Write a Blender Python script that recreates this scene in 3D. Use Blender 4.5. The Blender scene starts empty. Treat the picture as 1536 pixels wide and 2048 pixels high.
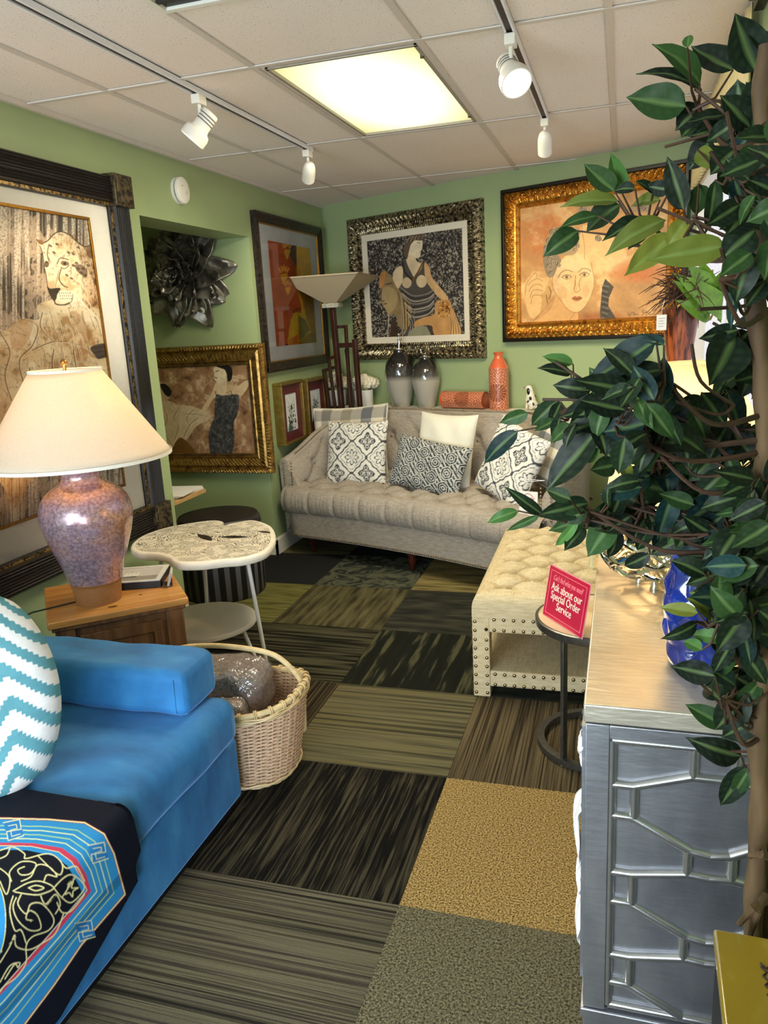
import bpy, math, random
import numpy as np
from mathutils import Matrix, Vector, Quaternion
random.seed(7)
RS = np.random.RandomState(11)
PI = math.pi
SC = bpy.context.scene
COL = SC.collection

# ------------------------------------------------------------------ camera
F = 1540.0; CX, CY = 768.0, 1024.0; CAMZ = 1.525
RW = np.array([[0.95649098, 0.01931293, -0.29112201],
               [0.28693546, -0.2430081, 0.92661486],
               [-0.05284935, -0.96983198, -0.23797662]])      # world = RW @ camera (x right, y down, z forward)
cam = bpy.data.objects.new('camera', bpy.data.cameras.new('camera'))
COL.objects.link(cam)
right, up, back = RW[:, 0], -RW[:, 1], -RW[:, 2]
cam.matrix_world = Matrix(((right[0], up[0], back[0], 0), (right[1], up[1], back[1], 0), (right[2], up[2], back[2], CAMZ), (0, 0, 0, 1)))
cam.data.sensor_fit = 'HORIZONTAL'; cam.data.sensor_width = 36.0
cam.data.lens = F / 1536.0 * 36.0
cam.data.clip_start = 0.02; cam.data.clip_end = 60
SC.camera = cam

# ------------------------------------------------------------------ world, lights, exposure
SC.view_settings.view_transform = 'Standard'
SC.view_settings.look = 'None'
SC.view_settings.gamma = 1.0
SC.view_settings.use_curve_mapping = False
SC.view_settings.exposure = 0.22
w = bpy.data.worlds.new('world'); SC.world = w; w.use_nodes = True
w.node_tree.nodes['Background'].inputs[0].default_value = (0.72, 0.85, 1.0, 1)
w.node_tree.nodes['Background'].inputs[1].default_value = 0.9

def light(name, kind, loc, energy, color, target=None, size=0.5, sizey=None, spot=None, blend=0.6):
    l = bpy.data.lights.new(name, kind); l.energy = energy; l.color = color
    if kind == 'AREA':
        l.size = size
        if sizey: l.shape = 'RECTANGLE'; l.size_y = sizey
    elif kind == 'SPOT':
        l.spot_size = spot; l.spot_blend = blend; l.shadow_soft_size = size
    else:
        l.shadow_soft_size = size
    o = bpy.data.objects.new(name, l); COL.objects.link(o); o.location = loc
    if target is not None:
        o.rotation_euler = (Vector(target) - Vector(loc)).to_track_quat('-Z', 'Y').to_euler()
    return o
# daylight from the shop front behind the camera
light('shop_window_daylight', 'AREA', (-1.45, -1.3, 1.3), 125, (0.80, 0.90, 1.0), (-1.1, 3.0, 1.75), 1.7, 1.7)
dl = light('chaise_fill', 'AREA', (-.25, -.75, .80), 11, (0.72, 0.84, 1.0), (-1.2, 1.5, .25), .8, .8); dl.data.spread = math.radians(75)  # added fill for the chaise's room side, aimed clear of the ficus
# the fluorescent panel in the ceiling
light('panel_light', 'AREA', (-0.965, 3.41, 2.425), 38, (1.0, 0.90, 0.68), (-0.965, 3.41, 0), 0.54, 1.12)

# ------------------------------------------------------------------ geometry of the photograph
def ray(x, y):
    return RW @ np.array([x - CX, y - CY, F])
def atz(x, y, z):
    r = ray(x, y); p = r * ((z - CAMZ) / r[2]); return Vector((p[0], p[1], z))
def aty(x, y, Y):
    r = ray(x, y); p = r * (Y / r[1]); return Vector((p[0], Y, p[2] + CAMZ))
def atx(x, y, X):
    r = ray(x, y); p = r * (X / r[0]); return Vector((X, p[1], p[2] + CAMZ))
def project(P):                                    # N x 3 -> N x 2 pixels
    c = (np.asarray(P, float) - np.array([0, 0, CAMZ])) @ RW
    return np.stack([CX + F * c[:, 0] / c[:, 2], CY + F * c[:, 1] / c[:, 2]], 1)
WA = Vector((-2.264, 6.035, 0)); WD = Vector((0.92557, -0.37860, 0)).normalized(); WN = Vector((WD.y, -WD.x, 0))
def wall(s, t, z): return WA + WD * s + WN * t + Vector((0, 0, z))
LX, RX, CEIL = -2.27, 0.395, 2.44

# ------------------------------------------------------------------ materials
def lin(c):
    if isinstance(c, str):
        c = c.lstrip('#'); c = [int(c[i:i + 2], 16) / 255 for i in (0, 2, 4)]
    return tuple(((v / 12.92) if v <= 0.04045 else ((v + 0.055) / 1.055) ** 2.4) for v in c[:3])
def L4(c): return (*lin(c), 1)
MC = {}
def nodes_of(name):
    m = bpy.data.materials.new(name); m.use_nodes = True
    nt = m.node_tree; b = nt.nodes['Principled BSDF']; return m, nt, b
def noise_node(nt, scale, detail=3, stretch=None, coord='Object', rough=0.55, rot=0):
    tc = nt.nodes.new('ShaderNodeTexCoord'); n = nt.nodes.new('ShaderNodeTexNoise')
    n.inputs['Scale'].default_value = scale; n.inputs['Detail'].default_value = detail; n.inputs['Roughness'].default_value = rough
    mp = nt.nodes.new('ShaderNodeMapping'); nt.links.new(tc.outputs[coord], mp.inputs[0])
    if stretch: mp.inputs['Scale'].default_value = stretch
    mp.inputs['Rotation'].default_value = (0, 0, rot)
    nt.links.new(mp.outputs[0], n.inputs['Vector'])
    return n
def ramp(nt, src, stops):
    r = nt.nodes.new('ShaderNodeValToRGB'); cr = r.color_ramp
    while len(cr.elements) < len(stops): cr.elements.new(0.5)
    for e, (p, c) in zip(cr.elements, stops):
        e.position = p; e.color = (c[0], c[1], c[2], 1)
    nt.links.new(src, r.inputs[0]); return r
def bump(nt, b, src, strength, dist=0.002):
    bn = nt.nodes.new('ShaderNodeBump'); bn.inputs['Strength'].default_value = strength; bn.inputs['Distance'].default_value = dist
    nt.links.new(src, bn.inputs['Height']); nt.links.new(bn.outputs[0], b.inputs['Normal'])
def mat(name, color, rough=0.6, metal=0.0, var=0.12, scale=30, bumpk=0.15, stretch=None, color2=None, coat=0, sheen=0, bscale=None, lo=0.35, hi=0.65, detail=3, emit=None, estr=0, bdist=0.002, spec=None):
    if name in MC: return MC[name]
    m, nt, b = nodes_of(name); c = lin(color)
    n = noise_node(nt, scale, detail, stretch)
    c2 = lin(color2) if color2 else tuple(v * (1 - var) for v in c)
    r = ramp(nt, n.outputs[0], [(lo, c2), (hi, c)])
    nt.links.new(r.outputs[0], b.inputs['Base Color'])
    b.inputs['Roughness'].default_value = rough; b.inputs['Metallic'].default_value = metal
    b.inputs['Coat Weight'].default_value = coat
    if spec is not None: b.inputs['Specular IOR Level'].default_value = spec
    if sheen: b.inputs['Sheen Weight'].default_value = sheen; b.inputs['Sheen Roughness'].default_value = 0.5
    if bumpk:
        n2 = n if not bscale else noise_node(nt, bscale, 4)
        bump(nt, b, n2.outputs[0], bumpk, bdist)
    if emit: b.inputs['Emission Color'].default_value = L4(emit); b.inputs['Emission Strength'].default_value = estr
    MC[name] = m; return m
def linen(name, color, color2, k=260, rough=0.9):
    if name in MC: return MC[name]
    m, nt, b = nodes_of(name)
    a = noise_node(nt, k, 2, (1, 0.08, 1)); c = noise_node(nt, k, 2, (0.08, 1, 0.5)); d = noise_node(nt, 7, 3)
    mx = nt.nodes.new('ShaderNodeMath'); mx.operation = 'ADD'; nt.links.new(a.outputs[0], mx.inputs[0]); nt.links.new(c.outputs[0], mx.inputs[1])
    m2 = nt.nodes.new('ShaderNodeMath'); m2.operation = 'MULTIPLY_ADD'; nt.links.new(d.outputs[0], m2.inputs[0]); m2.inputs[1].default_value = 0.35; nt.links.new(mx.outputs[0], m2.inputs[2])
    m3 = nt.nodes.new('ShaderNodeMath'); m3.operation = 'MULTIPLY'; nt.links.new(m2.outputs[0], m3.inputs[0]); m3.inputs[1].default_value = 0.425
    r = ramp(nt, m3.outputs[0], [(0.36, lin(color2)), (0.62, lin(color))])
    nt.links.new(r.outputs[0], b.inputs['Base Color']); b.inputs['Roughness'].default_value = rough
    b.inputs['Specular IOR Level'].default_value = 0.2
    bump(nt, b, mx.outputs[0], 0.25, 0.001); MC[name] = m; return m
def painted(name, rough=0.6, bumpk=0.1, scale=400, metal=0, coat=0, spec=0.4):
    if name in MC: return MC[name]
    m, nt, b = nodes_of(name)
    at = nt.nodes.new('ShaderNodeAttribute'); at.attribute_name = 'Col'
    nt.links.new(at.outputs['Color'], b.inputs['Base Color'])
    b.inputs['Roughness'].default_value = rough; b.inputs['Metallic'].default_value = metal; b.inputs['Coat Weight'].default_value = coat
    b.inputs['Specular IOR Level'].default_value = spec
    if bumpk: bump(nt, b, noise_node(nt, scale, 3).outputs[0], bumpk, 0.001)
    MC[name] = m; return m
def emission(name, color, strength, color2=None, scale=3):
    if name in MC: return MC[name]
    m, nt, b = nodes_of(name); nt.nodes.remove(b)
    e = nt.nodes.new('ShaderNodeEmission'); e.inputs[0].default_value = L4(color); e.inputs[1].default_value = strength
    nt.links.new(e.outputs[0], nt.nodes['Material Output'].inputs[0]); MC[name] = m; return m
def glassy(name, tint='#ffffff', k=0.10):
    if name in MC: return MC[name]
    m, nt, b = nodes_of(name); nt.nodes.remove(b)
    t = nt.nodes.new('ShaderNodeBsdfTransparent'); t.inputs[0].default_value = L4(tint)
    g = nt.nodes.new('ShaderNodeBsdfGlossy'); g.inputs['Roughness'].default_value = 0.03
    fr = nt.nodes.new('ShaderNodeFresnel'); fr.inputs[0].default_value = 1.45
    mx = nt.nodes.new('ShaderNodeMixShader'); nt.links.new(fr.outputs[0], mx.inputs[0]); nt.links.new(t.outputs[0], mx.inputs[1]); nt.links.new(g.outputs[0], mx.inputs[2])
    nt.links.new(mx.outputs[0], nt.nodes['Material Output'].inputs[0]); MC[name] = m; return m
def shade_mat(name, color, trans=0.5):
    if name in MC: return MC[name]
    m, nt, b = nodes_of(name)
    n = noise_node(nt, 300, 2, (1, 1, 0.15)); r = ramp(nt, n.outputs[0], [(0.3, tuple(v * 0.9 for v in lin(color))), (0.7, lin(color))])
    nt.links.new(r.outputs[0], b.inputs['Base Color']); b.inputs['Roughness'].default_value = 0.8
    t = nt.nodes.new('ShaderNodeBsdfTranslucent'); nt.links.new(r.outputs[0], t.inputs[0])
    mx = nt.nodes.new('ShaderNodeMixShader'); mx.inputs[0].default_value = trans
    nt.links.new(b.outputs[0], mx.inputs[1]); nt.links.new(t.outputs[0], mx.inputs[2])
    nt.links.new(mx.outputs[0], nt.nodes['Material Output'].inputs[0]); MC[name] = m; return m

# ------------------------------------------------------------------ mesh building
class MB:
    def __init__(s): s.v = []; s.f = []; s.mi = []; s.cur = 0
    def add(s, vs, fs):
        o = len(s.v); s.v += [tuple(p) for p in vs]
        for f in fs: s.f.append(tuple(i + o for i in f)); s.mi.append(s.cur)
        return s
    def box(s, lo, hi, M=None):
        x0, y0, z0 = lo; x1, y1, z1 = hi
        vs = [(x0, y0, z0), (x1, y0, z0), (x1, y1, z0), (x0, y1, z0), (x0, y0, z1), (x1, y0, z1), (x1, y1, z1), (x0, y1, z1)]
        if M is not None: vs = [M @ Vector(p) for p in vs]
        return s.add(vs, [(3, 2, 1, 0), (4, 5, 6, 7), (0, 1, 5, 4), (1, 2, 6, 5), (2, 3, 7, 6), (3, 0, 4, 7)])
    def lathe(s, prof, n=40, c=(0, 0, 0), M=None, cap=True, sx=1, sy=1):
        vs = []; fs = []
        for r, z in prof:
            for i in range(n):
                a = 2 * PI * i / n; vs.append(Vector((c[0] + r * sx * math.cos(a), c[1] + r * sy * math.sin(a), c[2] + z)))
        for k in range(len(prof) - 1):
            for i in range(n):
                j = (i + 1) % n; fs.append((k * n + i, k * n + j, (k + 1) * n + j, (k + 1) * n + i))
        if cap:
            if prof[0][0] > 1e-5: fs.append(tuple(range(n - 1, -1, -1)))
            if prof[-1][0] > 1e-5: fs.append(tuple((len(prof) - 1) * n + i for i in range(n)))
        if M is not None: vs = [M @ p for p in vs]
        return s.add(vs, fs)
    def tube(s, pts, r, n=8, closed=False, cap=True):
        pts = [Vector(p) for p in pts]; N = len(pts); rr = r if hasattr(r, '__len__') else [r] * N
        vs = []; fs = []; prev = None
        for i, p in enumerate(pts):
            if closed: t = pts[(i + 1) % N] - pts[i - 1]
            else: t = pts[min(i + 1, N - 1)] - pts[max(i - 1, 0)]
            if t.length < 1e-9: t = Vector((0, 0, 1))
            t.normalize()
            if prev is None:
                a = Vector((0, 0, 1)) if abs(t.z) < 0.9 else Vector((1, 0, 0)); u = t.cross(a).normalized()
            else:
                u = prev - t * prev.dot(t)
                u = u.normalized() if u.length > 1e-6 else t.orthogonal().normalized()
            prev = u; w_ = t.cross(u)
            for k in range(n):
                a = 2 * PI * k / n; vs.append(p + (u * math.cos(a) + w_ * math.sin(a)) * rr[i])
        for i in range(N if closed else N - 1):
            j = (i + 1) % N
            for k in range(n):
                m = (k + 1) % n; fs.append((i * n + k, i * n + m, j * n + m, j * n + k))
        if cap and not closed: fs.append(tuple(range(n - 1, -1, -1))); fs.append(tuple((N - 1) * n + k for k in range(n)))
        return s.add(vs, fs)
    def bar(s, a, b, w_, h, up=(0, 0, 1)):
        a = Vector(a); b = Vector(b); t = (b - a).normalized(); up = Vector(up)
        u = t.cross(up)
        if u.length < 1e-4: u = t.orthogonal()
        u.normalize(); q = u.cross(t)
        vs = []
        for p in (a, b):
            for dx, dy in ((-1, -1), (1, -1), (1, 1), (-1, 1)): vs.append(p + u * dx * w_ / 2 + q * dy * h / 2)
        return s.add(vs, [(0, 1, 2, 3), (7, 6, 5, 4), (0, 4, 5, 1), (1, 5, 6, 2), (2, 6, 7, 3), (3, 7, 4, 0)])
    def grid(s, nu, nv, fn, cu=False, cv=False):
        vs = [fn(i / (nu if cu else nu - 1), j / (nv if cv else nv - 1)) for i in range(nu) for j in range(nv)]
        fs = []
        for i in range(nu if cu else nu - 1):
            for j in range(nv if cv else nv - 1):
                i2 = (i + 1) % nu; j2 = (j + 1) % nv
                fs.append((i * nv + j, i2 * nv + j, i2 * nv + j2, i * nv + j2))
        return s.add(vs, fs)
    def prism(s, poly, z0, z1, M=None, hole=None):
        n = len(poly); vs = [Vector((x, y, z0)) for x, y in poly] + [Vector((x, y, z1)) for x, y in poly]
        if M is not None: vs = [M @ p for p in vs]
        return s.add(vs, [tuple(range(n - 1, -1, -1)), tuple(range(n, 2 * n))] + [(i, (i + 1) % n, n + (i + 1) % n, n + i) for i in range(n)])
    def ball(s, c, r, n=12, sz=1.0, sx=1.0, sy=1.0, M=None):
        pr = [(max(1e-6, r * math.sin(PI * k / n)), -r * sz * math.cos(PI * k / n)) for k in range(n + 1)]
        return s.lathe(pr, n + 4, c, M, cap=False, sx=sx, sy=sy)

def make_obj(name, v, f, mats, parent=None, smooth=True, bevel=0, sub=0, mi=None, world=False, col=None, angle=40):
    if world and parent is not None:
        Mi = parent.matrix_basis.inverted(); A = np.array(Mi)[:3, :3]; t = np.array(Mi)[:3, 3]
        v = (np.asarray(v, float) @ A.T) + t; v = v.tolist()
    me = bpy.data.meshes.new(name); me.from_pydata([tuple(p) for p in v], [], f); me.update()
    for m in (mats if isinstance(mats, (list, tuple)) else [mats]): me.materials.append(m)
    if mi is not None and len(mi) == len(me.polygons): me.polygons.foreach_set('material_index', mi)
    if smooth:
        me.polygons.foreach_set('use_smooth', [True] * len(me.polygons))
        try: me.set_sharp_from_angle(angle=math.radians(angle))
        except Exception: pass
    if col is not None:
        a = me.color_attributes.new('Col', 'FLOAT_COLOR', 'POINT')
        c = np.ones((len(me.vertices), 4), np.float32); c[:, :3] = col; a.data.foreach_set('color', c.ravel())
    o = bpy.data.objects.new(name, me); COL.objects.link(o)
    if parent is not None: o.parent = parent
    if bevel:
        b = o.modifiers.new('bevel', 'BEVEL'); b.width = bevel; b.segments = 3; b.limit_method = 'ANGLE'; b.angle_limit = math.radians(50)
    if sub: sm = o.modifiers.new('sub', 'SUBSURF'); sm.levels = sub; sm.render_levels = sub
    return o
def part(name, mb, mats, parent=None, **k):
    return make_obj(name, mb.v, mb.f, mats, parent, mi=mb.mi, **k)
def tag(o, label, cat, group=None):
    o['label'] = label; o['category'] = cat
    if group: o['group'] = group
    return o
def thing(name, label, cat, loc=(0, 0, 0), rz=0, group=None, M=None):
    o = bpy.data.objects.new(name, None); COL.objects.link(o); o.empty_display_size = 0.1
    if M is not None: o.matrix_basis = M
    else: o.matrix_basis = Matrix.Translation(Vector(loc)) @ Matrix.Rotation(rz, 4, 'Z')
    return tag(o, label, cat, group)
def struct(name, mb, mats, **k):
    o = part(name, mb, mats, **k); o['kind'] = 'structure'; return o
def frameM(x, y, z, o):
    x, y, z = Vector(x).normalized(), Vector(y).normalized(), Vector(z).normalized()
    return Matrix(((x[0], y[0], z[0], o[0]), (x[1], y[1], z[1], o[1]), (x[2], y[2], z[2], o[2]), (0, 0, 0, 1)))
def facing(o, n, up=(0, 0, 1)):                     # local x right, y up, z towards the viewer
    n = Vector(n).normalized(); x = Vector(up).cross(n).normalized(); return frameM(x, n.cross(x), n, o)
def copies(name, mesh_obj, parent, mats_list, cap=100, group=None):
    """one small mesh placed at many local matrices; beyond the cap one 'stuff' part"""
    me = mesh_obj
    for k, M in enumerate(mats_list[:cap]):
        o = bpy.data.objects.new(name, me); COL.objects.link(o); o.parent = parent; o.matrix_basis = M
    rest = mats_list[cap:]
    if rest:
        bv = np.array([v.co[:] for v in me.vertices]); bf = [tuple(p.vertices) for p in me.polygons]; V = []; Fc = []
        for M in rest:
            A = np.array(M); off = len(V); V += ((bv @ A[:3, :3].T) + A[:3, 3]).tolist(); Fc += [tuple(i + off for i in f) for f in bf]
        o = make_obj(name, V, Fc, list(me.materials), parent); o['kind'] = 'stuff'
def small_mesh(name, mb, m, smooth=True):
    me = bpy.data.meshes.new(name); me.from_pydata([tuple(p) for p in mb.v], [], mb.f); me.materials.append(m)
    me.polygons.foreach_set('use_smooth', [smooth] * len(me.polygons)); me.update(); return me
def nail_mesh(r, m):
    mb = MB(); mb.lathe([(r, 0), (r * 0.92, r * 0.3), (r * 0.6, r * 0.55), (r * 0.05, r * 0.65)], 10); return small_mesh('nailhead', mb, m)
def dirM(p, n):
    q = Vector(n).to_track_quat('Z', 'Y'); return Matrix.Translation(Vector(p)) @ q.to_matrix().to_4x4()
def text_part(name, s, size, M, m, parent, extr=0.0004, shear=0, align='CENTER', sx=1, bold=0):
    cu = bpy.data.curves.new(name, 'FONT'); cu.body = s; cu.size = size; cu.extrude = extr; cu.shear = shear; cu.align_x = align; cu.align_y = 'CENTER'; cu.offset = bold; cu.resolution_u = 4
    t = bpy.data.objects.new(name, cu); COL.objects.link(t)
    dg = bpy.context.evaluated_depsgraph_get(); me = bpy.data.meshes.new_from_object(t.evaluated_get(dg))
    bpy.data.objects.remove(t); me.materials.clear(); me.materials.append(m)
    o = bpy.data.objects.new(name, me); COL.objects.link(o); o.parent = parent; o.matrix_basis = M @ Matrix.Diagonal((sx, 1, 1, 1)); return o

# ------------------------------------------------------------------ painting helpers (colour per vertex)
def vn(h, w_, cy, cx, seed=0):
    r = np.random.RandomState(seed); g = r.rand(int(cy) + 2, int(cx) + 2)
    y = np.linspace(0, cy, h, endpoint=False); x = np.linspace(0, cx, w_, endpoint=False)
    yi = y.astype(int); xi = x.astype(int); fy = (y - yi)[:, None]; fx = (x - xi)[None, :]
    fy = fy * fy * (3 - 2 * fy); fx = fx * fx * (3 - 2 * fx)
    a = g[yi][:, xi]; b = g[yi][:, xi + 1]; c = g[yi + 1][:, xi]; d = g[yi + 1][:, xi + 1]
    return (a * (1 - fx) + b * fx) * (1 - fy) + (c * (1 - fx) + d * fx) * fy
def fbm(h, w_, cy, cx, seed=0, o=4):
    s = 0; a = 1; t = 0
    for k in range(o): s = s + a * vn(h, w_, cy * 2 ** k, cx * 2 ** k, seed + k); t += a; a *= 0.6
    return s / t
def spline(p, n=8, closed=False):
    p = [np.array(q, float) for q in p]; N = len(p); out = []
    rng = range(N) if closed else range(N - 1)
    for i in rng:
        g = (lambda k: p[k % N]) if closed else (lambda k: p[min(max(k, 0), N - 1)])
        a, b, c, d = g(i - 1), g(i), g(i + 1), g(i + 2)
        for t in np.linspace(0, 1, n, endpoint=False):
            out.append(0.5 * ((2 * b) + (-a + c) * t + (2 * a - 5 * b + 4 * c - d) * t * t + (-a + 3 * b - 3 * c + d) * t ** 3))
    if not closed: out.append(p[-1])
    return out
class Pic:
    """small raster in the units of a detail view: origin ox,oy in photo pixels, k units per photo pixel; res = raster cells per unit"""
    def __init__(s, ox, oy, k, W, H, res, bg):
        s.ox, s.oy, s.k, s.W, s.H, s.r = ox, oy, k, W, H, res
        s.w = int(W * res); s.h = int(H * res); s.a = np.empty((s.h, s.w, 3)); s.a[:] = lin(bg)
        s.yy, s.xx = np.mgrid[0:s.h, 0:s.w] / res
    def mask(s, pts):
        P = np.array(pts, float); m = np.zeros((s.h, s.w), bool)
        x0, x1 = int(max(0, (P[:, 0].min()) * s.r - 1)), int(min(s.w, P[:, 0].max() * s.r + 2))
        y0, y1 = int(max(0, (P[:, 1].min()) * s.r - 1)), int(min(s.h, P[:, 1].max() * s.r + 2))
        if x1 <= x0 or y1 <= y0: return m
        X = s.xx[y0:y1, x0:x1]; Y = s.yy[y0:y1, x0:x1]; q = np.zeros(X.shape, bool); n = len(P)
        for i in range(n):
            xa, ya = P[i]; xb, yb = P[(i + 1) % n]
            if ya == yb: continue
            q ^= ((ya > Y) != (yb > Y)) & (X < (xb - xa) * (Y - ya) / (yb - ya) + xa)
        m[y0:y1, x0:x1] = q; return m
    def fill(s, m, c, a=1.0):
        c = np.array(lin(c) if isinstance(c, (str, tuple)) else c); s.a[m] = s.a[m] * (1 - a) + c * a; return s
    def poly(s, pts, c, a=1.0, sm=False):
        if sm: pts = spline(pts, 6, True)
        m = s.mask(pts); s.fill(m, c, a); return m
    def ell(s, x, y, rx, ry, c, a=1.0, rot=0):
        dx, dy = s.xx - x, s.yy - y; cr, sr = math.cos(rot), math.sin(rot)
        m = ((dx * cr + dy * sr) / rx) ** 2 + ((-dx * sr + dy * cr) / ry) ** 2 < 1; s.fill(m, c, a); return m
    def line(s, pts, wd, c, a=1.0, sm=True, closed=False):
        if sm and len(pts) > 2: pts = spline(pts, 6, closed)
        m = np.zeros((s.h, s.w), bool); n = len(pts)
        for i in range(n if closed else n - 1):
            ax, ay = pts[i]; bx, by = pts[(i + 1) % n]; p = wd + 1
            x0, x1 = int(max(0, (min(ax, bx) - p) * s.r)), int(min(s.w, (max(ax, bx) + p) * s.r + 1))
            y0, y1 = int(max(0, (min(ay, by) - p) * s.r)), int(min(s.h, (max(ay, by) + p) * s.r + 1))
            if x1 <= x0 or y1 <= y0: continue
            X = s.xx[y0:y1, x0:x1] - ax; Y = s.yy[y0:y1, x0:x1] - ay; dx, dy = bx - ax, by - ay; L = dx * dx + dy * dy + 1e-9
            t = np.clip((X * dx + Y * dy) / L, 0, 1); m[y0:y1, x0:x1] |= (X - t * dx) ** 2 + (Y - t * dy) ** 2 < (wd / 2) ** 2
        s.fill(m, c, a); return m
    def lines(s, L, wd, c, a=1.0):
        for p in L: s.line(p, wd, c, a)
    def mul(s, f, m=None):
        if m is None: s.a *= f[..., None]
        else: s.a[m] *= f[m][:, None]
        return s
    def mixn(s, f, c, m=None):
        c = np.array(lin(c)); f = np.clip(f, 0, 1)
        if m is not None: f = f * m
        s.a = s.a * (1 - f[..., None]) + c * f[..., None]; return s
    def px(s, XY):                                   # colours at photo pixels
        return s.at((XY[:, 0] - s.ox) * s.k, (XY[:, 1] - s.oy) * s.k)
    def at(s, x, y):
        if not getattr(s, 'soft', False):
            a = np.pad(s.a, ((1, 1), (1, 1), (0, 0)), 'edge'); s.a = (a[1:-1, 1:-1] * 2 + a[:-2, 1:-1] + a[2:, 1:-1] + a[1:-1, :-2] + a[1:-1, 2:]) / 6; s.soft = True
        fx, fy = np.clip(x * s.r - .5, 0, s.w - 1.001), np.clip(y * s.r - .5, 0, s.h - 1.001); x0, y0 = fx.astype(int), fy.astype(int); u, v = (fx - x0)[:, None], (fy - y0)[:, None]
        return np.clip((s.a[y0, x0] * (1 - u) + s.a[y0, x0 + 1] * u) * (1 - v) + (s.a[y0 + 1, x0] * (1 - u) + s.a[y0 + 1, x0 + 1] * u) * v, 0, 1)
    def at_old(s, x, y):
        xi = np.clip((x * s.r).astype(int), 0, s.w - 1); yi = np.clip((y * s.r).astype(int), 0, s.h - 1)
        return np.clip(s.a[yi, xi], 0, 1)

# ================================================================== the room
GREEN = mat('wall_paint', '#9aab7c', 0.42, var=0.05, scale=3, bumpk=0.06, bscale=160)
WHITE = mat('white_paint', '#e9e6dc', 0.45, var=0.04, scale=8, bumpk=0.03)
TRIMW = mat('white_trim_paint', '#e8e4d8', 0.4, var=0.04, scale=20, bumpk=0.05)
BLACK = mat('black_plastic', '#0c0c0d', 0.5, var=0.2)

def carpet(name, cols, k=(1, 1), scale=60, fine=0.5, rot=0, pos=None, detail=3, fs=700, warp=0):
    m, nt, b = nodes_of(name)
    n = noise_node(nt, scale, detail, (k[0], k[1], 1), rot=rot)
    if warp: n.inputs['Distortion'].default_value = warp
    P = pos or list(np.linspace(0.36, 0.64, len(cols)))
    r = ramp(nt, n.outputs[0], [(p, lin(c)) for p, c in zip(P, cols)])
    f = noise_node(nt, fs, 2); r2 = ramp(nt, f.outputs[0], [(0.35, (1 - fine,) * 3), (0.65, (1 + fine * 0.5,) * 3)])
    mx = nt.nodes.new('ShaderNodeMixRGB'); mx.blend_type = 'MULTIPLY'; mx.inputs[0].default_value = 1
    nt.links.new(r.outputs[0], mx.inputs[1]); nt.links.new(r2.outputs[0], mx.inputs[2])
    nt.links.new(mx.outputs[0], b.inputs['Base Color']); b.inputs['Roughness'].default_value = 0.95
    b.inputs['Specular IOR Level'].default_value = 0.1
    bump(nt, b, f.outputs[0], 0.7, 0.004); return m
CP = dict(
    tweed=carpet('carpet_tweed', ['#3c3828', '#6f6850', '#8c8466'], (1, 1), 170, 0.65, fs=420),
    gold=carpet('carpet_gold', ['#4e3c1c', '#a5874e', '#cdb078'], (1, 1), 200, 0.6, fs=420),
    stripe=carpet('carpet_grey_stripe', ['#2b2822', '#57523f', '#7a735a', '#3a332e', '#6a6450'], (0.006, 1), 62, 0.6, pos=[.36, .43, .50, .55, .62], detail=4),
    swirl=carpet('carpet_black_swirl', ['#100f0c', '#2b271d', '#4a4433'], (2.6, 0.10), 34, 0.6, pos=[.44, .52, .62], detail=5, warp=.8),
    olive=carpet('carpet_olive_streak', ['#3d3b2a', '#5e5940', '#746d50', '#6a6238'], (0.02, 1), 50, 0.5, pos=[.36, .46, .56, .64], detail=5),
    rib=carpet('carpet_brown_rib', ['#352c20', '#584c36', '#6f6146'], (1, 0.010), 130, 0.6, pos=[.40, .5, .60], fs=400),
    brownline=carpet('carpet_dark_lines', ['#211c15', '#3d3424', '#5a5036'], (1, 0.010), 70, 0.5, pos=[.4, .52, .62]),
    darkwave=carpet('carpet_dark_wave', ['#15150f', '#3e3c2b', '#504d38'], (0.04, 1), 42, 0.5, pos=[.43, .5, .6], warp=.25),
    vert=carpet('carpet_dark_bars', ['#161812', '#20221a', '#55533a'], (1, 0.09), 24, 0.6, pos=[.3, .54, .62], detail=4),
    plank=carpet('carpet_planks', ['#35301f', '#544e33', '#6a6344'], (1, 0.12), 26, 0.5, detail=6),
    grey=carpet('carpet_dark_grey', ['#262722', '#35352c', '#474638'], (0.2, 1), 22, 0.5, detail=5),
    char=carpet('carpet_charcoal', ['#1f201f', '#2c2d2c'], (1, 1), 200, 0.5),
    leaf=carpet('carpet_leaf', ['#2b302a', '#4b4e40', '#5f604b'], (1, 1), 8, 0.5, pos=[.42, .47, .6], warp=2.5, detail=2),
    tan=carpet('carpet_tan_stripe', ['#5d5230', '#857648', '#9c8b58'], (0.1, 1), 40, 0.45, detail=4),
    yellow=carpet('carpet_yellow_olive', ['#4c4a26', '#6e6a38', '#7c7748'], (0.1, 1), 40, 0.45, detail=4),
)
keys = list(CP)
TILE = {(-1, -1): 'tweed', (0, -1): 'tweed', (-1, 0): 'stripe', (0, 0): 'tweed', (-1, 1): 'swirl', (0, 1): 'gold', (-1, 2): 'olive', (0, 2): 'rib', (-2, 2): 'brownline', (-1, 3): 'vert',
        (-2, 3): 'darkwave', (-3, 3): 'darkwave', (-2, 4): 'plank', (-1, 4): 'grey', (-3, 4): 'yellow', (-2, 5): 'leaf', (-1, 5): 'tan', (-3, 5): 'char', (-4, 5): 'char', (-4, 4): 'yellow', (-2, 0): 'stripe', (-2, 1): 'swirl', (-1, -1): 'stripe'}
mb = MB(); x0t, y0t = -0.545, 1.68
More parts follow.
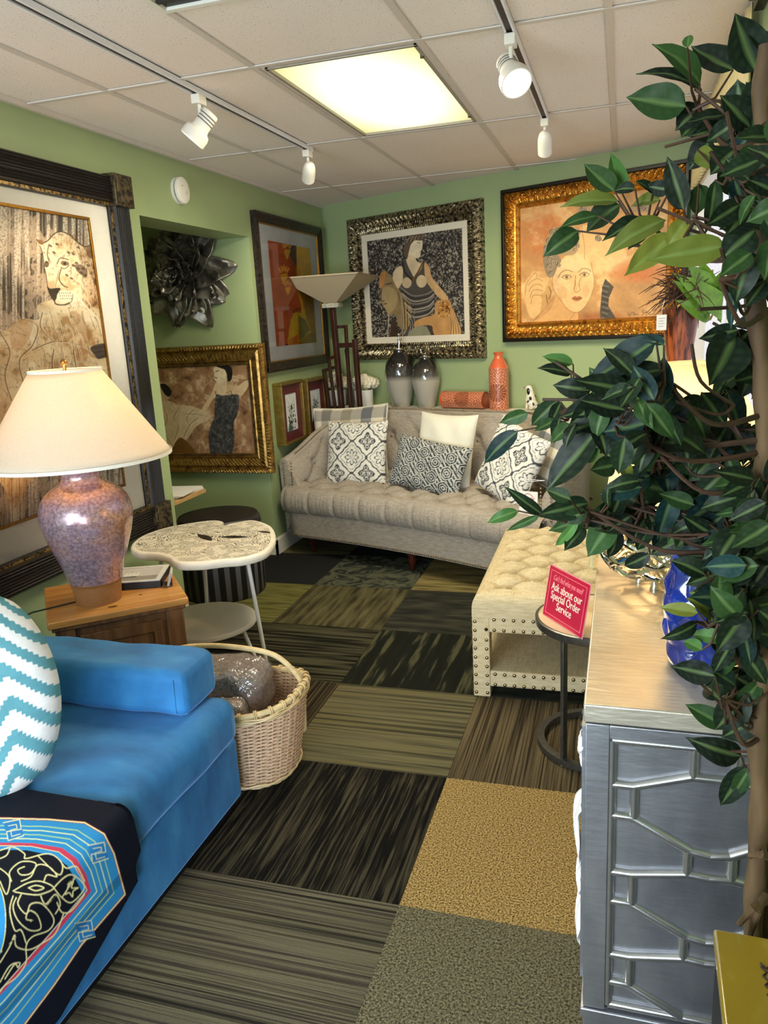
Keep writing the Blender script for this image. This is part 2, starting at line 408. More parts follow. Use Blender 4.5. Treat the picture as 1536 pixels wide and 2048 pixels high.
for i in range(-6, 3):
    for j in range(-7, 9):
        k = TILE.get((i, j + 1), keys[(i * 7 + j * 5) % len(keys)]); mb.cur = keys.index(k)
        a, b_ = x0t + 0.61 * i, y0t + 0.61 * j
        mb.box((a, b_, -0.03), (a + 0.6095, b_ + 0.6095, 0))
struct('floor', mb, [CP[k] for k in keys], smooth=False)

# ceiling: mineral tiles and a white grid
m, nt, b = nodes_of('ceiling_tile')
n1 = noise_node(nt, 150, 2); n2 = noise_node(nt, 1.1, 3); n3 = noise_node(nt, 60, 2)
r1 = ramp(nt, n1.outputs[0], [(0.30, lin('#a99c92')), (0.37, lin('#ece4dc'))])
r2 = ramp(nt, n2.outputs[0], [(0.3, (0.93, 0.90, 0.88)), (0.7, (1, 1, 1))])
mx = nt.nodes.new('ShaderNodeMixRGB'); mx.blend_type = 'MULTIPLY'; mx.inputs[0].default_value = 1
nt.links.new(r1.outputs[0], mx.inputs[1]); nt.links.new(r2.outputs[0], mx.inputs[2]); nt.links.new(mx.outputs[0], b.inputs['Base Color'])
b.inputs['Roughness'].default_value = 0.9; bump(nt, b, n1.outputs[0], 0.3, 0.003); CT = m
mb = MB()
LXa, LXb, LYa, LYb = -1.250, -0.683, 2.835, 3.985
for lo, hi in (((-3.6, -2.4, CEIL), (LXa, 6.4, CEIL + .04)), ((LXb, -2.4, CEIL), (0.6, 6.4, CEIL + .04)), ((LXa, -2.4, CEIL), (LXb, LYa, CEIL + .04)), ((LXa, LYb, CEIL), (LXb, 6.4, CEIL + .04))): mb.box(lo, hi)
struct('ceiling', mb, CT, smooth=False)
mb = MB(); gx = [-0.06 - 0.61 * k for k in range(-1, 4)]; gy = [0.36, 1.58, 2.80, 4.02, 5.24]
for x in gx[1:]: mb.box((x - .012, -2.4, CEIL - .006), (x + .012, 6.1, CEIL - .001))
for y in gy: mb.box((LX, y - .012, CEIL - .007), (RX, y + .012, CEIL - .002))
mb.box((LX, -2.4, CEIL - .022), (LX + .02, 6.03, CEIL - .001))
struct('trim_1', mb, mat('grid_metal', '#cfc7bd', 0.5, var=0.03), smooth=False)

# walls
mb = MB()
mb.box((-2.49, -2.4, 0), (LX, 3.50, CEIL)); mb.box((-2.49, 3.50, 2.10), (LX, 4.69, CEIL)); mb.box((-2.49, 4.69, 0), (LX, 6.25, CEIL)); mb.box((-3.6, 4.69, 0), (-2.49, 4.80, CEIL))
mb.box((-3.6, 3.40, 0), (-3.5, 4.69, CEIL)); mb.box((-3.6, 3.40, 0), (-2.49, 3.50, CEIL))
struct('wall_left', mb, GREEN, smooth=False)
mb = MB(); Mw = Matrix(((WD.x, WN.x, 0, WA.x), (WD.y, WN.y, 0, WA.y), (0, 0, 1, 0), (0, 0, 0, 1)))
mb.box((-0.35, -0.12, 0), (2.95, 0, CEIL), Mw); struct('wall_back', mb, GREEN, smooth=False)
mb = MB(); mb.box((RX, -2.4, 0), (RX + .1, 2.2, CEIL)); mb.box((RX, 4.80, 0), (RX + .1, 5.1, CEIL)); mb.box((RX, 2.2, 0), (RX + .1, 4.80, 1.02)); mb.box((RX, 2.2, 2.17), (RX + .1, 4.80, CEIL))
struct('wall_right', mb, GREEN, smooth=False)
mb = MB(); mb.box((-.70, -1.0, 0), (RX, -.9, CEIL)); mb.box((-2.27, -1.0, 0), (-.70, -.9, .45)); mb.box((-2.27, -1.0, 2.2), (-.70, -.9, CEIL)); struct('wall_light_block', mb, GREEN, smooth=False)  # unseen wall added behind the camera to keep daylight off the ficus
# baseboards
mb = MB(); mb.box((LX, 4.675, 0), (LX + .015, 6.03, .105)); mb.box((LX, 4.673, .105), (LX + .009, 6.03, .115)); mb.box((LX, -2.4, 0), (LX + .015, 3.5, .105))
mb.box((-3.5, 4.675, 0), (LX + .015, 4.69, .105)); struct('baseboard_left', mb, TRIMW, smooth=False)
mb = MB(); mb.box((0.01, 0, 0), (2.83, 0.015, .105), Mw); struct('baseboard_back', mb, TRIMW, smooth=False)
# glowing speckled panel added in place of a mirror, backlights the ficus
glow_panel = bpy.data.objects.new('glow_panel_1', None); COL.objects.link(glow_panel); glow_panel['kind'] = 'structure'
m, nt, b = nodes_of('glow_pane'); nt.nodes.remove(b)
e = nt.nodes.new('ShaderNodeEmission'); nz = noise_node(nt, 120, 3); r = ramp(nt, nz.outputs[0], [(0.35, lin('#a9a7ac')), (0.5, lin('#d7d5d8'))])
nt.links.new(r.outputs[0], e.inputs[0]); e.inputs[1].default_value = 1.25; nt.links.new(e.outputs[0], nt.nodes['Material Output'].inputs[0])
mb = MB(); mb.box((RX + .05, 2.24, 1.06), (RX + .06, 4.76, 2.13)); part('pane', mb, m, glow_panel, smooth=False)
mb = MB(); mb.box((RX - .015, 2.2, 1.02), (RX + .09, 4.8, 1.06)); mb.box((RX - .015, 2.2, 2.13), (RX + .09, 4.8, 2.17)); mb.box((RX - .015, 2.2, 1.06), (RX + .09, 2.24, 2.13)); mb.box((RX - .015, 4.76, 1.06), (RX + .09, 4.8, 2.13)); mb.box((RX + .01, 3.48, 1.06), (RX + .07, 3.52, 2.13))
part('panel_frame', mb, TRIMW, glow_panel, smooth=False)
# pleated valance above the glowing panel
mb = MB(); mb.grid(240, 6, lambda u, v: Vector((RX - .035 + .012 * math.sin(u * 130) * (0.6 + .4 * v), 2.9 + 2.0 * u, 2.425 - .27 * v)))
va = part('pleated_valance', mb, mat('cream_cloth', '#e6d29a', 0.8, var=0.12, scale=12, stretch=(1, 8, 1), bumpk=.1)); tag(va, 'cream pleated valance hung above the glowing panel behind the ficus leaves', 'valance')
sol = va.modifiers.new('s', 'SOLIDIFY'); sol.thickness = .003
mb = MB(); mb.box((RX - .03, 0.2, CEIL - .05), (RX - .001, 2.88, CEIL - .002)); mb.box((RX - .045, 0.2, CEIL - .02), (RX - .03, 2.88, CEIL - .002))
struct('trim_2', mb, mat('dark_trim', '#2a2321', 0.35, var=.3), smooth=False)

# ceiling light
t = thing('ceiling_light', 'large flush fluorescent ceiling light with glowing yellow-white panel', 'ceiling light', ((LXa + LXb) / 2, (LYa + LYb) / 2, CEIL))
m, nt, b = nodes_of('light_diffuser'); nt.nodes.remove(b)
e = nt.nodes.new('ShaderNodeEmission'); tc = nt.nodes.new('ShaderNodeTexCoord'); mp = nt.nodes.new('ShaderNodeMapping'); gr = nt.nodes.new('ShaderNodeTexGradient'); gr.gradient_type = 'SPHERICAL'
nt.links.new(tc.outputs['Object'], mp.inputs[0]); mp.inputs['Scale'].default_value = (2.6, 1.15, 1); nt.links.new(mp.outputs[0], gr.inputs[0])
r = ramp(nt, gr.outputs[0], [(0.0, lin('#e3dc92')), (0.45, lin('#fff9cf'))]); mt = nt.nodes.new('ShaderNodeMath'); mt.operation = 'MULTIPLY_ADD'
nt.links.new(gr.outputs[0], mt.inputs[0]); mt.inputs[1].default_value = 1.3; mt.inputs[2].default_value = 0.85
nt.links.new(r.outputs[0], e.inputs[0]); nt.links.new(mt.outputs[0], e.inputs[1]); nt.links.new(e.outputs[0], nt.nodes['Material Output'].inputs[0])
hx, hy = (LXb - LXa) / 2, (LYb - LYa) / 2
mb = MB(); mb.box((-hx + .012, -hy + .012, 0.004), (hx - .012, hy - .012, 0.01)); part('diffuser', mb, m, t, smooth=False)
mb = MB()
for lo, hi in (((-hx, -hy, -.008), (-hx + .014, hy, .03)), ((hx - .014, -hy, -.008), (hx, hy, .03)), ((-hx, -hy, -.008), (hx, -hy + .014, .03)), ((-hx, hy - .014, -.008), (hx, hy, .03))): mb.box(lo, hi)
part('frame', mb, mat('light_frame', '#a9a090', .4, .3, var=.1), t, bevel=.002)
mb = MB()
for yy in (-hy + .12, hy - .12): mb = MB(); mb.lathe([(.008, -.012), (.008, 0)], 10, (hx - .012, yy, 0)); part('latch', mb, mat('dark_trim2', '#4a4238', .4), t)
# air vent
t = thing('ceiling_vent', 'dark slotted ceiling air vent at the top edge of the photo', 'vent', (-1.0, 1.95, CEIL))
mb = MB(); mb.box((-.27, -.27, -.003), (.27, .27, .02)); part('backing', mb, BLACK, t, smooth=False)
mb = MB(); mb.box((-.29, -.29, -.012), (-.27, .29, 0)); mb.box((.27, -.29, -.012), (.29, .29, 0)); mb.box((-.27, -.29, -.012), (.27, -.27, 0)); mb.box((-.27, .27, -.012), (.27, .29, 0)); part('vent_frame', mb, TRIMW, t, smooth=False)
for k in range(8):
    mb = MB(); mb.box((-.27, -.24 + k * .065, -.010), (.27, -.225 + k * .065, -.004)); part('slat', mb, mat('vent_slat', '#2e2d2b', .4), t, smooth=False)

# track lighting
def track(x, y0, y1, label):
    t = thing('lighting_track', label, 'light track', (x, (y0 + y1) / 2, CEIL)); h = (y1 - y0) / 2
    mb = MB(); z0 = -.024
    mb.box((-.017, -h, z0), (-.010, h, -.001)); mb.box((.010, -h, z0), (.017, h, -.001)); mb.box((-.017, -h, -.006), (.017, h, -.001)); part('rail', mb, mat('track_white', '#e6e6ea', .3, var=.03), t, bevel=.0015)
    mb = MB(); mb.box((-.010, -h, -.018), (.010, h, -.007)); part('channel', mb, mat('track_dark', '#3a2e28', .6), t, smooth=False)
    mb = MB(); mb.box((-.018, h - .03, -.027), (.018, h + .004, -.001)); part('end_cap', mb, mat('track_white', ''), t, bevel=.002)
    return t
track(-1.583, .2, 4.09, 'long white lighting track on the left side of the ceiling')
track(-.367, .2, 4.06, 'white lighting track on the ceiling right of the fluorescent light')
HW = mat('lamp_head_white', '#e4dfd2', .35, var=.04, scale=10)
BULB = emission('bulb_glow', '#fff1c8', 14)
def head(x, y, aim, label, power, color=(1, .82, .58), ang=70, lit=True, style='flare'):
    t = thing('track_spotlight', label, 'spotlight', (x, y, CEIL - .03), 0, 'spotlights on the ceiling tracks')
    mb = MB(); mb.box((-.018, -.03, -.028), (.018, .03, .006)); part('adapter', mb, HW, t, bevel=.004)
    mb = MB(); mb.tube([(0, 0, -.026), (0, 0, -.075)], .007, 8); part('stem', mb, HW, t)
    d = (Vector(aim) - Vector((x, y, CEIL - .12))).normalized(); q = d.to_track_quat('Z', 'Y').to_matrix().to_4x4(); M = Matrix.Translation(Vector((0, 0, -.105))) @ q
    mb = MB()
    if style == 'flare': mb.lathe([(.024, -.065), (.032, -.062), (.033, -.058), (.033, 0), (.036, .012), (.048, .02), (.052, .034), (.052, .062), (.048, .062), (.044, .03), (.01, .0)], 28, M=M, cap=False)
    else: mb.lathe([(.001, -.075), (.016, -.07), (.027, -.058), (.033, -.03), (.034, .0), (.034, .045), (.030, .045), (.028, .01), (.01, 0)], 28, M=M, cap=False)
    part('lamp_head', mb, HW, t)
    if style == 'flare':
        mb = MB()
        for z_ in (-.048, -.036, -.024): mb.lathe([(.0335, z_), (.0345, z_ + .001), (.0345, z_ + .004), (.0335, z_ + .005)], 24, M=M, cap=False)
        part('cooling_ring', mb, mat('ring_grey', '#77716a', .5), t)
    mb = MB(); rr = .043 if style == 'flare' else .026; mb.lathe([(rr, .03), (rr * .8, .036), (.001, .042)], 20, M=M, cap=False); part('bulb', mb, BULB if lit else HW, t)
    if lit:
        p = Vector((x, y, CEIL - .135)) + d * .07
        light('spot_beam', 'SPOT', p, power, color, aim, .03, spot=math.radians(ang), blend=.8)
head(-1.583, 2.94, (-2.3, 2.7, 1.5), 'white flared spotlight on the left track, the one nearer the camera', 24, (1, .78, .5), 60)
head(-1.583, 4.05, (-2.27, 5.3, 1.5), 'small white rounded spotlight at the far end of the left track', 30, ang=60, style='round')
head(-.367, 2.83, (.30, 1.75, 1.0), 'white flared spotlight with bright bulb on the right track', 20, (1, .80, .5), 62)
head(-.367, 4.03, wall(1.95, 0, 1.3), 'small white rounded spotlight at the far end of the right track', 30, (1, .78, .46), ang=85, style='round')

# smoke detector
t = thing('smoke_detector', 'round white smoke detector high on the green wall over the alcove', 'smoke detector', M=facing((LX, 3.887, 2.263), (1, 0, 0)))
mb = MB(); mb.lathe([(.068, 0), (.068, .012), (.064, .014)], 40); part('base', mb, TRIMW, t)
mb = MB(); mb.lathe([(.060, .012), (.060, .02)], 40); part('vent_slot', mb, mat('slot_dark', '#4b4944', .6), t)
mb = MB(); mb.lathe([(.064, .019), (.068, .023), (.066, .034), (.055, .040), (.02, .042), (.0005, .042)], 40); part('cover', mb, TRIMW, t)
mb = MB(); mb.lathe([(.009, .041), (.009, .044), (.001, .0445)], 16, (.015, -.01, 0)); part('test_button', mb, mat('button_grey', '#cfccc4', .4), t)
mb = MB(); mb.lathe([(.003, .041), (.003, .0435)], 8, (-.02, .02, 0)); part('indicator', mb, mat('slot_dark', ''), t)

# ================================================================== pictures
def frame_ring(W, H, prof, relief=None, step=.008, k=None):
    """picture-frame moulding around an outer W x H rectangle centred on the origin; prof = [(inset, height)]; relief(s, d) adds height"""
    mb = MB()
    for side in range(4):
        L = W if side % 2 == 0 else H; n = max(2, int(L / step)); D = max(p[0] for p in prof)
        def fn(u, v, side=side, L=L):
            j = v * (len(prof) - 1); a = int(min(j, len(prof) - 1)); d, h = prof[a]
            x = -L / 2 + d + (L - 2 * d) * u; y = -((H if side % 2 == 0 else W) / 2 - d)
            if relief: h += relief(u * L, d, min(abs(x + L / 2), abs(L / 2 - x)))
            p = (x, y)
            for _ in range(side): p = (-p[1], p[0])
            return Vector((p[0], p[1], h))
        mb.grid(n, len(prof), fn)
    return mb
def fillprof(pts, n=4):
    out = []
    for a, b in zip(pts[:-1], pts[1:]):
        for i in range(n): out.append((a[0] + (b[0] - a[0]) * i / n, a[1] + (b[1] - a[1]) * i / n))
    out.append(pts[-1]); return out
def rect_ring(mb, o, i, z0, z1):
    (ox0, oy0, ox1, oy1), (ix0, iy0, ix1, iy1) = o, i
    mb.box((ox0, oy0, z0), (ox1, iy0, z1)); mb.box((ox0, iy1, z0), (ox1, oy1, z1)); mb.box((ox0, iy0, z0), (ix0, iy1, z1)); mb.box((ix1, iy0, z0), (ox1, iy1, z1)); return mb
def canvas(name, M, rect, z, pic, step, m, parent, label=None, curve=None):
    x0, y0, x1, y1 = rect; nx = int((x1 - x0) / step) + 2; ny = int((y1 - y0) / step) + 2
    X, Y = np.meshgrid(np.linspace(x0, x1, nx), np.linspace(y0, y1, ny), indexing='ij')
    V = np.stack([X.ravel(), Y.ravel(), np.full(nx * ny, z)], 1); A = np.array(M)
    Wd = V @ A[:3, :3].T + A[:3, 3]; C = pic.px(project(Wd))
    idx = np.arange(nx * ny).reshape(nx, ny); f = np.stack([idx[:-1, :-1], idx[1:, :-1], idx[1:, 1:], idx[:-1, 1:]], -1).reshape(-1, 4).tolist()
    o = make_obj(name, V.tolist(), f, m, parent, smooth=False, col=C)
    return o
ART = painted('art_surface', .55, .05, 300)
def local_rect(M, W, H): return (-W / 2, -H / 2, W / 2, H / 2)
MATB = mat('mat_board', '#eceae4', .8, var=.03, bumpk=.03)
GOLDF = mat('gold_fillet', '#b8862f', .32, .85, var=.3, scale=60)

# ---- leopard
def pic_leopard():
    p = Pic(0, 280, 3.072, 900, 3000, .75, '#a08f7c')
    n = fbm(p.h, p.w, 6, 90, 3, 3); n2 = fbm(p.h, p.w, 260, 120, 9, 3); n3 = fbm(p.h, p.w, 24, 10, 5, 4)
    base = np.array(lin('#b9a692')) * (0.35 + 0.9 * n3[..., None]); p.a = base
    p.mixn((n - .47) * 7 * (n2 > .42), '#e9dccb'); p.mixn((.47 - n) * 9, '#241f1e', (n3 < .55) * .85); p.mixn((n2 - .62) * 8, '#19171a', .7)
    body = [(250, 1000), (240, 1100), (130, 1100), (0, 1180), (-400, 1250), (-400, 2000), (0, 2100), (60, 2500), (-50, 3000), (200, 3000), (120, 2250), (420, 1900), (700, 1850), (720, 1536), (650, 1300), (625, 1150), (610, 950)]
    m = p.poly(body, '#dcc8a4', sm=True)
    f1 = fbm(p.h, p.w, 30, 9, 21, 5); f2 = fbm(p.h, p.w, 160, 60, 31, 3)
    p.mixn((f1 - .5) * 5, '#f3e8d0', m * 1.0); p.mixn((.43 - f1) * 7, '#a87a45', m * .8); p.mixn((.36 - f2) * 8, '#4a3120', m * .5)
    hd = p.poly([(225, 612), (262, 632), (300, 612), (330, 578), (375, 562), (430, 585), (470, 622), (520, 655), (560, 645), (592, 665), (600, 760), (625, 900), (600, 1000), (540, 1040), (470, 1030), (400, 1055), (350, 1040), (318, 1000), (330, 960), (290, 900), (283, 830), (270, 770), (262, 700), (245, 650)], '#eadcc0', sm=True)
    p.mixn((.45 - f1) * 6, '#b58a50', hd * .6); p.mixn((.40 - f2) * 9, '#5a4128', hd * .55)
    p.line([(225, 612), (262, 632), (300, 612), (330, 578), (375, 562), (430, 585), (470, 622), (520, 655), (560, 645), (592, 665)], 7, '#3a2718')
    p.line([(245, 650), (262, 700), (270, 770), (283, 830), (290, 900)], 5, '#4a3420'); p.ell(248, 628, 22, 12, '#8a6136', rot=.6)
    p.ell(556, 690, 28, 40, '#6d4d33', .8, rot=-.4); p.ell(550, 700, 16, 28, '#2c1e16', .7, rot=-.4)
    p.ell(398, 757, 27, 15, '#4b3524', .85, rot=.15); p.ell(397, 760, 15, 11, '#7d6648'); p.ell(397, 759, 9, 9, '#120d0a'); p.ell(285, 762, 13, 20, '#3b2a1e'); p.ell(284, 764, 7, 9, '#a08a68'); p.ell(283, 764, 4, 6, '#0d0a08')
    p.poly([(288, 895), (310, 912), (368, 908), (360, 935), (335, 990), (310, 960), (296, 930)], '#1c1412', sm=True); p.line([(333, 985), (345, 1008), (395, 1012), (438, 992), (446, 950)], 8, '#1c1412'); p.line([(375, 790), (362, 850), (385, 890), (415, 905)], 7, '#5d4028')
    p.ell(395, 960, 46, 38, '#f2e8d6', .85)
    g1 = fbm(p.h, p.w, 90, 40, 77, 3); side = np.clip((p.xx - 470) / 110, 0, 1) * hd; p.mixn(side * (.35 + .5 * g1), '#a87c48'); p.mixn((g1 - .56) * 7, '#6b4a2c', hd * np.clip((p.xx - 420) / 160, 0, 1))
    for k in range(46):
        a = RS.rand(); x = 455 + a * 150; y = 640 + RS.rand() * 380; p.line([(x, y), (x + 6 + 8 * RS.rand(), y + 18 + 22 * RS.rand())], 3.2, ['#4a3423', '#8b633a', '#f5ead2'][k % 3], .75)
    for k in range(16): p.line([(322 + k * 9, 585 + 12 * math.sin(k)), (328 + k * 8, 640 + 10 * math.sin(k * 2))], 3, ['#7b5734', '#caa877'][k % 2], .7)
    p.line([(300, 640), (290, 700), (300, 740)], 8, '#2e2018', .8); p.line([(420, 735), (370, 725), (350, 760)], 6, '#2e2018'); p.line([(425, 770), (395, 790), (372, 780)], 5, '#2e2018')
    p.poly([(460, 770), (500, 765), (535, 800), (530, 845), (500, 830), (470, 800)], '#3a2a1e', .75, sm=True); p.line([(360, 800), (350, 850), (340, 900)], 5, '#8b6a45', .8)
    for k in range(22): p.line([(430, 930 + k * 4), (470 + k * 5, 950 + k * 6), (500 + k * 6, 1000 + k * 6)], 2, '#f6eedc', .6)
    for k in range(18): p.ell(365 + 13 * (k % 6) + 4 * (k // 6), 940 + 17 * (k // 6), 3.4, 3.4, '#231814')
    for (x, y) in [(450, 770), (480, 790), (500, 815), (525, 830), (470, 755), (510, 790), (420, 690), (450, 700), (350, 640), (330, 690), (310, 650), (480, 660), (540, 770), (410, 830), (440, 850)]: p.ell(x, y, 12, 7, '#3f2b1c', .85, rot=.5)
    for k in range(60):
        x = 260 + RS.rand() * 360; y = 1030 + RS.rand() * 260; p.line([(x, y), (x + 18, y + 40 + RS.rand() * 50)], 4, ['#4a3423', '#f4ead6'][k % 2], .6)
    for k in range(220):
        x = -100 + RS.rand() * 720; y = 1130 + RS.rand() * 620; a = .9 + .8 * math.sin(x * .008 + y * .004) + RS.randn() * .25; L = 20 + 45 * RS.rand(); p.line([(x, y), (x + L * .5 * math.cos(a) + 4, y + L * .5 * math.sin(a)), (x + L * math.cos(a), y + L * math.sin(a))], 3.4, ['#8b5a2c', '#5b3a20', '#f5ead4', '#b98a52', '#f5ead4'][k % 5], .6)
    for l in ([(130, 1100), (230, 1140), (200, 1260), (120, 1350), (140, 1480)], [(0, 1180), (60, 1300), (30, 1450), (70, 1600)], [(200, 1290), (330, 1240), (480, 1260), (600, 1340)], [(260, 1060), (250, 1150), (330, 1230), (420, 1240)], [(180, 1400), (190, 1500), (160, 1640)], [(330, 1290), (320, 1380), (350, 1500)], [(450, 1290), (470, 1400), (520, 1480)]): p.line(l, 7, '#6b4226', .8); p.line([(x + 7, y + 3) for x, y in l], 4, '#f3e8d0', .7)
    p.poly([(90, 1120), (200, 1110), (170, 1230), (100, 1300), (60, 1220)], '#b98248', .45, sm=True); p.poly([(430, 1060), (500, 1080), (560, 1200), (600, 1290), (520, 1230)], '#a97a46', .5, sm=True)
    p.poly([(555, 1275), (620, 1250), (690, 1255), (700, 1310), (610, 1345), (580, 1320)], '#4b4846', sm=True); p.lines([[(560, 1280), (690, 1262)], [(575, 1305), (700, 1290)], [(600, 1335), (690, 1310)]], 4, '#141210')
    for k in range(14): p.line([(-20 + k * 13, 1900), (-40 + k * 16, 2200), (0 + k * 12, 2500)], 5, ['#c98c4a', '#7b4c28', '#e8d3ae'][k % 3], .7)
    return p
W_, H_ = 1.52, 1.655
Mp = facing((LX, 3.352 - W_ / 2, 1.405), (1, 0, 0))
t = thing('framed_picture', 'huge leopard print in a ribbed black and gold frame with square corner blocks', 'picture', M=Mp)
DKW = mat('ebony_ribbed', '#2b2521', .38, .25, var=.45, scale=60, stretch=(1, 1, 1), bumpk=.1)
rib = [(0, 0), (0, .045)] + [(.006 + .102 * k / 64, .05 - .004 * k / 64) for k in range(65)] + [(.112, .03), (.125, .028), (.128, .012)]
part('frame', frame_ring(W_, H_, rib, lambda s, d, e: (.004 * math.sin(d * 2 * PI / .0125) if .006 < d < .108 else 0)), DKW, t)
mb = MB(); rect_ring(mb, (-W_ / 2 + .112, -H_ / 2 + .112, W_ / 2 - .112, H_ / 2 - .112), (-W_ / 2 + .124, -H_ / 2 + .124, W_ / 2 - .124, H_ / 2 - .124), .02, .034)
part('gold_edge', mb, mat('worn_gold', '#8d713f', .4, .7, color2='#221c16', scale=70, lo=.42, hi=.55), t, smooth=False)
for sx in (-1, 1):
    for sy in (-1, 1):
        mb = MB(); cx_, cy_ = sx * (W_ / 2 - .055), sy * (H_ / 2 - .055); mb.box((cx_ - .07, cy_ - .07, 0), (cx_ + .07, cy_ + .07, .068)); mb.box((cx_ - .055, cy_ - .055, .068), (cx_ + .055, cy_ + .055, .072))
        part('corner_block', mb, mat('bronze_patina', '#5f5238', .42, .5, color2='#241d17', scale=45, lo=.4, hi=.6), t, bevel=.003)
ix0, iy0, ix1, iy1 = -W_ / 2 + .27, -H_ / 2 + .27, W_ / 2 - .275, H_ / 2 - .2
mb = MB(); rect_ring(mb, (-W_ / 2 + .12, -H_ / 2 + .12, W_ / 2 - .12, H_ / 2 - .12), (ix0 - .012, iy0 - .012, ix1 + .012, iy1 + .012), .006, .012); part('mat_board', mb, MATB, t, smooth=False)
mb = MB(); rect_ring(mb, (ix0 - .013, iy0 - .013, ix1 + .013, iy1 + .013), (ix0, iy0, ix1, iy1), .008, .016); part('gold_fillet', mb, GOLDF, t, bevel=.002)
canvas('leopard_print', Mp, (ix0, iy0, ix1, iy1), .009, pic_leopard(), .0021, ART, t)
mb = MB(); mb.add([(-W_ / 2 + .125, -H_ / 2 + .125, .018), (W_ / 2 - .125, -H_ / 2 + .125, .018), (W_ / 2 - .125, H_ / 2 - .125, .018), (-W_ / 2 + .125, H_ / 2 - .125, .018)], [(0, 1, 2, 3)]); part('glazing', mb, glassy('picture_glass'), t, smooth=False)

# ---- abstract orange and yellow
def pic_abstract():
    p = Pic(250, 380, 3.072, 1300, 1200, .6, '#c8622c')
    f = fbm(p.h, p.w, 30, 30, 2, 4)
    p.poly([(1050, 300), (1300, 300), (1300, 1000), (1100, 1000), (1080, 700), (1050, 600)], '#e8c01c'); p.poly([(870, 280), (1050, 330), (1055, 600), (1030, 760), (1010, 1000), (900, 1000)], '#c2602f')
    p.poly([(980, 300), (1055, 340), (1055, 480), (1010, 400)], '#3f5b5a', .8); p.poly([(1055, 560), (1300, 540), (1300, 620), (1100, 720)], '#e08a1e')
    p.poly([(1080, 600), (1200, 640), (1300, 860), (1300, 1000), (1150, 1000)], '#b98f22')
    p.poly([(1030, 770), (1075, 750), (1130, 830), (1140, 990), (1010, 985), (1005, 880)], '#d9b92c', sm=True); p.poly([(1060, 760), (1110, 800), (1135, 860), (1070, 940)], '#7f8046', .9); p.poly([(1005, 920), (1070, 880), (1070, 990), (1005, 990)], '#d07f22')
    p.poly([(1070, 940), (1130, 880), (1300, 850), (1300, 1010), (1080, 1010)], '#8b6d22', .8); p.poly([(950, 980), (1000, 940), (1010, 1000), (930, 1000)], '#3b2a1c')
    for (x, y, s) in [(995, 370, 1), (975, 520, 1.1), (1085, 470, 1), (1000, 600, .8)]:
        p.poly([(x - 18 * s, y), (x - 12 * s, y + 30 * s), (x, y + 55 * s), (x + 14 * s, y + 25 * s), (x + 20 * s, y - 5 * s)], '#efbd3a', sm=True)
        for k in range(5): p.ell(x - 22 * s + 11 * s * k, y - 25 * s - 8 * (2 - abs(k - 2)), 4.5 * s, 18 * s, '#f1c14c', rot=(k - 2) * .2)
    for k in range(5): p.line([(1040 - k * 3, 725 + k * 7), (1080, 722 + k * 7)], 2.5, '#4a2213')
    p.mul(.75 + .5 * f); return p
W_, H_ = 1.155, 1.02
Mp = facing((LX, 5.312, 1.753), (1, 0, 0))
t = thing('framed_picture', 'orange and yellow abstract print with wide white mat on the left wall by the corner', 'picture', M=Mp)
pr = fillprof([(0, 0), (0, .04), (.012, .046), (.035, .036), (.06, .028), (.066, .02)], 4)
part('frame', frame_ring(W_, H_, pr), mat('dark_bronze_frame', '#3a2e24', .35, .35, var=.5, scale=50, color2='#16110e'), t)
mb = MB(); rect_ring(mb, (-W_ / 2 + .062, -H_ / 2 + .062, W_ / 2 - .062, H_ / 2 - .062), (-W_ / 2 + .07, -H_ / 2 + .07, W_ / 2 - .07, H_ / 2 - .07), .012, .024); part('gold_fillet', mb, GOLDF, t, smooth=False)
a = (-W_ / 2 + .21, -H_ / 2 + .165, W_ / 2 - .2, H_ / 2 - .165)
mb = MB(); rect_ring(mb, (-W_ / 2 + .06, -H_ / 2 + .06, W_ / 2 - .06, H_ / 2 - .06), a, .006, .012); part('mat_board', mb, mat('mat_blue_white', '#dfe6ec', .8, var=.02, bumpk=.02), t, smooth=False)
canvas('abstract_print', Mp, a, .009, pic_abstract(), .003, ART, t)
mb = MB(); mb.add([(-W_ / 2 + .065, -H_ / 2 + .065, .018), (W_ / 2 - .065, -H_ / 2 + .065, .018), (W_ / 2 - .065, H_ / 2 - .065, .018), (-W_ / 2 + .065, H_ / 2 - .065, .018)], [(0, 1, 2, 3)]); part('glazing', mb, glassy('picture_glass'), t, smooth=False)

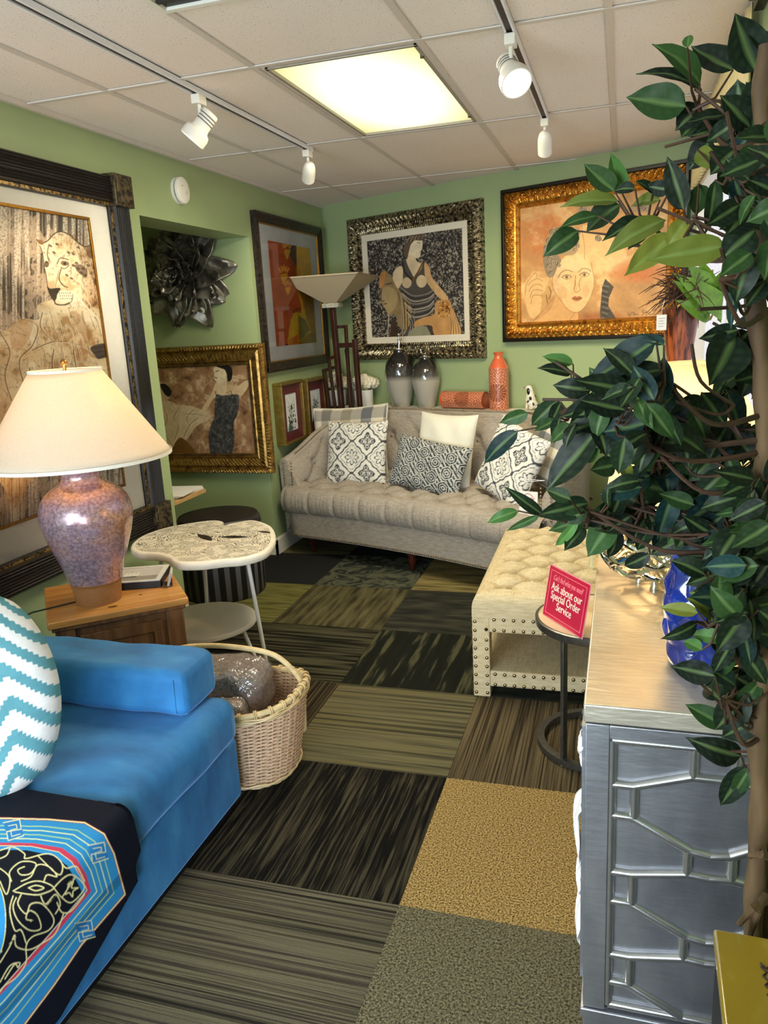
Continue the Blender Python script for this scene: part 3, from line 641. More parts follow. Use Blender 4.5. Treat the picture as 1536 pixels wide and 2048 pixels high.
# ---- seated figure in the silver frame (back wall)
def pic_figure():
    p = Pic(680, 360, 4.8, 1536, 1824, .6, '#2f2b28')
    f = fbm(p.h, p.w, 150, 150, 4, 3); p.a = np.array(lin('#2b2725')) * (.4 + 1.2 * f[..., None]); p.mixn((f - .52) * 5, '#b5ab97', .8)
    g = fbm(p.h, p.w, 20, 20, 14, 4)
    skin, dark, drap = '#cdb692', '#1b1714', '#4a443e'
    # big profile head on the left
    h = p.poly([(385, 900), (430, 870), (500, 930), (560, 1020), (640, 1110), (690, 1230), (680, 1340), (640, 1440), (560, 1400), (540, 1300), (470, 1290), (440, 1220), (425, 1180), (388, 1150), (400, 1100), (380, 1000)], '#8a744e', sm=True)
    p.poly([(400, 1050), (470, 1020), (540, 1080), (540, 1200), (470, 1285), (430, 1230), (390, 1150)], '#a08a60', sm=True); p.poly([(375, 960), (400, 890), (440, 880), (430, 960), (395, 1050)], '#b07a44', sm=True)
    p.line([(400, 1040), (392, 1150), (425, 1160)], 7, '#3a2a18'); p.line([(420, 1190), (450, 1185)], 8, dark); p.line([(440, 1000), (500, 990)], 8, dark)
    for k in range(6): p.line([(560 + k * 22, 1080 + k * 25), (590 + k * 14, 1250), (600 + k * 12, 1430)], 9, ['#4b3820', '#b39a66'][k % 2], .8)
    p.line([(470, 1290), (455, 1510)], 10, '#a59a80'); p.line([(580, 1060), (600, 1520)], 12, '#8d7f66'); p.poly([(500, 1300), (560, 1420), (580, 1540), (470, 1540)], '#3b2c20')
    # figure
    p.poly([(590, 780), (640, 780), (720, 900), (800, 800), (860, 830), (880, 1000), (910, 1100), (900, 1220), (860, 1300), (760, 1400), (720, 1540), (600, 1540), (680, 1360), (720, 1240), (620, 1120), (560, 1020)], drap, sm=True)
    p.poly([(520, 870), (560, 830), (600, 840), (600, 960), (560, 1040), (530, 1000), (505, 940)], skin, sm=True)
    p.poly([(640, 700), (640, 790), (680, 880), (720, 930), (790, 820), (730, 770), (720, 700)], skin, sm=True)
    p.poly([(680, 610), (720, 570), (785, 575), (790, 640), (775, 690), (765, 740), (725, 745), (700, 720), (640, 720), (650, 670)], '#d8c8a8', sm=True)
    p.poly([(650, 560), (700, 520), (770, 510), (815, 545), (780, 580), (720, 580), (680, 620), (660, 690), (640, 760), (610, 690), (620, 620)], '#5c4c3c', sm=True)
    for k in range(9): p.line([(640 + k * 18, 600 - k * 5), (660 + k * 17, 560 - k * 4), (690 + k * 13, 545 - k * 2)], 5, ['#a8927a', '#2c2119'][k % 2])
    p.line([(740, 600), (770, 605)], 6, dark); p.line([(765, 690), (780, 690)], 5, '#5d3a2a')
    p.poly([(810, 800), (855, 830), (880, 930), (960, 1030), (1030, 1120), (1060, 1230), (1000, 1170), (930, 1110), (860, 1020), (820, 950)], '#c39c6c', sm=True)
    p.ell(640, 985, 46, 52, '#b9a380'); p.ell(782, 972, 50, 60, '#c9b28a')
    p.line([(600, 790), (620, 880), (690, 960)], 16, '#26201c'); p.line([(790, 800), (750, 880), (700, 960)], 18, '#6b4a24')
    for k in range(9): p.line([(580 + k * 8, 1030 + k * 30), (700, 1110 + k * 26), (840, 1090 + k * 25), (900, 1050 + k * 22)], 10, ['#8e8478', '#1c1815', '#b3a894'][k % 3], .85)
    for k in range(5): p.line([(700 - k * 12, 1300 + k * 10), (720 - k * 10, 1400), (690 - k * 14, 1540)], 10, ['#8e8478', '#1c1815'][k % 2], .8)
    # small curly-haired child figure at right
    p.poly([(930, 1160), (1040, 1150), (1080, 1230), (1130, 1350), (1160, 1480), (1040, 1500), (900, 1500), (880, 1400), (760, 1400), (715, 1410), (720, 1360), (800, 1320), (900, 1290), (910, 1220)], '#b98a52', sm=True)
    p.ell(1000, 1240, 62, 85, '#a87436')
    for k in range(40): p.ell(945 + RS.rand() * 110, 1165 + RS.rand() * 150, 10, 9, ['#d3a766', '#5f3a18', '#c28e4c'][k % 3])
    p.line([(870, 1400), (900, 1500)], 12, '#5b3217'); p.poly([(680, 1440), (760, 1400), (850, 1420), (890, 1500), (670, 1510)], '#8a866c', sm=True); p.poly([(830, 1400), (870, 1400), (910, 1500), (880, 1500)], '#3c3430')
    for k in range(7): p.line([(1050 + k * 8, 1250 + k * 10), (1070 + k * 9, 1380), (1060 + k * 14, 1490)], 7, ['#6b4422', '#d8b883'][k % 2], .7)
    p.mul(.7 + .6 * g); return p
s0, s1, z0, z1 = .272, 1.473, 1.250, 2.300
W_, H_ = s1 - s0, z1 - z0
Mp = frameM(WD, (0, 0, 1), WN, wall((s0 + s1) / 2, 0, (z0 + z1) / 2))
t = thing('framed_picture', 'draped seated figure painting in a carved dark silver frame on the back wall', 'picture', M=Mp)
def relief_s(s, d, e):
    if d < .02: return .004 * math.sin(s * 2 * PI / .03)
    if d < .075: return .012 * max(0, math.sin(s * 2 * PI / .042 + d * 60)) * math.sin((d - .02) / .055 * PI) + .003 * math.sin(s * 300)
    if .085 < d < .12: return .006 * math.sin(s * 2 * PI / .024 + 3 * math.sin(d * 90))
    return 0
pr = fillprof([(0, 0), (0, .035), (.012, .05), (.04, .07), (.075, .052), (.083, .034), (.12, .03), (.125, .018)], 5)
SILV = mat('antique_silver', '#a89c7c', .3, .85, color2='#2a251d', scale=50, lo=.4, hi=.58, bumpk=.5)
part('frame', frame_ring(W_, H_, pr, relief_s, .004), SILV, t)
L_ = .125; iw = .045
mb = MB(); a = (-W_ / 2 + L_ + iw, -H_ / 2 + L_ + iw, W_ / 2 - L_ - iw, H_ / 2 - L_ - iw)
rect_ring(mb, (-W_ / 2 + L_ - .003, -H_ / 2 + L_ - .003, W_ / 2 - L_ + .003, H_ / 2 - L_ + .003), a, .006, .020); part('linen_liner', mb, mat('liner_cream', '#ded5bf', .8, var=.05, bumpk=.1, scale=300), t, bevel=.002)
canvas('figure_painting', Mp, a, .010, pic_figure(), .0024, ART, t)

# ---- golden face painting
def pic_gold():
    p = Pic(980, 300, 3.657, 1500, 1500, .6, '#d9a765')
    f = fbm(p.h, p.w, 9, 9, 6, 5); g = fbm(p.h, p.w, 70, 70, 8, 3)
    p.a = np.array(lin('#cf9c62')) * (.55 + .7 * f[..., None]); p.mixn((f - .56) * 5, '#e3c48c', .9); 
    d = ((p.xx - 400) / 230) ** 2 + ((p.yy - 620) / 260) ** 2; p.mixn((1 - d) * 1.2 * g * 1.6, '#b8582a', (p.xx < 620) * .6)
    d = ((p.xx - 1090) / 240) ** 2 + ((p.yy - 880) / 110) ** 2; p.mixn((1 - d) * 1.2, '#c06a38', .8); d = ((p.xx - 800) / 240) ** 2 + ((p.yy - 1230) / 60) ** 2; p.mixn((1 - d) * 1.2, '#8f4a22', .7)
    face = p.poly([(500, 830), (560, 770), (650, 750), (720, 790), (745, 880), (760, 960), (740, 1060), (690, 1150), (625, 1190), (570, 1165), (510, 1090), (465, 1010), (455, 930), (470, 870)], '#dfb87e', sm=True)
    p.mixn(np.clip(((p.xx - 480) / -60 + 1), 0, 1) * face * .6, '#a8683a'); p.mixn(np.clip((f - .45) * 3, 0, .5), '#f0d3a0', face * 1.0); p.ell(530, 1040, 34, 46, '#cf9c68', .5); p.ell(700, 1030, 26, 44, '#cf9c68', .5); p.poly([(618, 930), (640, 1030), (612, 1020)], '#c08a58', .5); p.poly([(500, 1080), (570, 1165), (640, 1190), (560, 1230), (480, 1130)], '#b0683c', .7, sm=True)
    p.poly([(640, 760), (650, 600), (690, 540), (760, 600), (900, 640), (1000, 760), (900, 850), (760, 900), (740, 820)], '#e2bd82', .7, sm=True)
    p.poly([(430, 1180), (500, 1060), (560, 1160), (640, 1190), (600, 1270), (290, 1285)], '#d6a468', .9, sm=True)
    p.poly([(260, 960), (330, 900), (360, 940), (400, 960), (430, 1000), (370, 1060), (380, 1100), (360, 1190), (300, 1230), (260, 1130), (250, 1050)], '#e3b77a', .9, sm=True)
    hair = p.poly([(385, 760), (400, 700), (440, 700), (500, 770), (520, 810), (490, 860), (465, 920), (430, 930), (405, 890), (390, 830)], '#8d7a62', sm=True)
    p.poly([(440, 590), (480, 560), (540, 560), (640, 570), (650, 690), (620, 760), (560, 770), (480, 760), (400, 720), (405, 660)], '#a48c66', .9, sm=True)
    p.poly([(640, 440), (700, 370), (760, 400), (740, 500), (700, 505)], '#a78a6a', sm=True); p.poly([(1000, 440), (1080, 380), (1160, 400), (1150, 450)], '#a78a6a', sm=True)
    curls = [(455, 600, 24), (500, 590, 26), (430, 660, 24), (410, 715, 20), (470, 820, 26), (430, 850, 22), (440, 790, 24), (445, 900, 18), (540, 580, 20), (640, 600, 20), (635, 650, 16), (640, 700, 15), (680, 430, 24), (720, 470, 26), (790, 645, 24), (1120, 420, 24), (500, 840, 16), (620, 730, 14)]
    for x, y, r in curls:
        p.ell(x, y, r, r, '#8c7860'); pts = [(x + r * (1 - k / 22) * math.cos(k * .62), y + r * (1 - k / 22) * math.sin(k * .62)) for k in range(20)]; p.line(pts, 5, '#33261c', sm=False); p.line([(a_ + 4, b_ + 3) for a_, b_ in pts], 3, '#cdbb99', sm=False)
    ink = '#8a5a34'
    p.lines([[(500, 930), (520, 895), (560, 878), (605, 890)], [(648, 890), (680, 865), (725, 875), (735, 890)]], 5, ink)
    for x, y in ((560, 928), (690, 910)):
        p.line([(x - 36, y + 4), (x - 10, y - 14), (x + 20, y - 12), (x + 36, y + 2)], 5, '#5d3a22'); p.line([(x - 36, y + 4), (x, y + 18), (x + 34, y + 4)], 3, ink); p.ell(x, y + 1, 14, 13, '#a08462'); p.ell(x, y + 1, 6, 6, '#3a2518')
    p.lines([[(625, 920), (622, 980), (612, 1020), (630, 1040), (655, 1030), (660, 1015)], [(665, 930), (650, 980), (655, 1010)]], 4, ink)
    p.poly([(598, 1085), (620, 1068), (636, 1074), (652, 1068), (672, 1082), (640, 1092)], '#a8623c', sm=True); p.poly([(600, 1086), (640, 1092), (670, 1084), (650, 1104), (620, 1104)], '#c08050', sm=True); p.line([(598, 1086), (636, 1092), (672, 1083)], 4, '#4a2818')
    p.lines([[(500, 830), (465, 900), (458, 1000), (510, 1090), (570, 1165), (625, 1190), (690, 1150), (740, 1060), (762, 960), (745, 870)], [(470, 1075), (290, 1285)], [(620, 1190), (560, 1270)], [(690, 800), (690, 700), (670, 560), (700, 545)]], 3.5, ink, .8)
    for k in range(4): p.line([(275 + k * 8, 990 + k * 45), (310, 955 + k * 38), (350, 940 + k * 40), (385, 960 + k * 36)], 4, ink, .8)
    p.line([(255, 1060), (270, 970), (330, 900), (345, 930)], 4, ink, .8); p.poly([(425, 960), (440, 935), (455, 1000), (440, 1080), (400, 1160), (370, 1170), (385, 1080)], '#c79a5c', .8, sm=True); p.lines([[(430, 1000), (445, 1040), (430, 1090)], [(410, 1060), (420, 1120)]], 7, '#7a5d3c')
    p.poly([(842, 940), (905, 1000), (870, 1080), (865, 1140), (935, 1255), (810, 1262), (803, 1180), (820, 1000)], '#4d463c')
    for k in range(14): p.line([(815 + 3 * (k % 3), 985 + k * 20), (870 - (k % 4) * 4, 1000 + k * 20)], 4, ['#8d8470', '#1c1712'][k % 2])
    sg = '#4a3524'
    p.lines([[(1010, 1190), (1022, 1215), (1035, 1190), (1060, 1185)], [(1045, 1205), (1055, 1195), (1060, 1208), (1075, 1196), (1085, 1208)], [(1130, 1172), (1112, 1180), (1125, 1196), (1108, 1208)], [(1120, 1190), (1165, 1185)], [(1142, 1175), (1140, 1210)], [(1150, 1205), (1160, 1195), (1172, 1206), (1190, 1192), (1200, 1205), (1230, 1190)]], 4, sg)
    p.mul(.88 + .24 * g); return p
s0, s1, z0, z1 = 1.628, 2.835, 1.355, 2.322
W_, H_ = s1 - s0, z1 - z0
Mp = frameM(WD, (0, 0, 1), WN, wall((s0 + s1) / 2, 0, (z0 + z1) / 2))
t = thing('framed_picture', 'sepia woman face painting in a carved gold and black frame behind the ficus', 'picture', M=Mp)
mb = MB(); rect_ring(mb, (-W_ / 2, -H_ / 2, W_ / 2, H_ / 2), (-W_ / 2 + .022, -H_ / 2 + .022, W_ / 2 - .022, H_ / 2 - .022), 0, .052); part('outer_frame', mb, mat('black_lacquer', '#17110e', .3, var=.3), t, bevel=.003)
def relief_g(s, d, e):
    if d < .07:
        q = s / .042 * 2 * PI; return .008 * math.sin(q + 2.2 * math.sin(d * 80)) * math.sin(d / .07 * PI) + .003 * math.sin(q * 3 + d * 200)
    return 0
pr = fillprof([(0, .03), (.004, .046), (.035, .055), (.07, .034), (.078, .028), (.09, .036), (.1, .026), (.104, .014)], 6)
GOLD = mat('carved_gold', '#cf9a45', .32, .9, color2='#8a561c', scale=30, lo=.3, hi=.52, bumpk=.2)
part('frame', frame_ring(W_ - .042, H_ - .042, pr, relief_g, .004), GOLD, t)
q = .021 + .102
canvas('face_painting', Mp, (-W_ / 2 + q, -H_ / 2 + q, W_ / 2 - q, H_ / 2 - q), .012, pic_gold(), .0023, ART, t)

# ---- dancer in black dress (alcove)
def pic_dancer():
    p = Pic(250, 380, 3.072, 900, 1700, .6, '#8a6546')
    f = fbm(p.h, p.w, 28, 16, 12, 4); g = fbm(p.h, p.w, 70, 50, 17, 3)
    p.a = np.array(lin('#9b7350')) * (.45 + 1.0 * f[..., None]); p.mixn((f - .58) * 6, '#cdb28c', .8); p.mixn((.4 - f) * 6, '#5d2f22', .7)
    for k in range(90):
        x = 150 + RS.rand() * 620; y = 1060 + RS.rand() * 560; a = RS.rand() * 3; L = 30 + RS.rand() * 60; p.line([(x, y), (x + L * .5 * math.cos(a) + 8, y + L * .5 * math.sin(a)), (x + L * math.cos(a), y + L * math.sin(a))], 2.4, ['#2d1d14', '#d9c6a2'][k % 3 == 0], .6)
    p.poly([(-60, 1300), (230, 1290), (330, 1320), (420, 1330), (530, 1390), (440, 1450), (380, 1530), (330, 1560), (250, 1640), (-60, 1650)], '#cbb48e', .95, sm=True)
    p.poly([(-60, 1200), (210, 1180), (270, 1220), (240, 1300), (-60, 1320)], '#bfa27c', .9, sm=True); p.poly([(215, 1195), (250, 1192), (285, 1235), (270, 1270), (240, 1250)], '#1a1310', sm=True)
    for l in ([(240, 1330), (260, 1400), (240, 1480), (290, 1560)], [(330, 1340), (300, 1400), (330, 1450), (300, 1540)], [(420, 1350), (380, 1400), (400, 1450)], [(450, 1400), (400, 1440), (360, 1520)], [(280, 1310), (350, 1370), (450, 1380), (520, 1400)]): p.line(l, 5, '#7b5a38', .7); p.line([(x + 6, y + 4) for x, y in l], 3, '#efe0c2', .6)
    for k in range(0): p.line([(240 + k * 22, 1330 + 6 * k), (300 + k * 8, 1450), (270 + k * 16, 1600)], 5, ['#7b5a38', '#efe0c2', '#493220'][k % 3], .6)
    p.poly([(290, 1590), (345, 1520), (430, 1620), (300, 1650)], '#6d4a1e', sm=True)
    p.poly([(560, 1180), (620, 1190), (640, 1240), (740, 1170), (760, 1200), (690, 1280), (560, 1270), (500, 1350), (470, 1350), (530, 1250)], '#cfb48c', sm=True)
    p.poly([(570, 1190), (600, 1150), (625, 1160), (615, 1250), (575, 1250)], '#d6bd96', sm=True)
    p.poly([(548, 1090), (600, 1080), (625, 1120), (610, 1170), (585, 1190), (550, 1165), (545, 1130)], '#ddc9a4', sm=True)
    p.poly([(560, 1082), (600, 1070), (645, 1080), (660, 1120), (652, 1165), (630, 1175), (625, 1135), (612, 1105), (590, 1095)], '#15100f', sm=True)
    p.line([(556, 1115), (576, 1108)], 5, '#1c1310'); p.line([(552, 1152), (566, 1154)], 5, '#5a2a20'); p.line([(548, 1120), (544, 1140), (552, 1146)], 3, '#5d4632')
    dr = p.poly([(560, 1258), (600, 1262), (690, 1255), (700, 1300), (690, 1380), (670, 1420), (668, 1480), (672, 1540), (640, 1640), (540, 1640), (515, 1560), (515, 1480), (545, 1400), (550, 1330)], '#3b3a3a', sm=True)
    n = fbm(p.h, p.w, 120, 90, 41, 3); p.mixn((n - .5) * 3, '#7d7a75', dr * .6); p.mixn((.45 - n) * 4, '#161516', dr * .7)
    p.lines([[(560, 1260), (552, 1235)], [(655, 1258), (650, 1235)]], 4, '#2a2522'); p.line([(620, 1240), (640, 1250)], 3, '#5b432d')
    p.mul(.8 + .4 * g); return p
Wx0, Wx1, z0, z1 = -3.40, -2.222, .582, 1.442
W_, H_ = Wx1 - Wx0, z1 - z0
Mp = frameM((1, 0, 0), (0, 0, 1), (0, -1, 0), ((Wx0 + Wx1) / 2, 4.69, (z0 + z1) / 2))
t = thing('framed_picture', 'woman in black dress painting in a wide bronze gold frame inside the alcove', 'picture', M=Mp)
def relief_b(s, d, e):
    if d < .03: return .006 * abs(math.sin(s * PI / .022 + d * 60))
    if .055 < d < .10: return .004 * math.sin(s * 2 * PI / .03 + d * 160)
    return 0
pr = fillprof([(0, 0), (.001, .03), (.01, .048), (.03, .05), (.04, .036), (.055, .042), (.1, .026), (.108, .03), (.116, .016)], 5)
BRZ = mat('bronze_gold', '#b18a48', .34, .85, color2='#6b4a22', scale=26, lo=.3, hi=.55, bumpk=.2)
part('frame', frame_ring(W_, H_, pr, relief_b, .005), BRZ, t)
a = (-W_ / 2 + .135, -H_ / 2 + .135, W_ / 2 - .135, H_ / 2 - .135)
mb = MB()
for i in range(int((a[2] - a[0]) / .014)):
    for yy in (a[1] - .008, a[3] + .008): mb.ball((a[0] + i * .014, yy, .018), .0055, 5)
for i in range(int((a[3] - a[1]) / .014)):
    for xx in (a[0] - .008, a[2] + .008): mb.ball((xx, a[1] + i * .014, .018), .0055, 5)
o = part('beaded_liner', mb, mat('bead_dark', '#4a3220', .4, .5), t); o['kind'] = 'stuff'
mb = MB(); rect_ring(mb, (-W_ / 2 + .112, -H_ / 2 + .112, W_ / 2 - .112, H_ / 2 - .112), a, .006, .016); part('liner', mb, BRZ, t, smooth=False)
canvas('dancer_painting', Mp, a, .010, pic_dancer(), .0024, ART, t)

# ---- two small framed prints
def small_print(y0, y1, z0, z1, lab, seed):
    W_, H_ = y1 - y0, z1 - z0; Mp = facing((LX, (y0 + y1) / 2, (z0 + z1) / 2), (1, 0, 0))
    t = thing('framed_print', lab, 'picture', M=Mp, group='small brush prints on the left wall')
    mb = MB(); rect_ring(mb, (-W_ / 2, -H_ / 2, W_ / 2, H_ / 2), (-W_ / 2 + .02, -H_ / 2 + .02, W_ / 2 - .02, H_ / 2 - .02), 0, .07); part('frame', mb, mat('olive_gold', '#8d7536', .38, .6, var=.3), t, bevel=.004)
    a = (-W_ / 2 + .095, -H_ / 2 + .085, W_ / 2 - .095, H_ / 2 - .085)
    mb = MB(); rect_ring(mb, (-W_ / 2 + .018, -H_ / 2 + .018, W_ / 2 - .018, H_ / 2 - .018), a, .04, .048); part('burgundy_mat', mb, mat('burgundy', '#5a1f26', .45, var=.15), t, smooth=False)
    r = np.random.RandomState(seed); p = Pic(0, 0, 1, 200, 300, 1.2, '#c9d2cf'); f = fbm(p.h, p.w, 6, 5, seed); p.a = np.array(lin('#d5dbd8')) * (.75 + .35 * f[..., None]); p.poly([(20, 300), (60, 210), (50, 160), (80, 240), (100, 300)], '#3e6a68', sm=True)
    for k in range(60):
        x = 40 + r.rand() * 130; y = 90 + r.rand() * 200; p.ell(x, y, 4 + r.rand() * 11, 3 + r.rand() * 7, ['#10130f', '#2a332a', '#5c4b44'][k % 3], rot=r.rand() * 3)
    for k in range(9): p.line([(60 + r.rand() * 60, 290), (70 + r.rand() * 60, 190), (50 + r.rand() * 110, 60 + r.rand() * 80)], 3, '#1a1714')
    for k in range(6): p.ell(160, 30 + k * 14, 4, 4, '#4b5c66')
    nx, ny = 70, 100; X, Y = np.meshgrid(np.linspace(a[0], a[2], nx), np.linspace(a[1], a[3], ny), indexing='ij'); V = np.stack([X.ravel(), Y.ravel(), np.full(nx * ny, .043)], 1)
    C = p.at((X.ravel() - a[0]) / (a[2] - a[0]) * 199, (a[3] - Y.ravel()) / (a[3] - a[1]) * 299); idx = np.arange(nx * ny).reshape(nx, ny); fc = np.stack([idx[:-1, :-1], idx[1:, :-1], idx[1:, 1:], idx[:-1, 1:]], -1).reshape(-1, 4).tolist()
    make_obj('brush_painting', V.tolist(), fc, ART, t, smooth=False, col=C)
small_print(4.84, 5.225, .735, 1.165, 'small brush print in gold and burgundy frame, nearer of the pair above the sofa arm', 3)
small_print(5.30, 5.69, .745, 1.15, 'small brush print in gold and burgundy frame, the one half hidden by the floor lamp', 8)

# ---- black metal flower wall sculpture
t = thing('wall_sculpture', 'big dark pewter metal flower sculpture hanging in the alcove', 'wall sculpture', M=frameM((1, 0, 0), (0, 0, 1), (0, -1, 0), (-2.745, 4.69, 1.90)))
PEW = mat('pewter_black', '#a09a8c', .34, .7, var=.5, scale=9, bumpk=.08, color2='#4a4740')
r = np.random.RandomState(5)
def petal(ang, L, Wd, tilt, z0, r0, fold=.35):
    mb = MB(); ca, sa = math.cos(ang), math.sin(ang); ct, st = math.cos(tilt), math.sin(tilt); ph = r.rand() * 6
    def fn(u, v):
        x = u * L; w2 = Wd * (math.sin(PI * min(1, u * .93 + .07)) ** .62) * (1 - .25 * u); y = (v - .5) * 2 * w2
        w2 *= 1 + .10 * (2 * abs(((u * 2.6 + ph) % 1) - .5) - .5); y = (v - .5) * 2 * w2; z = fold * (abs(y) / max(Wd, 1e-4)) * w2 * 1.3 + .022 * (2 * abs(((u * 2.2 + ph + v * .8) % 1) - .5)) - .10 * L * u * u * 2 * (1 - st)
        R = r0 + x * ct - z * st; Z = z0 + x * st + z * ct
        return Vector((R * ca - y * sa, R * sa + y * ca, max(.004, Z)))
    mb.grid(12, 9, fn); return mb
for ring, (n, L, Wd, tilt, z0_, r0) in enumerate([(14, .285, .10, .08, .02, .07), (14, .26, .085, .28, .035, .055), (12, .22, .08, .5, .05, .04), (10, .17, .065, .75, .06, .03), (8, .13, .05, 1.0, .07, .015), (6, .08, .035, 1.25, .08, .005)]):
    for k in range(n):
        o = part('petal', petal(2 * PI * k / n + r.rand() * .35 + ring * .3, L * (.88 + .25 * r.rand()), Wd * (.85 + .3 * r.rand()), tilt + .15 * r.randn(), z0_, r0), PEW, t, angle=25)
        sm = o.modifiers.new('s', 'SOLIDIFY'); sm.thickness = .003
mb = MB(); mb.lathe([(.05, 0), (.05, .08), (.03, .1)], 16); part('hub', mb, PEW, t)

# ================================================================== sofa
LIN = linen('sofa_linen', '#b3a898', '#8b8072', 240)
LINC = linen('ottoman_linen', '#d3c29c', '#b09c74', 240)
NAILB = mat('nail_bronze', '#a8916c', .3, .95, var=.3)
NAILP = mat('nail_pewter', '#8d8578', .28, .9, var=.3)
MAHO = mat('mahogany', '#4a1f12', .28, .0, var=.45, scale=18, stretch=(1, 1, .2), coat=.5)
def tuft(x, y, ax, ay, depth, fold=.3, wdt=.11):
    """diamond tufting: folds along the lattice lines, deep dimples on the buttons"""
    a = (x / ax + y / ay) / 2; b = (x / ax - y / ay) / 2
    da, db = abs(a - round(a)), abs(b - round(b))
    r2 = ((da + db) * ax) ** 2 + ((da - db) * ay) ** 2
    h = -depth * fold * (math.exp(-(da / wdt) ** 2) * (1) + math.exp(-(db / wdt) ** 2)) - depth * .75 * math.exp(-r2 / (.032 ** 2))
    return h + depth * .5 * min(da, .5) * min(db, .5) * 4
SS, ST = 1.53, 0.0
SofaM = frameM(WD, (-WN.x, -WN.y, 0), (0, 0, 1), wall(SS, 0, 0))     # local x along the wall, y back into the wall (y = -t), z up
t = thing('tufted_sofa', 'curved grey linen sofa with deep button tufting and nailhead trim along the back wall', 'sofa', M=SofaM)
sofa = t
def curve(u): return .075 * u * u                     # the ends curve forward
HWS = 1.04                                              # half width
# plan path of back + arms: a U that starts at the left arm tip, runs round the back, ends at the right arm tip
def plan(q, off=0.0):
    """q in [-1,1] along the U; off = distance outward from the inner face; returns x, t, normal"""
    R = .34; W2 = HWS - .10; Tb = .40 ; Tf = 1.05
    segs = [('l', Tf - Tb - R), ('c', R * PI / 2), ('b', 2 * (W2 - R)), ('c2', R * PI / 2), ('r', Tf - Tb - R)]
    tot = sum(s_[1] for s_ in segs); d = (q + 1) / 2 * tot
    x, tt, nx, nt = 0, 0, 0, 0
    if d <= segs[0][1]: x, tt, nx, nt = -W2, Tf - d, -1, 0
    else:
        d -= segs[0][1]
        if d <= segs[1][1]:
            a = d / R; nx, nt = -math.cos(a), -math.sin(a); x, tt = -W2 + R + R * nx, Tb + R + R * nt
        else:
            d -= segs[1][1]
            if d <= segs[2][1]: x, tt, nx, nt = -W2 + R + d, Tb, 0, -1
            else:
                d -= segs[2][1]
                if d <= segs[3][1]: a = d / R; nx, nt = math.sin(a), -math.cos(a); x, tt = W2 - R + R * nx, Tb + R + R * nt
                else:
                    d -= segs[3][1]; x, tt, nx, nt = W2, Tb + R + d, 1, 0
    x += nx * off; tt += nt * off
    return x, tt + curve(x), nx, nt
def toph(q):                                           # height of the top edge: high at the back, sweeping down to the arm tips
    a = abs(q); e = min(1, max(0, (a - .5) / .5)); e = e * e * (2.4 - 1.4 * e)
    return .93 - .27 * e
def pt(q, off, z):
    x, tt, nx, nt = plan(q, off); return Vector((x, -tt, z))
def backpt(u, v):
    q = -1 + 2 * u; H = toph(q); zb = .36
    prof = [(0.0, zb), (.0, .45)]                      # v 0..1 : inner face from seat up, over the roll, down the outside
    if v < .52:
        k = v / .52; z = zb + (H - .035 - zb) * k; lean = .075 * k; off = -.035 + lean
        arc = (q + 1) / 2 * 3.3
        td = tuft(arc, z - .60, .135, .14, .035) if k > .05 else 0
        off += -(.018 + td) * math.sin(PI * min(1, k * 1.05)) ** .5 * (1 if k < .98 else .5)
    elif v < .66:
        k = (v - .52) / .14; a = PI * k; cxo = .075; off = cxo - .035 * math.cos(a) - .0; z = H - .035 + .035 * math.sin(a)
    else:
        k = (v - .66) / .34; off = .110 - .02 * k; z = H - .035 - (H - .035 - .14) * k
    return pt(q, off, z)
mb = MB(); mb.grid(300, 90, backpt)
# arm tip caps
for q in (-1, 1):
    ring = [backpt(0 if q < 0 else 1, j / 89) for j in range(90)]; c = sum(ring, Vector()) / 90; o_ = len(mb.v)
    mb.add(ring + [c], [((j + 1) % 90, j, 90) if q < 0 else (j, (j + 1) % 90, 90) for j in range(90)])
part('back_and_arms', mb, LIN, t, angle=60)
# seat cushion
def seat_front(x): return 1.16 + .075 * x * x + .02
def seatpt(u, v):
    x = -(HWS - .06) + 2 * (HWS - .06) * u; tf = seat_front(x) - .02; tb = .40 + curve(x)
    ex = max(0, abs(x) - (HWS - .16)) / .10; ex = min(1, ex)
    if v < .62:
        k = v / .62; tt = tb + (tf - .07 - tb) * k; z = .475 + .012 * math.sin(PI * k)
        z += tuft(x, tt - 1.0 - .075 * x * x, .105, .115, .032)
        z -= .012 * ex ** 3
        if k > .93: z -= .004
    else:
        k = (v - .62) / .38; a = k * PI * .93; rz = .095; cz = .475 - rz
        tt = tf - .07 + .085 * math.sin(a) ** .8; z = cz + rz * math.cos(a) 
        cr = .010 * math.exp(-(abs(((x / .21) % 1) - .5) / .06) ** 2) * math.sin(a) ; tt -= cr
        tt += .0012 * math.sin(x * 150 + 3 * math.sin(x * 31)) * math.sin(a)
        tt -= .03 * ex ** 2
    return Vector((x, -tt, z))
mb = MB(); mb.grid(330, 110, seatpt); part('seat_cushion', mb, LIN, t, angle=60)
# apron under the seat
def apron(u, v):
    a = -PI * .5 + PI * u
    x = -(HWS - .02) + 2 * (HWS - .02) * u
    e = max(0, abs(x) - (HWS - .18)) / .16; tt = seat_front(x) - .035 - .14 * min(1, e) ** 2.2
    z = .31 - .175 * v; return Vector((x * (1 - .01 * v), -(tt - .012 * v), z))
mb = MB(); mb.grid(120, 8, apron); 
nn = len(mb.v)
mb.add([Vector((x_, -t_, .14)) for x_, t_ in [(-.93, .35), (.93, .35), (.97, 1.05), (-.97, 1.05)]], [(0, 1, 2, 3)])
part('front_apron', mb, LIN, t)
btn = MB(); btn.ball((0, 0, 0), .0105, 8, .5); bme = small_mesh('button', btn, LIN); L = []
for i in range(-8, 9):
    for j in range(-6, 1):
        if (i + j) % 2: continue
        x, tt = i * .105, 1.0 + j * .115 + .075 * (i * .105) ** 2
        if tt < .45 or abs(x) > .86: continue
        L.append(Matrix.Translation((x, -tt, .475 + .012 - .022)))
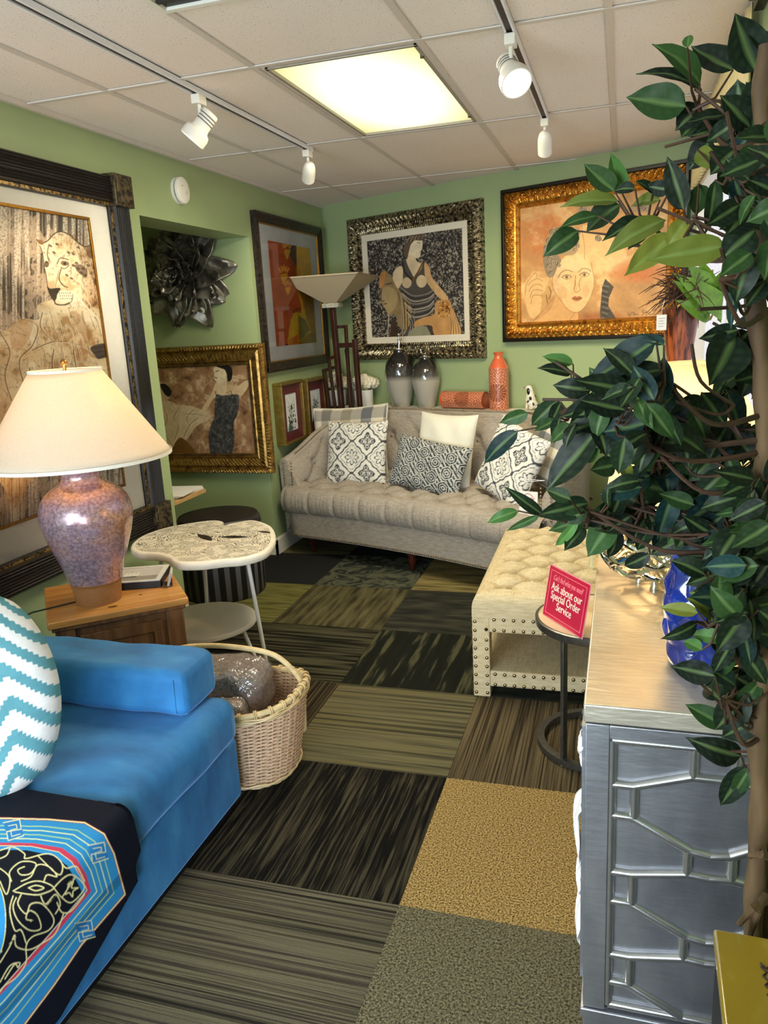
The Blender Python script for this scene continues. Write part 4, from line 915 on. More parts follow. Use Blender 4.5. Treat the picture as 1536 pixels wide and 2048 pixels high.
for i in range(25):
    for j in (-1, 0, 1):
        if (i + j) % 2: continue
        arc = i * .135; u = arc / 3.3
        z = .60 + j * .14; q = -1 + 2 * u
        if z > toph(q) - .09 or u > 1: continue
        k = (z - .36) / (toph(q) - .035 - .36); x, tt, nx, nt = plan(q, -.035 + .075 * k - .004); L.append(dirM((x, -tt, z), (-nx, nt, 0.1)))
copies('button', bme, t, L)
nm = nail_mesh(.0068, NAILB); L = []
for u in np.linspace(0.005, .995, 112): p = apron(u, .93); L.append(dirM(p + Vector((0, -.002, 0)), (0, -1, 0)))
for q in (-1, 1):
    for off in (.005, .072):
        for z in np.arange(.46, toph(q) - .03, .021): x, tt, nx, nt = plan(q, off); L.append(dirM((x, -tt - .004, z), (0, -1, 0)))
copies('nailhead', nm, t, L[:100]); 
L2 = L[100:]
for u in np.linspace(.03, .97, 190):
    q = -1 + 2 * u; H = toph(q)
    L2.append(dirM(pt(q, .045, H - .003), (0, 0, 1)));
    if abs(q) > .5: L2.append(dirM(pt(q, .108, H - .03), (plan(q)[2], plan(q)[3] * -1, .3)))
copies('nailhead_trim', nm, t, L2, cap=0)
for (x, tt) in ((-.84, 1.07), (.0, 1.04), (.84, 1.07), (-.7, .45), (.7, .45)):
    mb = MB(); mb.lathe([(.014, 0), (.016, .01), (.020, .03), (.027, .06), (.030, .08), (.024, .085), (.033, .095), (.034, .105), (.026, .11), (.036, .125), (.036, .15)], 20, (x, -tt, 0)); part('leg', mb, MAHO, t)

# ---- pillows
def pillow(name, label, cat, M, w_, h_, th, paint, m, group=None, n=100, piping=None, rnd=0):
    t = thing(name, label, cat, M=M, group=group)
    def shp(u, v, s):
        x, y = 2 * u - 1, 2 * v - 1
        px = x * w_ / 2 * (1 - .06 * (1 - y * y) * abs(x)); py = y * h_ / 2 * (1 - .06 * (1 - x * x) * abs(y))
        if rnd:
            qx, qy = x * math.sqrt(1 - y * y / 2), y * math.sqrt(1 - x * x / 2); px = (x * (1 - rnd) + qx * rnd) * w_ / 2; py = (y * (1 - rnd) + qy * rnd) * h_ / 2
        b = ((1 - x ** 4) * (1 - y ** 4)) ** .55
        z = s * (th / 2 * b + .004 * math.sin(x * 7 + y * 5) * b)
        return (px, py, z)
    U, Vv = np.meshgrid(np.linspace(0, 1, n), np.linspace(0, 1, n), indexing='ij'); U, Vv = U.ravel(), Vv.ravel()
    vs = [shp(a, b, 1) for a, b in zip(U, Vv)] + [shp(a, b, -1) for a, b in zip(U, Vv)]
    idx = np.arange(n * n).reshape(n, n); f1 = np.stack([idx[:-1, :-1], idx[1:, :-1], idx[1:, 1:], idx[:-1, 1:]], -1).reshape(-1, 4)
    f = f1.tolist() + (f1[:, ::-1] + n * n).tolist()
    C = paint(U, Vv) if paint else None
    if C is not None: C = np.concatenate([C, C])
    o = make_obj('cover', vs, f, m, t, col=C, angle=180)
    if piping:
        ring = [shp(k / 40, 0, 1) for k in range(40)] + [shp(1, k / 40, 1) for k in range(40)] + [shp(1 - k / 40, 1, 1) for k in range(40)] + [shp(0, 1 - k / 40, 1) for k in range(40)]
        mb = MB(); mb.tube(ring, .006, 6, closed=True); part('piping', mb, piping, t)
    return t
def P_medallion(U, V):
    k = 400; p = np.ones((k, k, 3)) * np.array(lin('#e3dfd2')); yy, xx = np.mgrid[0:k, 0:k] / k * 1.0
    def cell(cx_, cy_):
        dx = (xx - cx_ + .5) % 1 - .5; dy = (yy - cy_ + .5) % 1 - .5; return dx, dy
    ink = np.array(lin('#4a4c50')); sand = np.array(lin('#cfc29a'))
    wh = np.array(lin('#e3dfd2'))
    dd = []
    for (ox, oy) in ((0, 0), (.5, .5)):
        dx, dy = cell(ox, oy); r = np.hypot(dx, dy); a = np.arctan2(dy, dx); dd.append((dx, dy, r, a))
    dx, dy, r, a = dd[0]; ax_, ay_ = np.abs(dx), np.abs(dy)
    R = .40 * (1 + .16 * np.abs(np.cos(2 * a)) ** 3 - .10 * np.abs(np.sin(2 * a)) ** 2 + .05 * np.cos(8 * a))
    p[np.abs(r - R) < .028] = ink; p[np.abs(r - R * .80) < .015] = ink * 1.2; p[(r > R * .80) & (r < R - .017)] = wh * .97
    st = r < .25 * (.62 + .38 * np.abs(np.cos(4 * a))); p[st] = ink; pe = r < .215 * (.38 + .62 * np.abs(np.cos(4 * a)) ** .8); p[pe] = wh; p[(np.abs(np.sin(4 * a)) > .95) & (r < .12) & (r > .02)] = ink
    dx, dy, r, a = dd[1]
    p[(np.abs(r - .20 * (1 + .3 * np.cos(4 * a))) < .024)] = ink; p[(np.abs(r - .125 * (1 + .35 * np.cos(4 * a))) < .014)] = ink
    p[((np.abs(dx) < .011) | (np.abs(dy) < .011)) & (r < .10)] = ink
    for sx in (-1, 1):
        for sy in (-1, 1): q = np.hypot(dx - sx * .085, dy - sy * .085); p[np.abs(q - .034) < .013] = ink; q = np.hypot(dx - sx * .19, dy); p[np.abs(q - .03) < .012] = ink; q = np.hypot(dx, dy - sy * .19); p[np.abs(q - .03) < .012] = ink
    n = 2.05; xi = (((U * n + .0) % 1) * k).astype(int) % k; yi = (((V * n + .1) % 1) * k).astype(int) % k
    return p[yi, xi]
def P_plaid(U, V):
    cols = [lin(c) for c in ('#d8d0bb', '#77746e', '#d8d0bb', '#a1967c', '#d8d0bb', '#5c626b')]
    n = 3.6; a = (U * n * 2).astype(int) % 6; b = (V * n * 2 + 1).astype(int) % 6; A = np.array(cols)[a]; B = np.array(cols)[b]; return np.sqrt(A * B) * 1.03
def P_rings(U, V):
    x, y = U * 5.4, V * 3.5; yo = (np.floor(x) % 2) * .5; dx = x % 1 - .5; dy = (y + yo) % 1 - .5
    a = np.abs(np.arctan2(dy, dx)); r = np.hypot(dx, dy) * (1 + .05 * np.cos(6 * a)); s = np.sin(r * 42 + .6 * np.sin(np.arctan2(dy, dx) * 2)) > -.05
    z = (np.sin((x + y) * 20) > 0) ; m = np.where(r < .47, s, z); m = m & ~((r > .08) & (r < .115)); C = np.where(m[:, None], np.array(lin('#2d3137')), np.array(lin('#b5b5ac'))); return C
CLOTH = painted('printed_cotton', .9, .3, 500, spec=.1)
def pillM(px, py, z, w_, right, n, up=(0, 0, 1), roll=0):
    pass
def at_t(px, py, tt):                                  # photo pixel onto the plane parallel to the back wall at distance tt
    r = Vector(ray(px, py)); A2 = WA + WN * tt; k = A2.dot(WN) / (r.x * WN.x + r.y * WN.y); return Vector((r.x * k, r.y * k, r.z * k + CAMZ))
def tiltM(c, n, tilt, roll=0):
    M = facing(c, n); return M @ Matrix.Rotation(-tilt, 4, 'X') @ Matrix.Rotation(roll, 4, 'Z')
NB = WN                                                # towards the room
def rotn(deg): return Matrix.Rotation(math.radians(deg), 3, 'Z') @ NB
pillow('throw_pillow', 'large grey and cream plaid pillow behind the medallion pillow at the left sofa end', 'pillow', tiltM(at_t(701, 893, .62), rotn(14), .22, .06), .60, .58, .13, P_plaid, CLOTH, piping=mat('fringe_cream', '#d9d2c0', .9))
pillow('throw_pillow', 'cream pillow with charcoal medallion print standing at the left end of the sofa', 'pillow', tiltM(at_t(713, 908, .79), rotn(16), .25, .01), .46, .46, .13, P_medallion, CLOTH)
pillow('throw_pillow', 'plain ivory pillow leaning on the middle of the sofa back', 'pillow', tiltM(at_t(890, 903, .66), rotn(3), .24, -.03), .43, .50, .13, None, mat('ivory_cotton', '#dcd8c6', .9, var=.06, scale=9, bumpk=.1, spec=.1))
pillow('lumbar_pillow', 'dark grey ring patterned lumbar pillow lying in front of the ivory pillow', 'pillow', tiltM(at_t(857, 932, .83), rotn(4), .42, -.14), .55, .34, .12, P_rings, CLOTH)
pillow('throw_pillow', 'grey and blue plaid pillow against the right sofa arm behind the leaves', 'pillow', tiltM(at_t(1118, 905, .66), rotn(-24), .28, -.18), .46, .46, .13, P_plaid, CLOTH, piping=mat('fringe_cream', '#d9d2c0', .9))
pillow('throw_pillow', 'yellowish cream medallion print pillow tilted at the right end of the sofa', 'pillow', tiltM(at_t(1022, 928, .83), rotn(-16), .30, -.30), .44, .46, .13, P_medallion, CLOTH)
# hang tag on the right arm
t = thing('hang_tag', 'white folded paper tag with red lettering hanging at the right sofa arm', 'tag', M=tiltM(at_t(1056, 1010, 1.10), rotn(5), .1))
PAPER = mat('paper_white', '#e6e2da', .7, var=.04, bumpk=.02); RED = mat('print_red', '#b3262e', .6, var=.05, bumpk=0)
mb = MB(); mb.box((-.055, .0, 0), (.055, .075, .0015)); part('upper_card', mb, PAPER, t, smooth=False)
mb = MB(); mb.box((-.05, -.085, .002), (.06, -.012, .0035)); part('lower_card', mb, PAPER, t, smooth=False)
mb = MB(); mb.tube([(0.0, .07, .001), (.02, .13, .002), (.09, .14, .0), (-.08, .138, 0)], .0015, 5); part('string', mb, PAPER, t)
mb = MB(); mb.tube([(-.03 + .06 * k / 12, .045 + .018 * math.sin(PI * k / 12), .002) for k in range(13)], .0016, 5); part('red_arc', mb, RED, t)
text_part('red_lettering', 'TEX', .026, Matrix.Translation((.015, .03, .0018)), RED, t, bold=.0006)

# ================================================================== ottoman
ow, od = .93, 1.05
t = thing('tufted_ottoman', 'square cream tufted ottoman on an open nailhead-trimmed base in front of the sofa', 'ottoman', (-.105, 3.425, 0), math.radians(1.0))
hx, hy = ow / 2, od / 2
def ottop(u, v):
    # v sweeps 0..1 across with rolled edges
    def ax(k, h):
        e = .07
        if k < e: a = (1 - k / e) * PI / 2; return -h + .05 - .05 * math.sin(a) - 0, math.cos(a)
        if k > 1 - e: a = (1 - (1 - k) / e) * PI / 2; return h - .05 + .05 * math.sin(a), math.cos(a)
        return -h + .05 + (2 * h - .1) * (k - e) / (1 - 2 * e), 1
    x, a = ax(u, hx); y, b = ax(v, hy); m_ = min(a, b) if (a < 1 or b < 1) else 1
    z = .35 + .10 * m_ ** .5 if m_ < 1 else .45
    if a == 1 and b == 1:
        z = .45 + .012 * (1 - (x / hx) ** 4) * (1 - (y / hy) ** 4) + tuft(x, y, .115, .085, .046, .42, .075) * min(1, (hx - .05 - abs(x)) / .05) * min(1, (hy - .05 - abs(y)) / .05)
    return Vector((x, y, z))
mb = MB(); mb.grid(260, 260, ottop); mb.v = [(x, y, max(z, .345)) for x, y, z in mb.v]; part('tufted_top', mb, LINC, t, angle=60)
mb = MB(); mb.box((-hx + .004, -hy + .004, .285), (hx - .004, hy - .004, .355)); part('top_frame', mb, LINC, t, bevel=.006)
mb = MB(); mb.box((-hx + .006, -hy + .006, .045), (hx - .006, hy - .006, .115)); part('lower_shelf', mb, LINC, t, bevel=.008)
for sx in (-1, 1):
    for sy in (-1, 1):
        mb = MB(); x0, y0 = sx * (hx - .035) - .035, sy * (hy - .035) - .035; mb.box((x0, y0, 0.0), (x0 + .07, y0 + .07, .35)); part('corner_post', mb, LINC, t, bevel=.005)
L = []
for i in range(5, 21): x = -hx + .012 + i * .0345 - .05; 
for sy, nrm in ((-1, (0, -1, 0)),):
    y = -hy - .001
    for k in range(9): L.append(dirM((-hx + .012, y, .02 + k * .039), nrm)); L.append(dirM((-hx + .058, y, .02 + k * .039 if k < 7 else .3), nrm))
    for k in range(21):
        x = -hx + .09 + k * .039
        for z in (.297, .342, .057, .103): L.append(dirM((x, y + .004, z), nrm))
Lx = []
for k in range(9): Lx.append(dirM((-hx - .001, -hy + .012, .02 + k * .039), (-1, 0, 0))); Lx.append(dirM((-hx - .001, -hy + .058, .02 + k * .039), (-1, 0, 0)))
for k in range(23):
    for z in (.297, .342, .057, .103): Lx.append(dirM((-hx + .003, -hy + .09 + k * .039, z), (-1, 0, 0)))
nm = nail_mesh(.0075, NAILB); copies('nailhead', nm, t, L[:100]); copies('nailhead_trim', nm, t, L[100:] + Lx, cap=0)
bme = small_mesh('button', btn, LINC); L = []
for i in range(-3, 4):
    for j in range(-5, 6):
        if (i + j) % 2 == 0 and abs(i * .115) < hx - .07 and abs(j * .085) < hy - .07: L.append(Matrix.Translation((i * .115, j * .085, .440)))
copies('button', bme, t, L)

# ================================================================== round accent table with the red sign
t = thing('accent_table', 'small round side table with pale stone top and grey metal C-shaped base', 'side table', (-.06, 2.615, 0))
STEEL = mat('brushed_steel', '#6f6c66', .35, .85, var=.25, scale=60, bumpk=.1)
mb = MB(); mb.lathe([(.200, .466), (.214, .468), (.216, .474), (.216, .494), (.212, .497), (.205, .497), (.205, .470)], 64, cap=False); mb.lathe([(.205, .466), (.001, .466)], 64, cap=False); part('metal_rim', mb, STEEL, t)
mb = MB(); mb.lathe([(.0005, .496), (.205, .496), (.2055, .494)], 64, cap=False); part('stone_top', mb, mat('pale_marble', '#dcc9a8', .25, var=.3, scale=5, color2='#b08f62', lo=.3, hi=.5, bumpk=0, detail=6), t)
ringp = [( .205 * math.cos(a), .205 * math.sin(a)) for a in np.linspace(0, 2 * PI, 73)[:-1]]
mb = MB(); mb.lathe([(.212, .006), (.212, .028), (.186, .028), (.186, .006)], 72, cap=False); part('base_ring', mb, STEEL, t, angle=30)
mb = MB(); mb.bar((-.105, -.165, .012), (-.105, -.165, .468), .026, .012, up=(.85, -.5, 0)); part('post', mb, STEEL, t, bevel=.0015)
for a in (.3, 1.9, 3.4, 4.13): mb = MB(); mb.lathe([(.006, 0), (.008, .003), (.004, .008)], 12, (.2 * math.cos(a), .2 * math.sin(a), 0)); part('glide', mb, mat('glide_white', '#d8d6cf', .4), t)
bl, br = atz(1085, 1228, .498), atz(1163, 1278, .498); dx_ = (br - bl); sgn_w = dx_.length; xd = dx_.normalized(); nd = Vector((xd.y, -xd.x, 0))
if nd.y > 0: nd = -nd
upv = (Vector((0, 0, 1)) - nd * .18).normalized(); Ms = frameM(xd, upv, xd.cross(upv), bl)
t = thing('counter_sign', 'red acrylic sign about special orders leaning on the small round table', 'sign', M=Ms)
def ins(px, py):                                       # photo pixel on the sign plane
    Mi = Ms.inverted(); o_ = Mi @ Vector((0, 0, CAMZ)); d_ = Mi.to_3x3() @ Vector(ray(px, py)); k = -o_.z / d_.z; return o_ + d_ * k
hgt = (ins(1113, 1134).y + ins(1188, 1174).y) / 2; SW, SH = sgn_w, hgt
print('sign', SW, SH)
mb = MB(); mb.box((-.002, -.001, -.003), (SW + .002, SH + .002, -.0015)); part('acrylic_sheet', mb, mat('clear_pink_acrylic', '#e8a0a0', .1, var=.02, bumpk=0, coat=1), t, smooth=False)
mb = MB(); mb.box((.002, .002, -.0015), (SW - .002, SH - .002, 0)); part('red_card', mb, mat('card_red', '#cf1f45', .3, var=.1, scale=6, bumpk=0, coat=.6), t, smooth=False)
WL = mat('print_cream', '#f3e9d2', .6, var=.02, bumpk=0); PL = mat('print_pink', '#f08a92', .6, var=.02, bumpk=0)
mb = MB(); i_ = .014; rect_ring(mb, (i_, i_, SW - i_, SH - i_), (i_ + .0016, i_ + .0016, SW - i_ - .0016, SH - i_ - .0016), 0, .0006); part('border_line', mb, PL, t, smooth=False)
for s_, yy, sz, shx, mm_, kx in (("Can't find what you need?", .80, .0235, .35, PL, .62), ('Ask about our', .63, .034, 0, WL, .80), ('Special Order', .46, .034, 0, WL, .80), ('Service', .29, .034, 0, WL, .80)):
    text_part('lettering', s_, sz * SW / .21, Matrix.Translation((SW / 2, SH * yy, .0004)), mm_, t, shear=shx, sx=kx, bold=.0001 if mm_ is WL else 0)

# ================================================================== silver cabinet
m, nt, b = nodes_of('silver_leaf')
n1 = noise_node(nt, 9, 6, (1, 1, .6)); n2 = noise_node(nt, 70, 4, (.25, 1, 1)); r = ramp(nt, n1.outputs[0], [(0.3, lin('#8e9098')), (0.7, lin('#b6b7bc'))]); nt.links.new(r.outputs[0], b.inputs['Base Color'])
b.inputs['Metallic'].default_value = .85; b.inputs['Roughness'].default_value = .36; bump(nt, b, n2.outputs[0], .35, .002); SILVER = m
m, nt, b = nodes_of('silver_top')
n1 = noise_node(nt, 5, 6); n2 = noise_node(nt, 60, 6, (.22, 1, 1)); r = ramp(nt, n1.outputs[0], [(0.3, lin('#b5ab98')), (0.7, lin('#d4cbb8'))]); nt.links.new(r.outputs[0], b.inputs['Base Color'])
b.inputs['Metallic'].default_value = .7; b.inputs['Roughness'].default_value = .38; bump(nt, b, n2.outputs[0], .5, .003); STOP = m
cx0, cx1, cy0, cy1, cz = -.052, .385, 1.267, 2.30, .86
t = thing('silver_cabinet', 'silver-leaf cabinet with raised lattice fretwork on its end panel, in the right foreground', 'cabinet', ((cx0 + cx1) / 2, (cy0 + cy1) / 2, 0))
hx, hy = (cx1 - cx0) / 2, (cy1 - cy0) / 2
mb = MB(); mb.box((-hx, -hy, cz - .035), (hx, hy, cz)); part('top', mb, STOP, t, bevel=.003)
mb = MB(); mb.box((-hx + .004, -hy + .012, .215), (hx - .004, hy - .004, cz - .035)); part('body', mb, SILVER, t, smooth=False)
mb = MB(); mb.box((-hx - .001, -hy - .004, .19), (hx + .001, hy, .213)); mb.box((-hx + .004, -hy + .006, .05), (hx - .004, hy - .006, .19)); part('base', mb, SILVER, t, bevel=.003)
for sx in (-1, 1):
    for sy in (-1, 1): mb = MB(); mb.box((sx * (hx - .03) - .025, sy * (hy - .03) - .025, 0), (sx * (hx - .03) + .025, sy * (hy - .03) + .025, .05)); part('foot', mb, SILVER, t, bevel=.004)
mb = MB(); mb.box((-hx + .004, -hy, .215), (-hx + .045, -hy + .012, cz - .037)); mb.box((hx - .045, -hy, .215), (hx - .004, -hy + .012, cz - .037)); mb.box((-hx + .045, -hy, cz - .062), (hx - .045, -hy + .012, cz - .037)); part('face_frame', mb, SILVER, t, bevel=.0015)
# fretwork on the end panel facing the camera (drawn on a 0..1 grid, mirrored about the middle)
px0, px1, pz0, pz1 = -hx + .05, hx - .05, .225, cz - .068
def FP(u, v): return Vector((px0 + (px1 - px0) * u, -hy + .010, pz1 - (pz1 - pz0) * v))
mb = MB()
def fr(pts, r=.0088): mb.tube([FP(*q) for q in pts], r, 14)
H3 = [.155, .475, .795]                                 # the three small squares down the left edge
for mir in (0, 1):
    f = (lambda u: 1 - u) if mir else (lambda u: u)
    fr([(f(0), 0), (f(0), 1)]); fr([(f(0), 0), (f(.5), .0)]); fr([(f(0), 1), (f(.5), 1)])
    for h in H3:
        fr([(f(0), h), (f(.11), h), (f(.39), h - (.055 if h < .2 else .03))]); fr([(f(.115), h), (f(.115), h + .11)]); fr([(f(0), h + .11), (f(.10), h + .11), (f(.40), h + .205)])
    fr([(f(.40), .0), (f(.40), .10)])
    for h in (.36, .68):
        fr([(f(.39), h), (f(.39), h + .085)]); fr([(f(.39), h), (f(.50), h + .01)]); fr([(f(.39), h + .085), (f(.50), h + .09)])
fr([(.40, .10), (.60, .10)])
part('fretwork', mb, mat('silver_bar', '#c4c3c2', .26, .9, var=.1, scale=30, bumpk=.08), t, angle=80)
# long side panels facing the room
mb = MB()
for k in range(2): y0, y1 = -hy + .05 + k * (hy - .03), -hy + .05 + (k + 1) * (hy - .03) - .03; rect_ring(mb, (y0, .235, y1, cz - .07), (y0 + .015, .25, y1 - .015, cz - .085), 0, .008)
Mx = Matrix(((0, 0, -1, -hx + .004), (1, 0, 0, 0), (0, 1, 0, 0), (0, 0, 0, 1))); mb.v = [tuple(Mx @ Vector(p)) for p in mb.v]; part('side_door_moulding', mb, SILVER, t, smooth=False)
for k in range(2): m2 = MB(); m2.ball((-hx - .016, -.03 + .06 * k, .55), .011, 10); m2.tube([(-hx, -.03 + .06 * k, .55), (-hx - .012, -.03 + .06 * k, .55)], .004); part('knob', m2, mat('silver_bar', ''), t)
# white cloths hanging at the cabinet's room side
for k, (yy, zt, zb, w2, out, lab) in enumerate([(1.37, .60, .47, .07, .018, 'upper white tissue corner poking out on the room side of the silver cabinet'), (1.39, .44, .37, .05, .012, 'middle small white tissue corner poking out beside the silver cabinet'), (1.41, .345, .22, .07, .015, 'lowest white tissue corner poking out beside the silver cabinet'), (1.34, .755, .70, .03, .008, 'topmost tiny white tissue corner poking out beside the silver cabinet')]):
    mb = MB(); mb.grid(14, 18, lambda u, v: Vector((cx0 - .003 - out * (math.sin(PI * min(1, v * 1.15)) ** .8 if v < .87 else math.sin(PI * v)) * (.5 + .5 * u) - .004 * math.sin(u * 12 + v * 9 + k), yy + (u - .5) * w2 + .01 * math.sin(v * 7 + k), zt - (zt - zb) * v + .008 * math.sin(u * 8))))
    o = part('tissue_paper', mb, mat('tissue', '#e9e6e0', .8, var=.06, bumpk=.2), angle=180); tag(o, lab, 'tissue paper', 'white tissues by the silver cabinet'); sm = o.modifiers.new('s', 'SOLIDIFY'); sm.thickness = .001
# ---- chrome openwork bowl
t = thing('decorative_bowl', 'shiny chrome openwork footed bowl on the silver cabinet top', 'bowl', (.085, 1.915, cz))
CHR = mat('chrome', '#d8d4cc', .07, 1, var=.02, bumpk=0)
R0 = .135
def bowlp(a, k): return (.02 + (R0 - .02) * math.sin(k * PI / 2) ** .8, .03 + .105 * (1 - math.cos(k * PI / 2)))
mb = MB(); r_ = np.random.RandomState(3)
for k in range(26):
    a0 = 2 * PI * k / 26; pts = []
    for q in np.linspace(0, 1, 14): rr, zz = bowlp(0, q); a = a0 + .55 * math.sin(q * PI * 1.2 + k) + .3 * q; pts.append((rr * math.cos(a), rr * math.sin(a), zz))
    mb.tube(pts, .0065, 7)
for q in (.45, .72): mb.tube([(bowlp(0, q)[0] * math.cos(a), bowlp(0, q)[0] * math.sin(a), bowlp(0, q)[1] + .006 * math.sin(a * 9)) for a in np.linspace(0, 2 * PI, 60)[:-1]], .006, 7, closed=True)
part('openwork_body', mb, CHR, t)
mb = MB(); mb.tube([(R0 * math.cos(a), R0 * math.sin(a), .135 + .007 * math.sin(a * 11)) for a in np.linspace(0, 2 * PI, 90)[:-1]], .008, 8, closed=True); part('rim', mb, CHR, t)
for a in (.6, 2.7, 4.8): mb = MB(); mb.lathe([(.011, 0), (.012, .004), (.008, .012), (.010, .035)], 14, (.035 * math.cos(a), .035 * math.sin(a), 0)); part('foot', mb, CHR, t)
# ---- blue ceramic vase
t = thing('ceramic_vase', 'glossy cobalt blue faceted ceramic vase on the silver cabinet behind the ficus', 'vase', (.150, 1.475, cz))
m, nt, b = nodes_of('cobalt_glaze'); n1 = noise_node(nt, 14, 2); r = ramp(nt, n1.outputs[0], [(0.3, lin('#0d1552')), (0.7, lin('#243a9c'))]); nt.links.new(r.outputs[0], b.inputs['Base Color']); b.inputs['Roughness'].default_value = .08; b.inputs['Coat Weight'].default_value = 1; COB = m
def vz(u, v):
    z = .235 * v; R = .050 + .016 * math.sin(PI * v) - .006 * v; a = 2 * PI * u; c = ((u * 8 + (int(v * 5) % 2) * .5) % 1 - .5); d = (v * 5) % 1 - .5
    R += .007 * (.5 - max(abs(c), abs(d))) * 2; return Vector((R * math.cos(a), R * math.sin(a), z))
mb = MB(); mb.grid(128, 60, vz, cu=True); mb.lathe([(.001, .002), (.05, .0)], 30, cap=False); part('body', mb, COB, t, angle=25)
mb = MB(); mb.lathe([(.044, .234), (.047, .240), (.044, .246), (.038, .242)], 40, cap=False); part('lip', mb, COB, t)

# ---- tassel hanging at the far room-side edge of the cabinet top
p0, p1 = atx(1186, 1100, cx0 - .010), atx(1181, 1158, cx0 - .012)
t = thing('tassel', 'cream cotton tassel hanging over the cabinet edge above the ottoman', 'tassel', (p0.x, p0.y, p0.z))
h_ = p0.z - p1.z; TAS = mat('tassel_cotton', '#d9c48c', .9, var=.3, scale=200, bumpk=.4, stretch=(1, 1, .1))
mb = MB(); mb.tube([(.012, 0, cz - p0.z + .004), (.0, 0, cz - p0.z), (0, 0, 0)], .002, 6); part('cord', mb, TAS, t)
mb = MB(); mb.ball((0, 0, -.006), .008, 10); part('knot', mb, TAS, t)
mb = MB(); mb.lathe([(.005, -.012), (.007, -.02), (.010, -h_ * .7), (.013, -h_), (.001, -h_)], 20, cap=False); part('fringe', mb, TAS, t)

# ---- glowing lamp behind the ficus
t = thing('table_lamp', 'lit amber table lamp with wide bell shade on the far end of the silver cabinet', 'lamp', (.172, 2.085, cz))
mb = MB(); mb.lathe([(.07, 0), (.072, .012), (.03, .02), (.022, .04), (.045, .08), (.052, .11), (.03, .15), (.014, .17), (.012, .30)], 36); part('lamp_base', mb, mat('dark_bronze_lamp', '#3a2a1c', .3, .6, var=.3), t)
AMB = shade_mat('amber_shade', '#f6ead2', .6)
mb = MB(); mb.lathe([(.205, .165), (.206, .18), (.196, .25), (.178, .32), (.148, .40), (.108, .475), (.085, .53)], 64, cap=False); o = part('lamp_shade', mb, AMB, t); sm = o.modifiers.new('s', 'SOLIDIFY'); sm.thickness = .0015
mb = MB(); mb.ball((0, 0, .34), .03, 12); part('bulb', mb, emission('amber_bulb', '#ffd27a', 25), t)
light('amber_lamp_light', 'POINT', (.172, 2.085, cz + .34), 15, (1, .74, .40), size=.05)

# ================================================================== console and the things on it
cz_ = .905
t = thing('console_table', 'low white console running along the back wall behind the sofa', 'console', M=frameM(WD, (-WN.x, -WN.y, 0), (0, 0, 1), wall(1.55, .11, 0)))
mb = MB(); mb.box((-1.30, -.085, cz_ - .03), (1.25, .095, cz_)); part('top', mb, WHITE, t, bevel=.003)
for x in (-1.25, -.4, .4, 1.2):
    for y in (-.065, .075): mb = MB(); mb.box((x - .02, y - .015, 0), (x + .02, y + .015, cz_ - .03)); part('leg', mb, WHITE, t, bevel=.002)
def on_console(s, tt=.105): return wall(s, tt, cz_)
m, nt, b = nodes_of('ombre_glaze'); tc = nt.nodes.new('ShaderNodeTexCoord'); sx_ = nt.nodes.new('ShaderNodeSeparateXYZ'); nt.links.new(tc.outputs['Object'], sx_.inputs[0])
r = ramp(nt, sx_.outputs[2], [(0.195, lin('#a9a496')), (0.235, lin('#4a4740')), (0.33, lin('#1d1c1b'))]); nt.links.new(r.outputs[0], b.inputs['Base Color']); b.inputs['Roughness'].default_value = .12; b.inputs['Coat Weight'].default_value = .8; OMB = m
def ombre(s, sc, lab, ring, rw):
    t = thing('lidded_vase', lab, 'vase', on_console(s, .125), group='ombre lidded vases on the console')
    mb = MB(); pr = [(.048, 0), (.052, .006), (.060, .04), (.078, .12), (.090, .19), (.092, .235), (.086, .28), (.068, .325), (.045, .352), (.036, .362), (.036, .372)]
    mb.lathe([(r_ * rw, z * sc) for r_, z in pr], 48); part('body', mb, OMB, t)
    z = .372 * sc; mb = MB(); mb.lathe([(.040, z), (.042, z + .004), (.042, z + .014), (.02, z + .018), (.001, z + .018)], 32); part('lid', mb, CHR, t)
    mb = MB(); z += .018
    if ring: mb.tube([(.037 * math.cos(a) * WD.x, .037 * math.cos(a) * WD.y, z + .037 + .037 * math.sin(a)) for a in np.linspace(0, 2 * PI, 40)[:-1]], .004, 7, closed=True); part('ring_finial', mb, CHR, t)
    else:
        mb.tube([(0, 0, z - .004), (.0, 0, z + .02), (.006, 0, z + .045), (-.004, 0, z + .065), (.004, 0, z + .09)], [.010, .008, .011, .007, .008], 10); mb.ball((.002, 0, z + .098), .011, 10); mb.ball((.016, -.004, z + .062), .009, 8); part('bird_finial', mb, CHR, t)
ombre(.79, 1.12, 'taller grey-to-black ombre vase with a bird finial on the console', False, 1.25)
ombre(1.025, .97, 'shorter grey-to-black ombre vase with a ring finial on the console', True, 1.12)
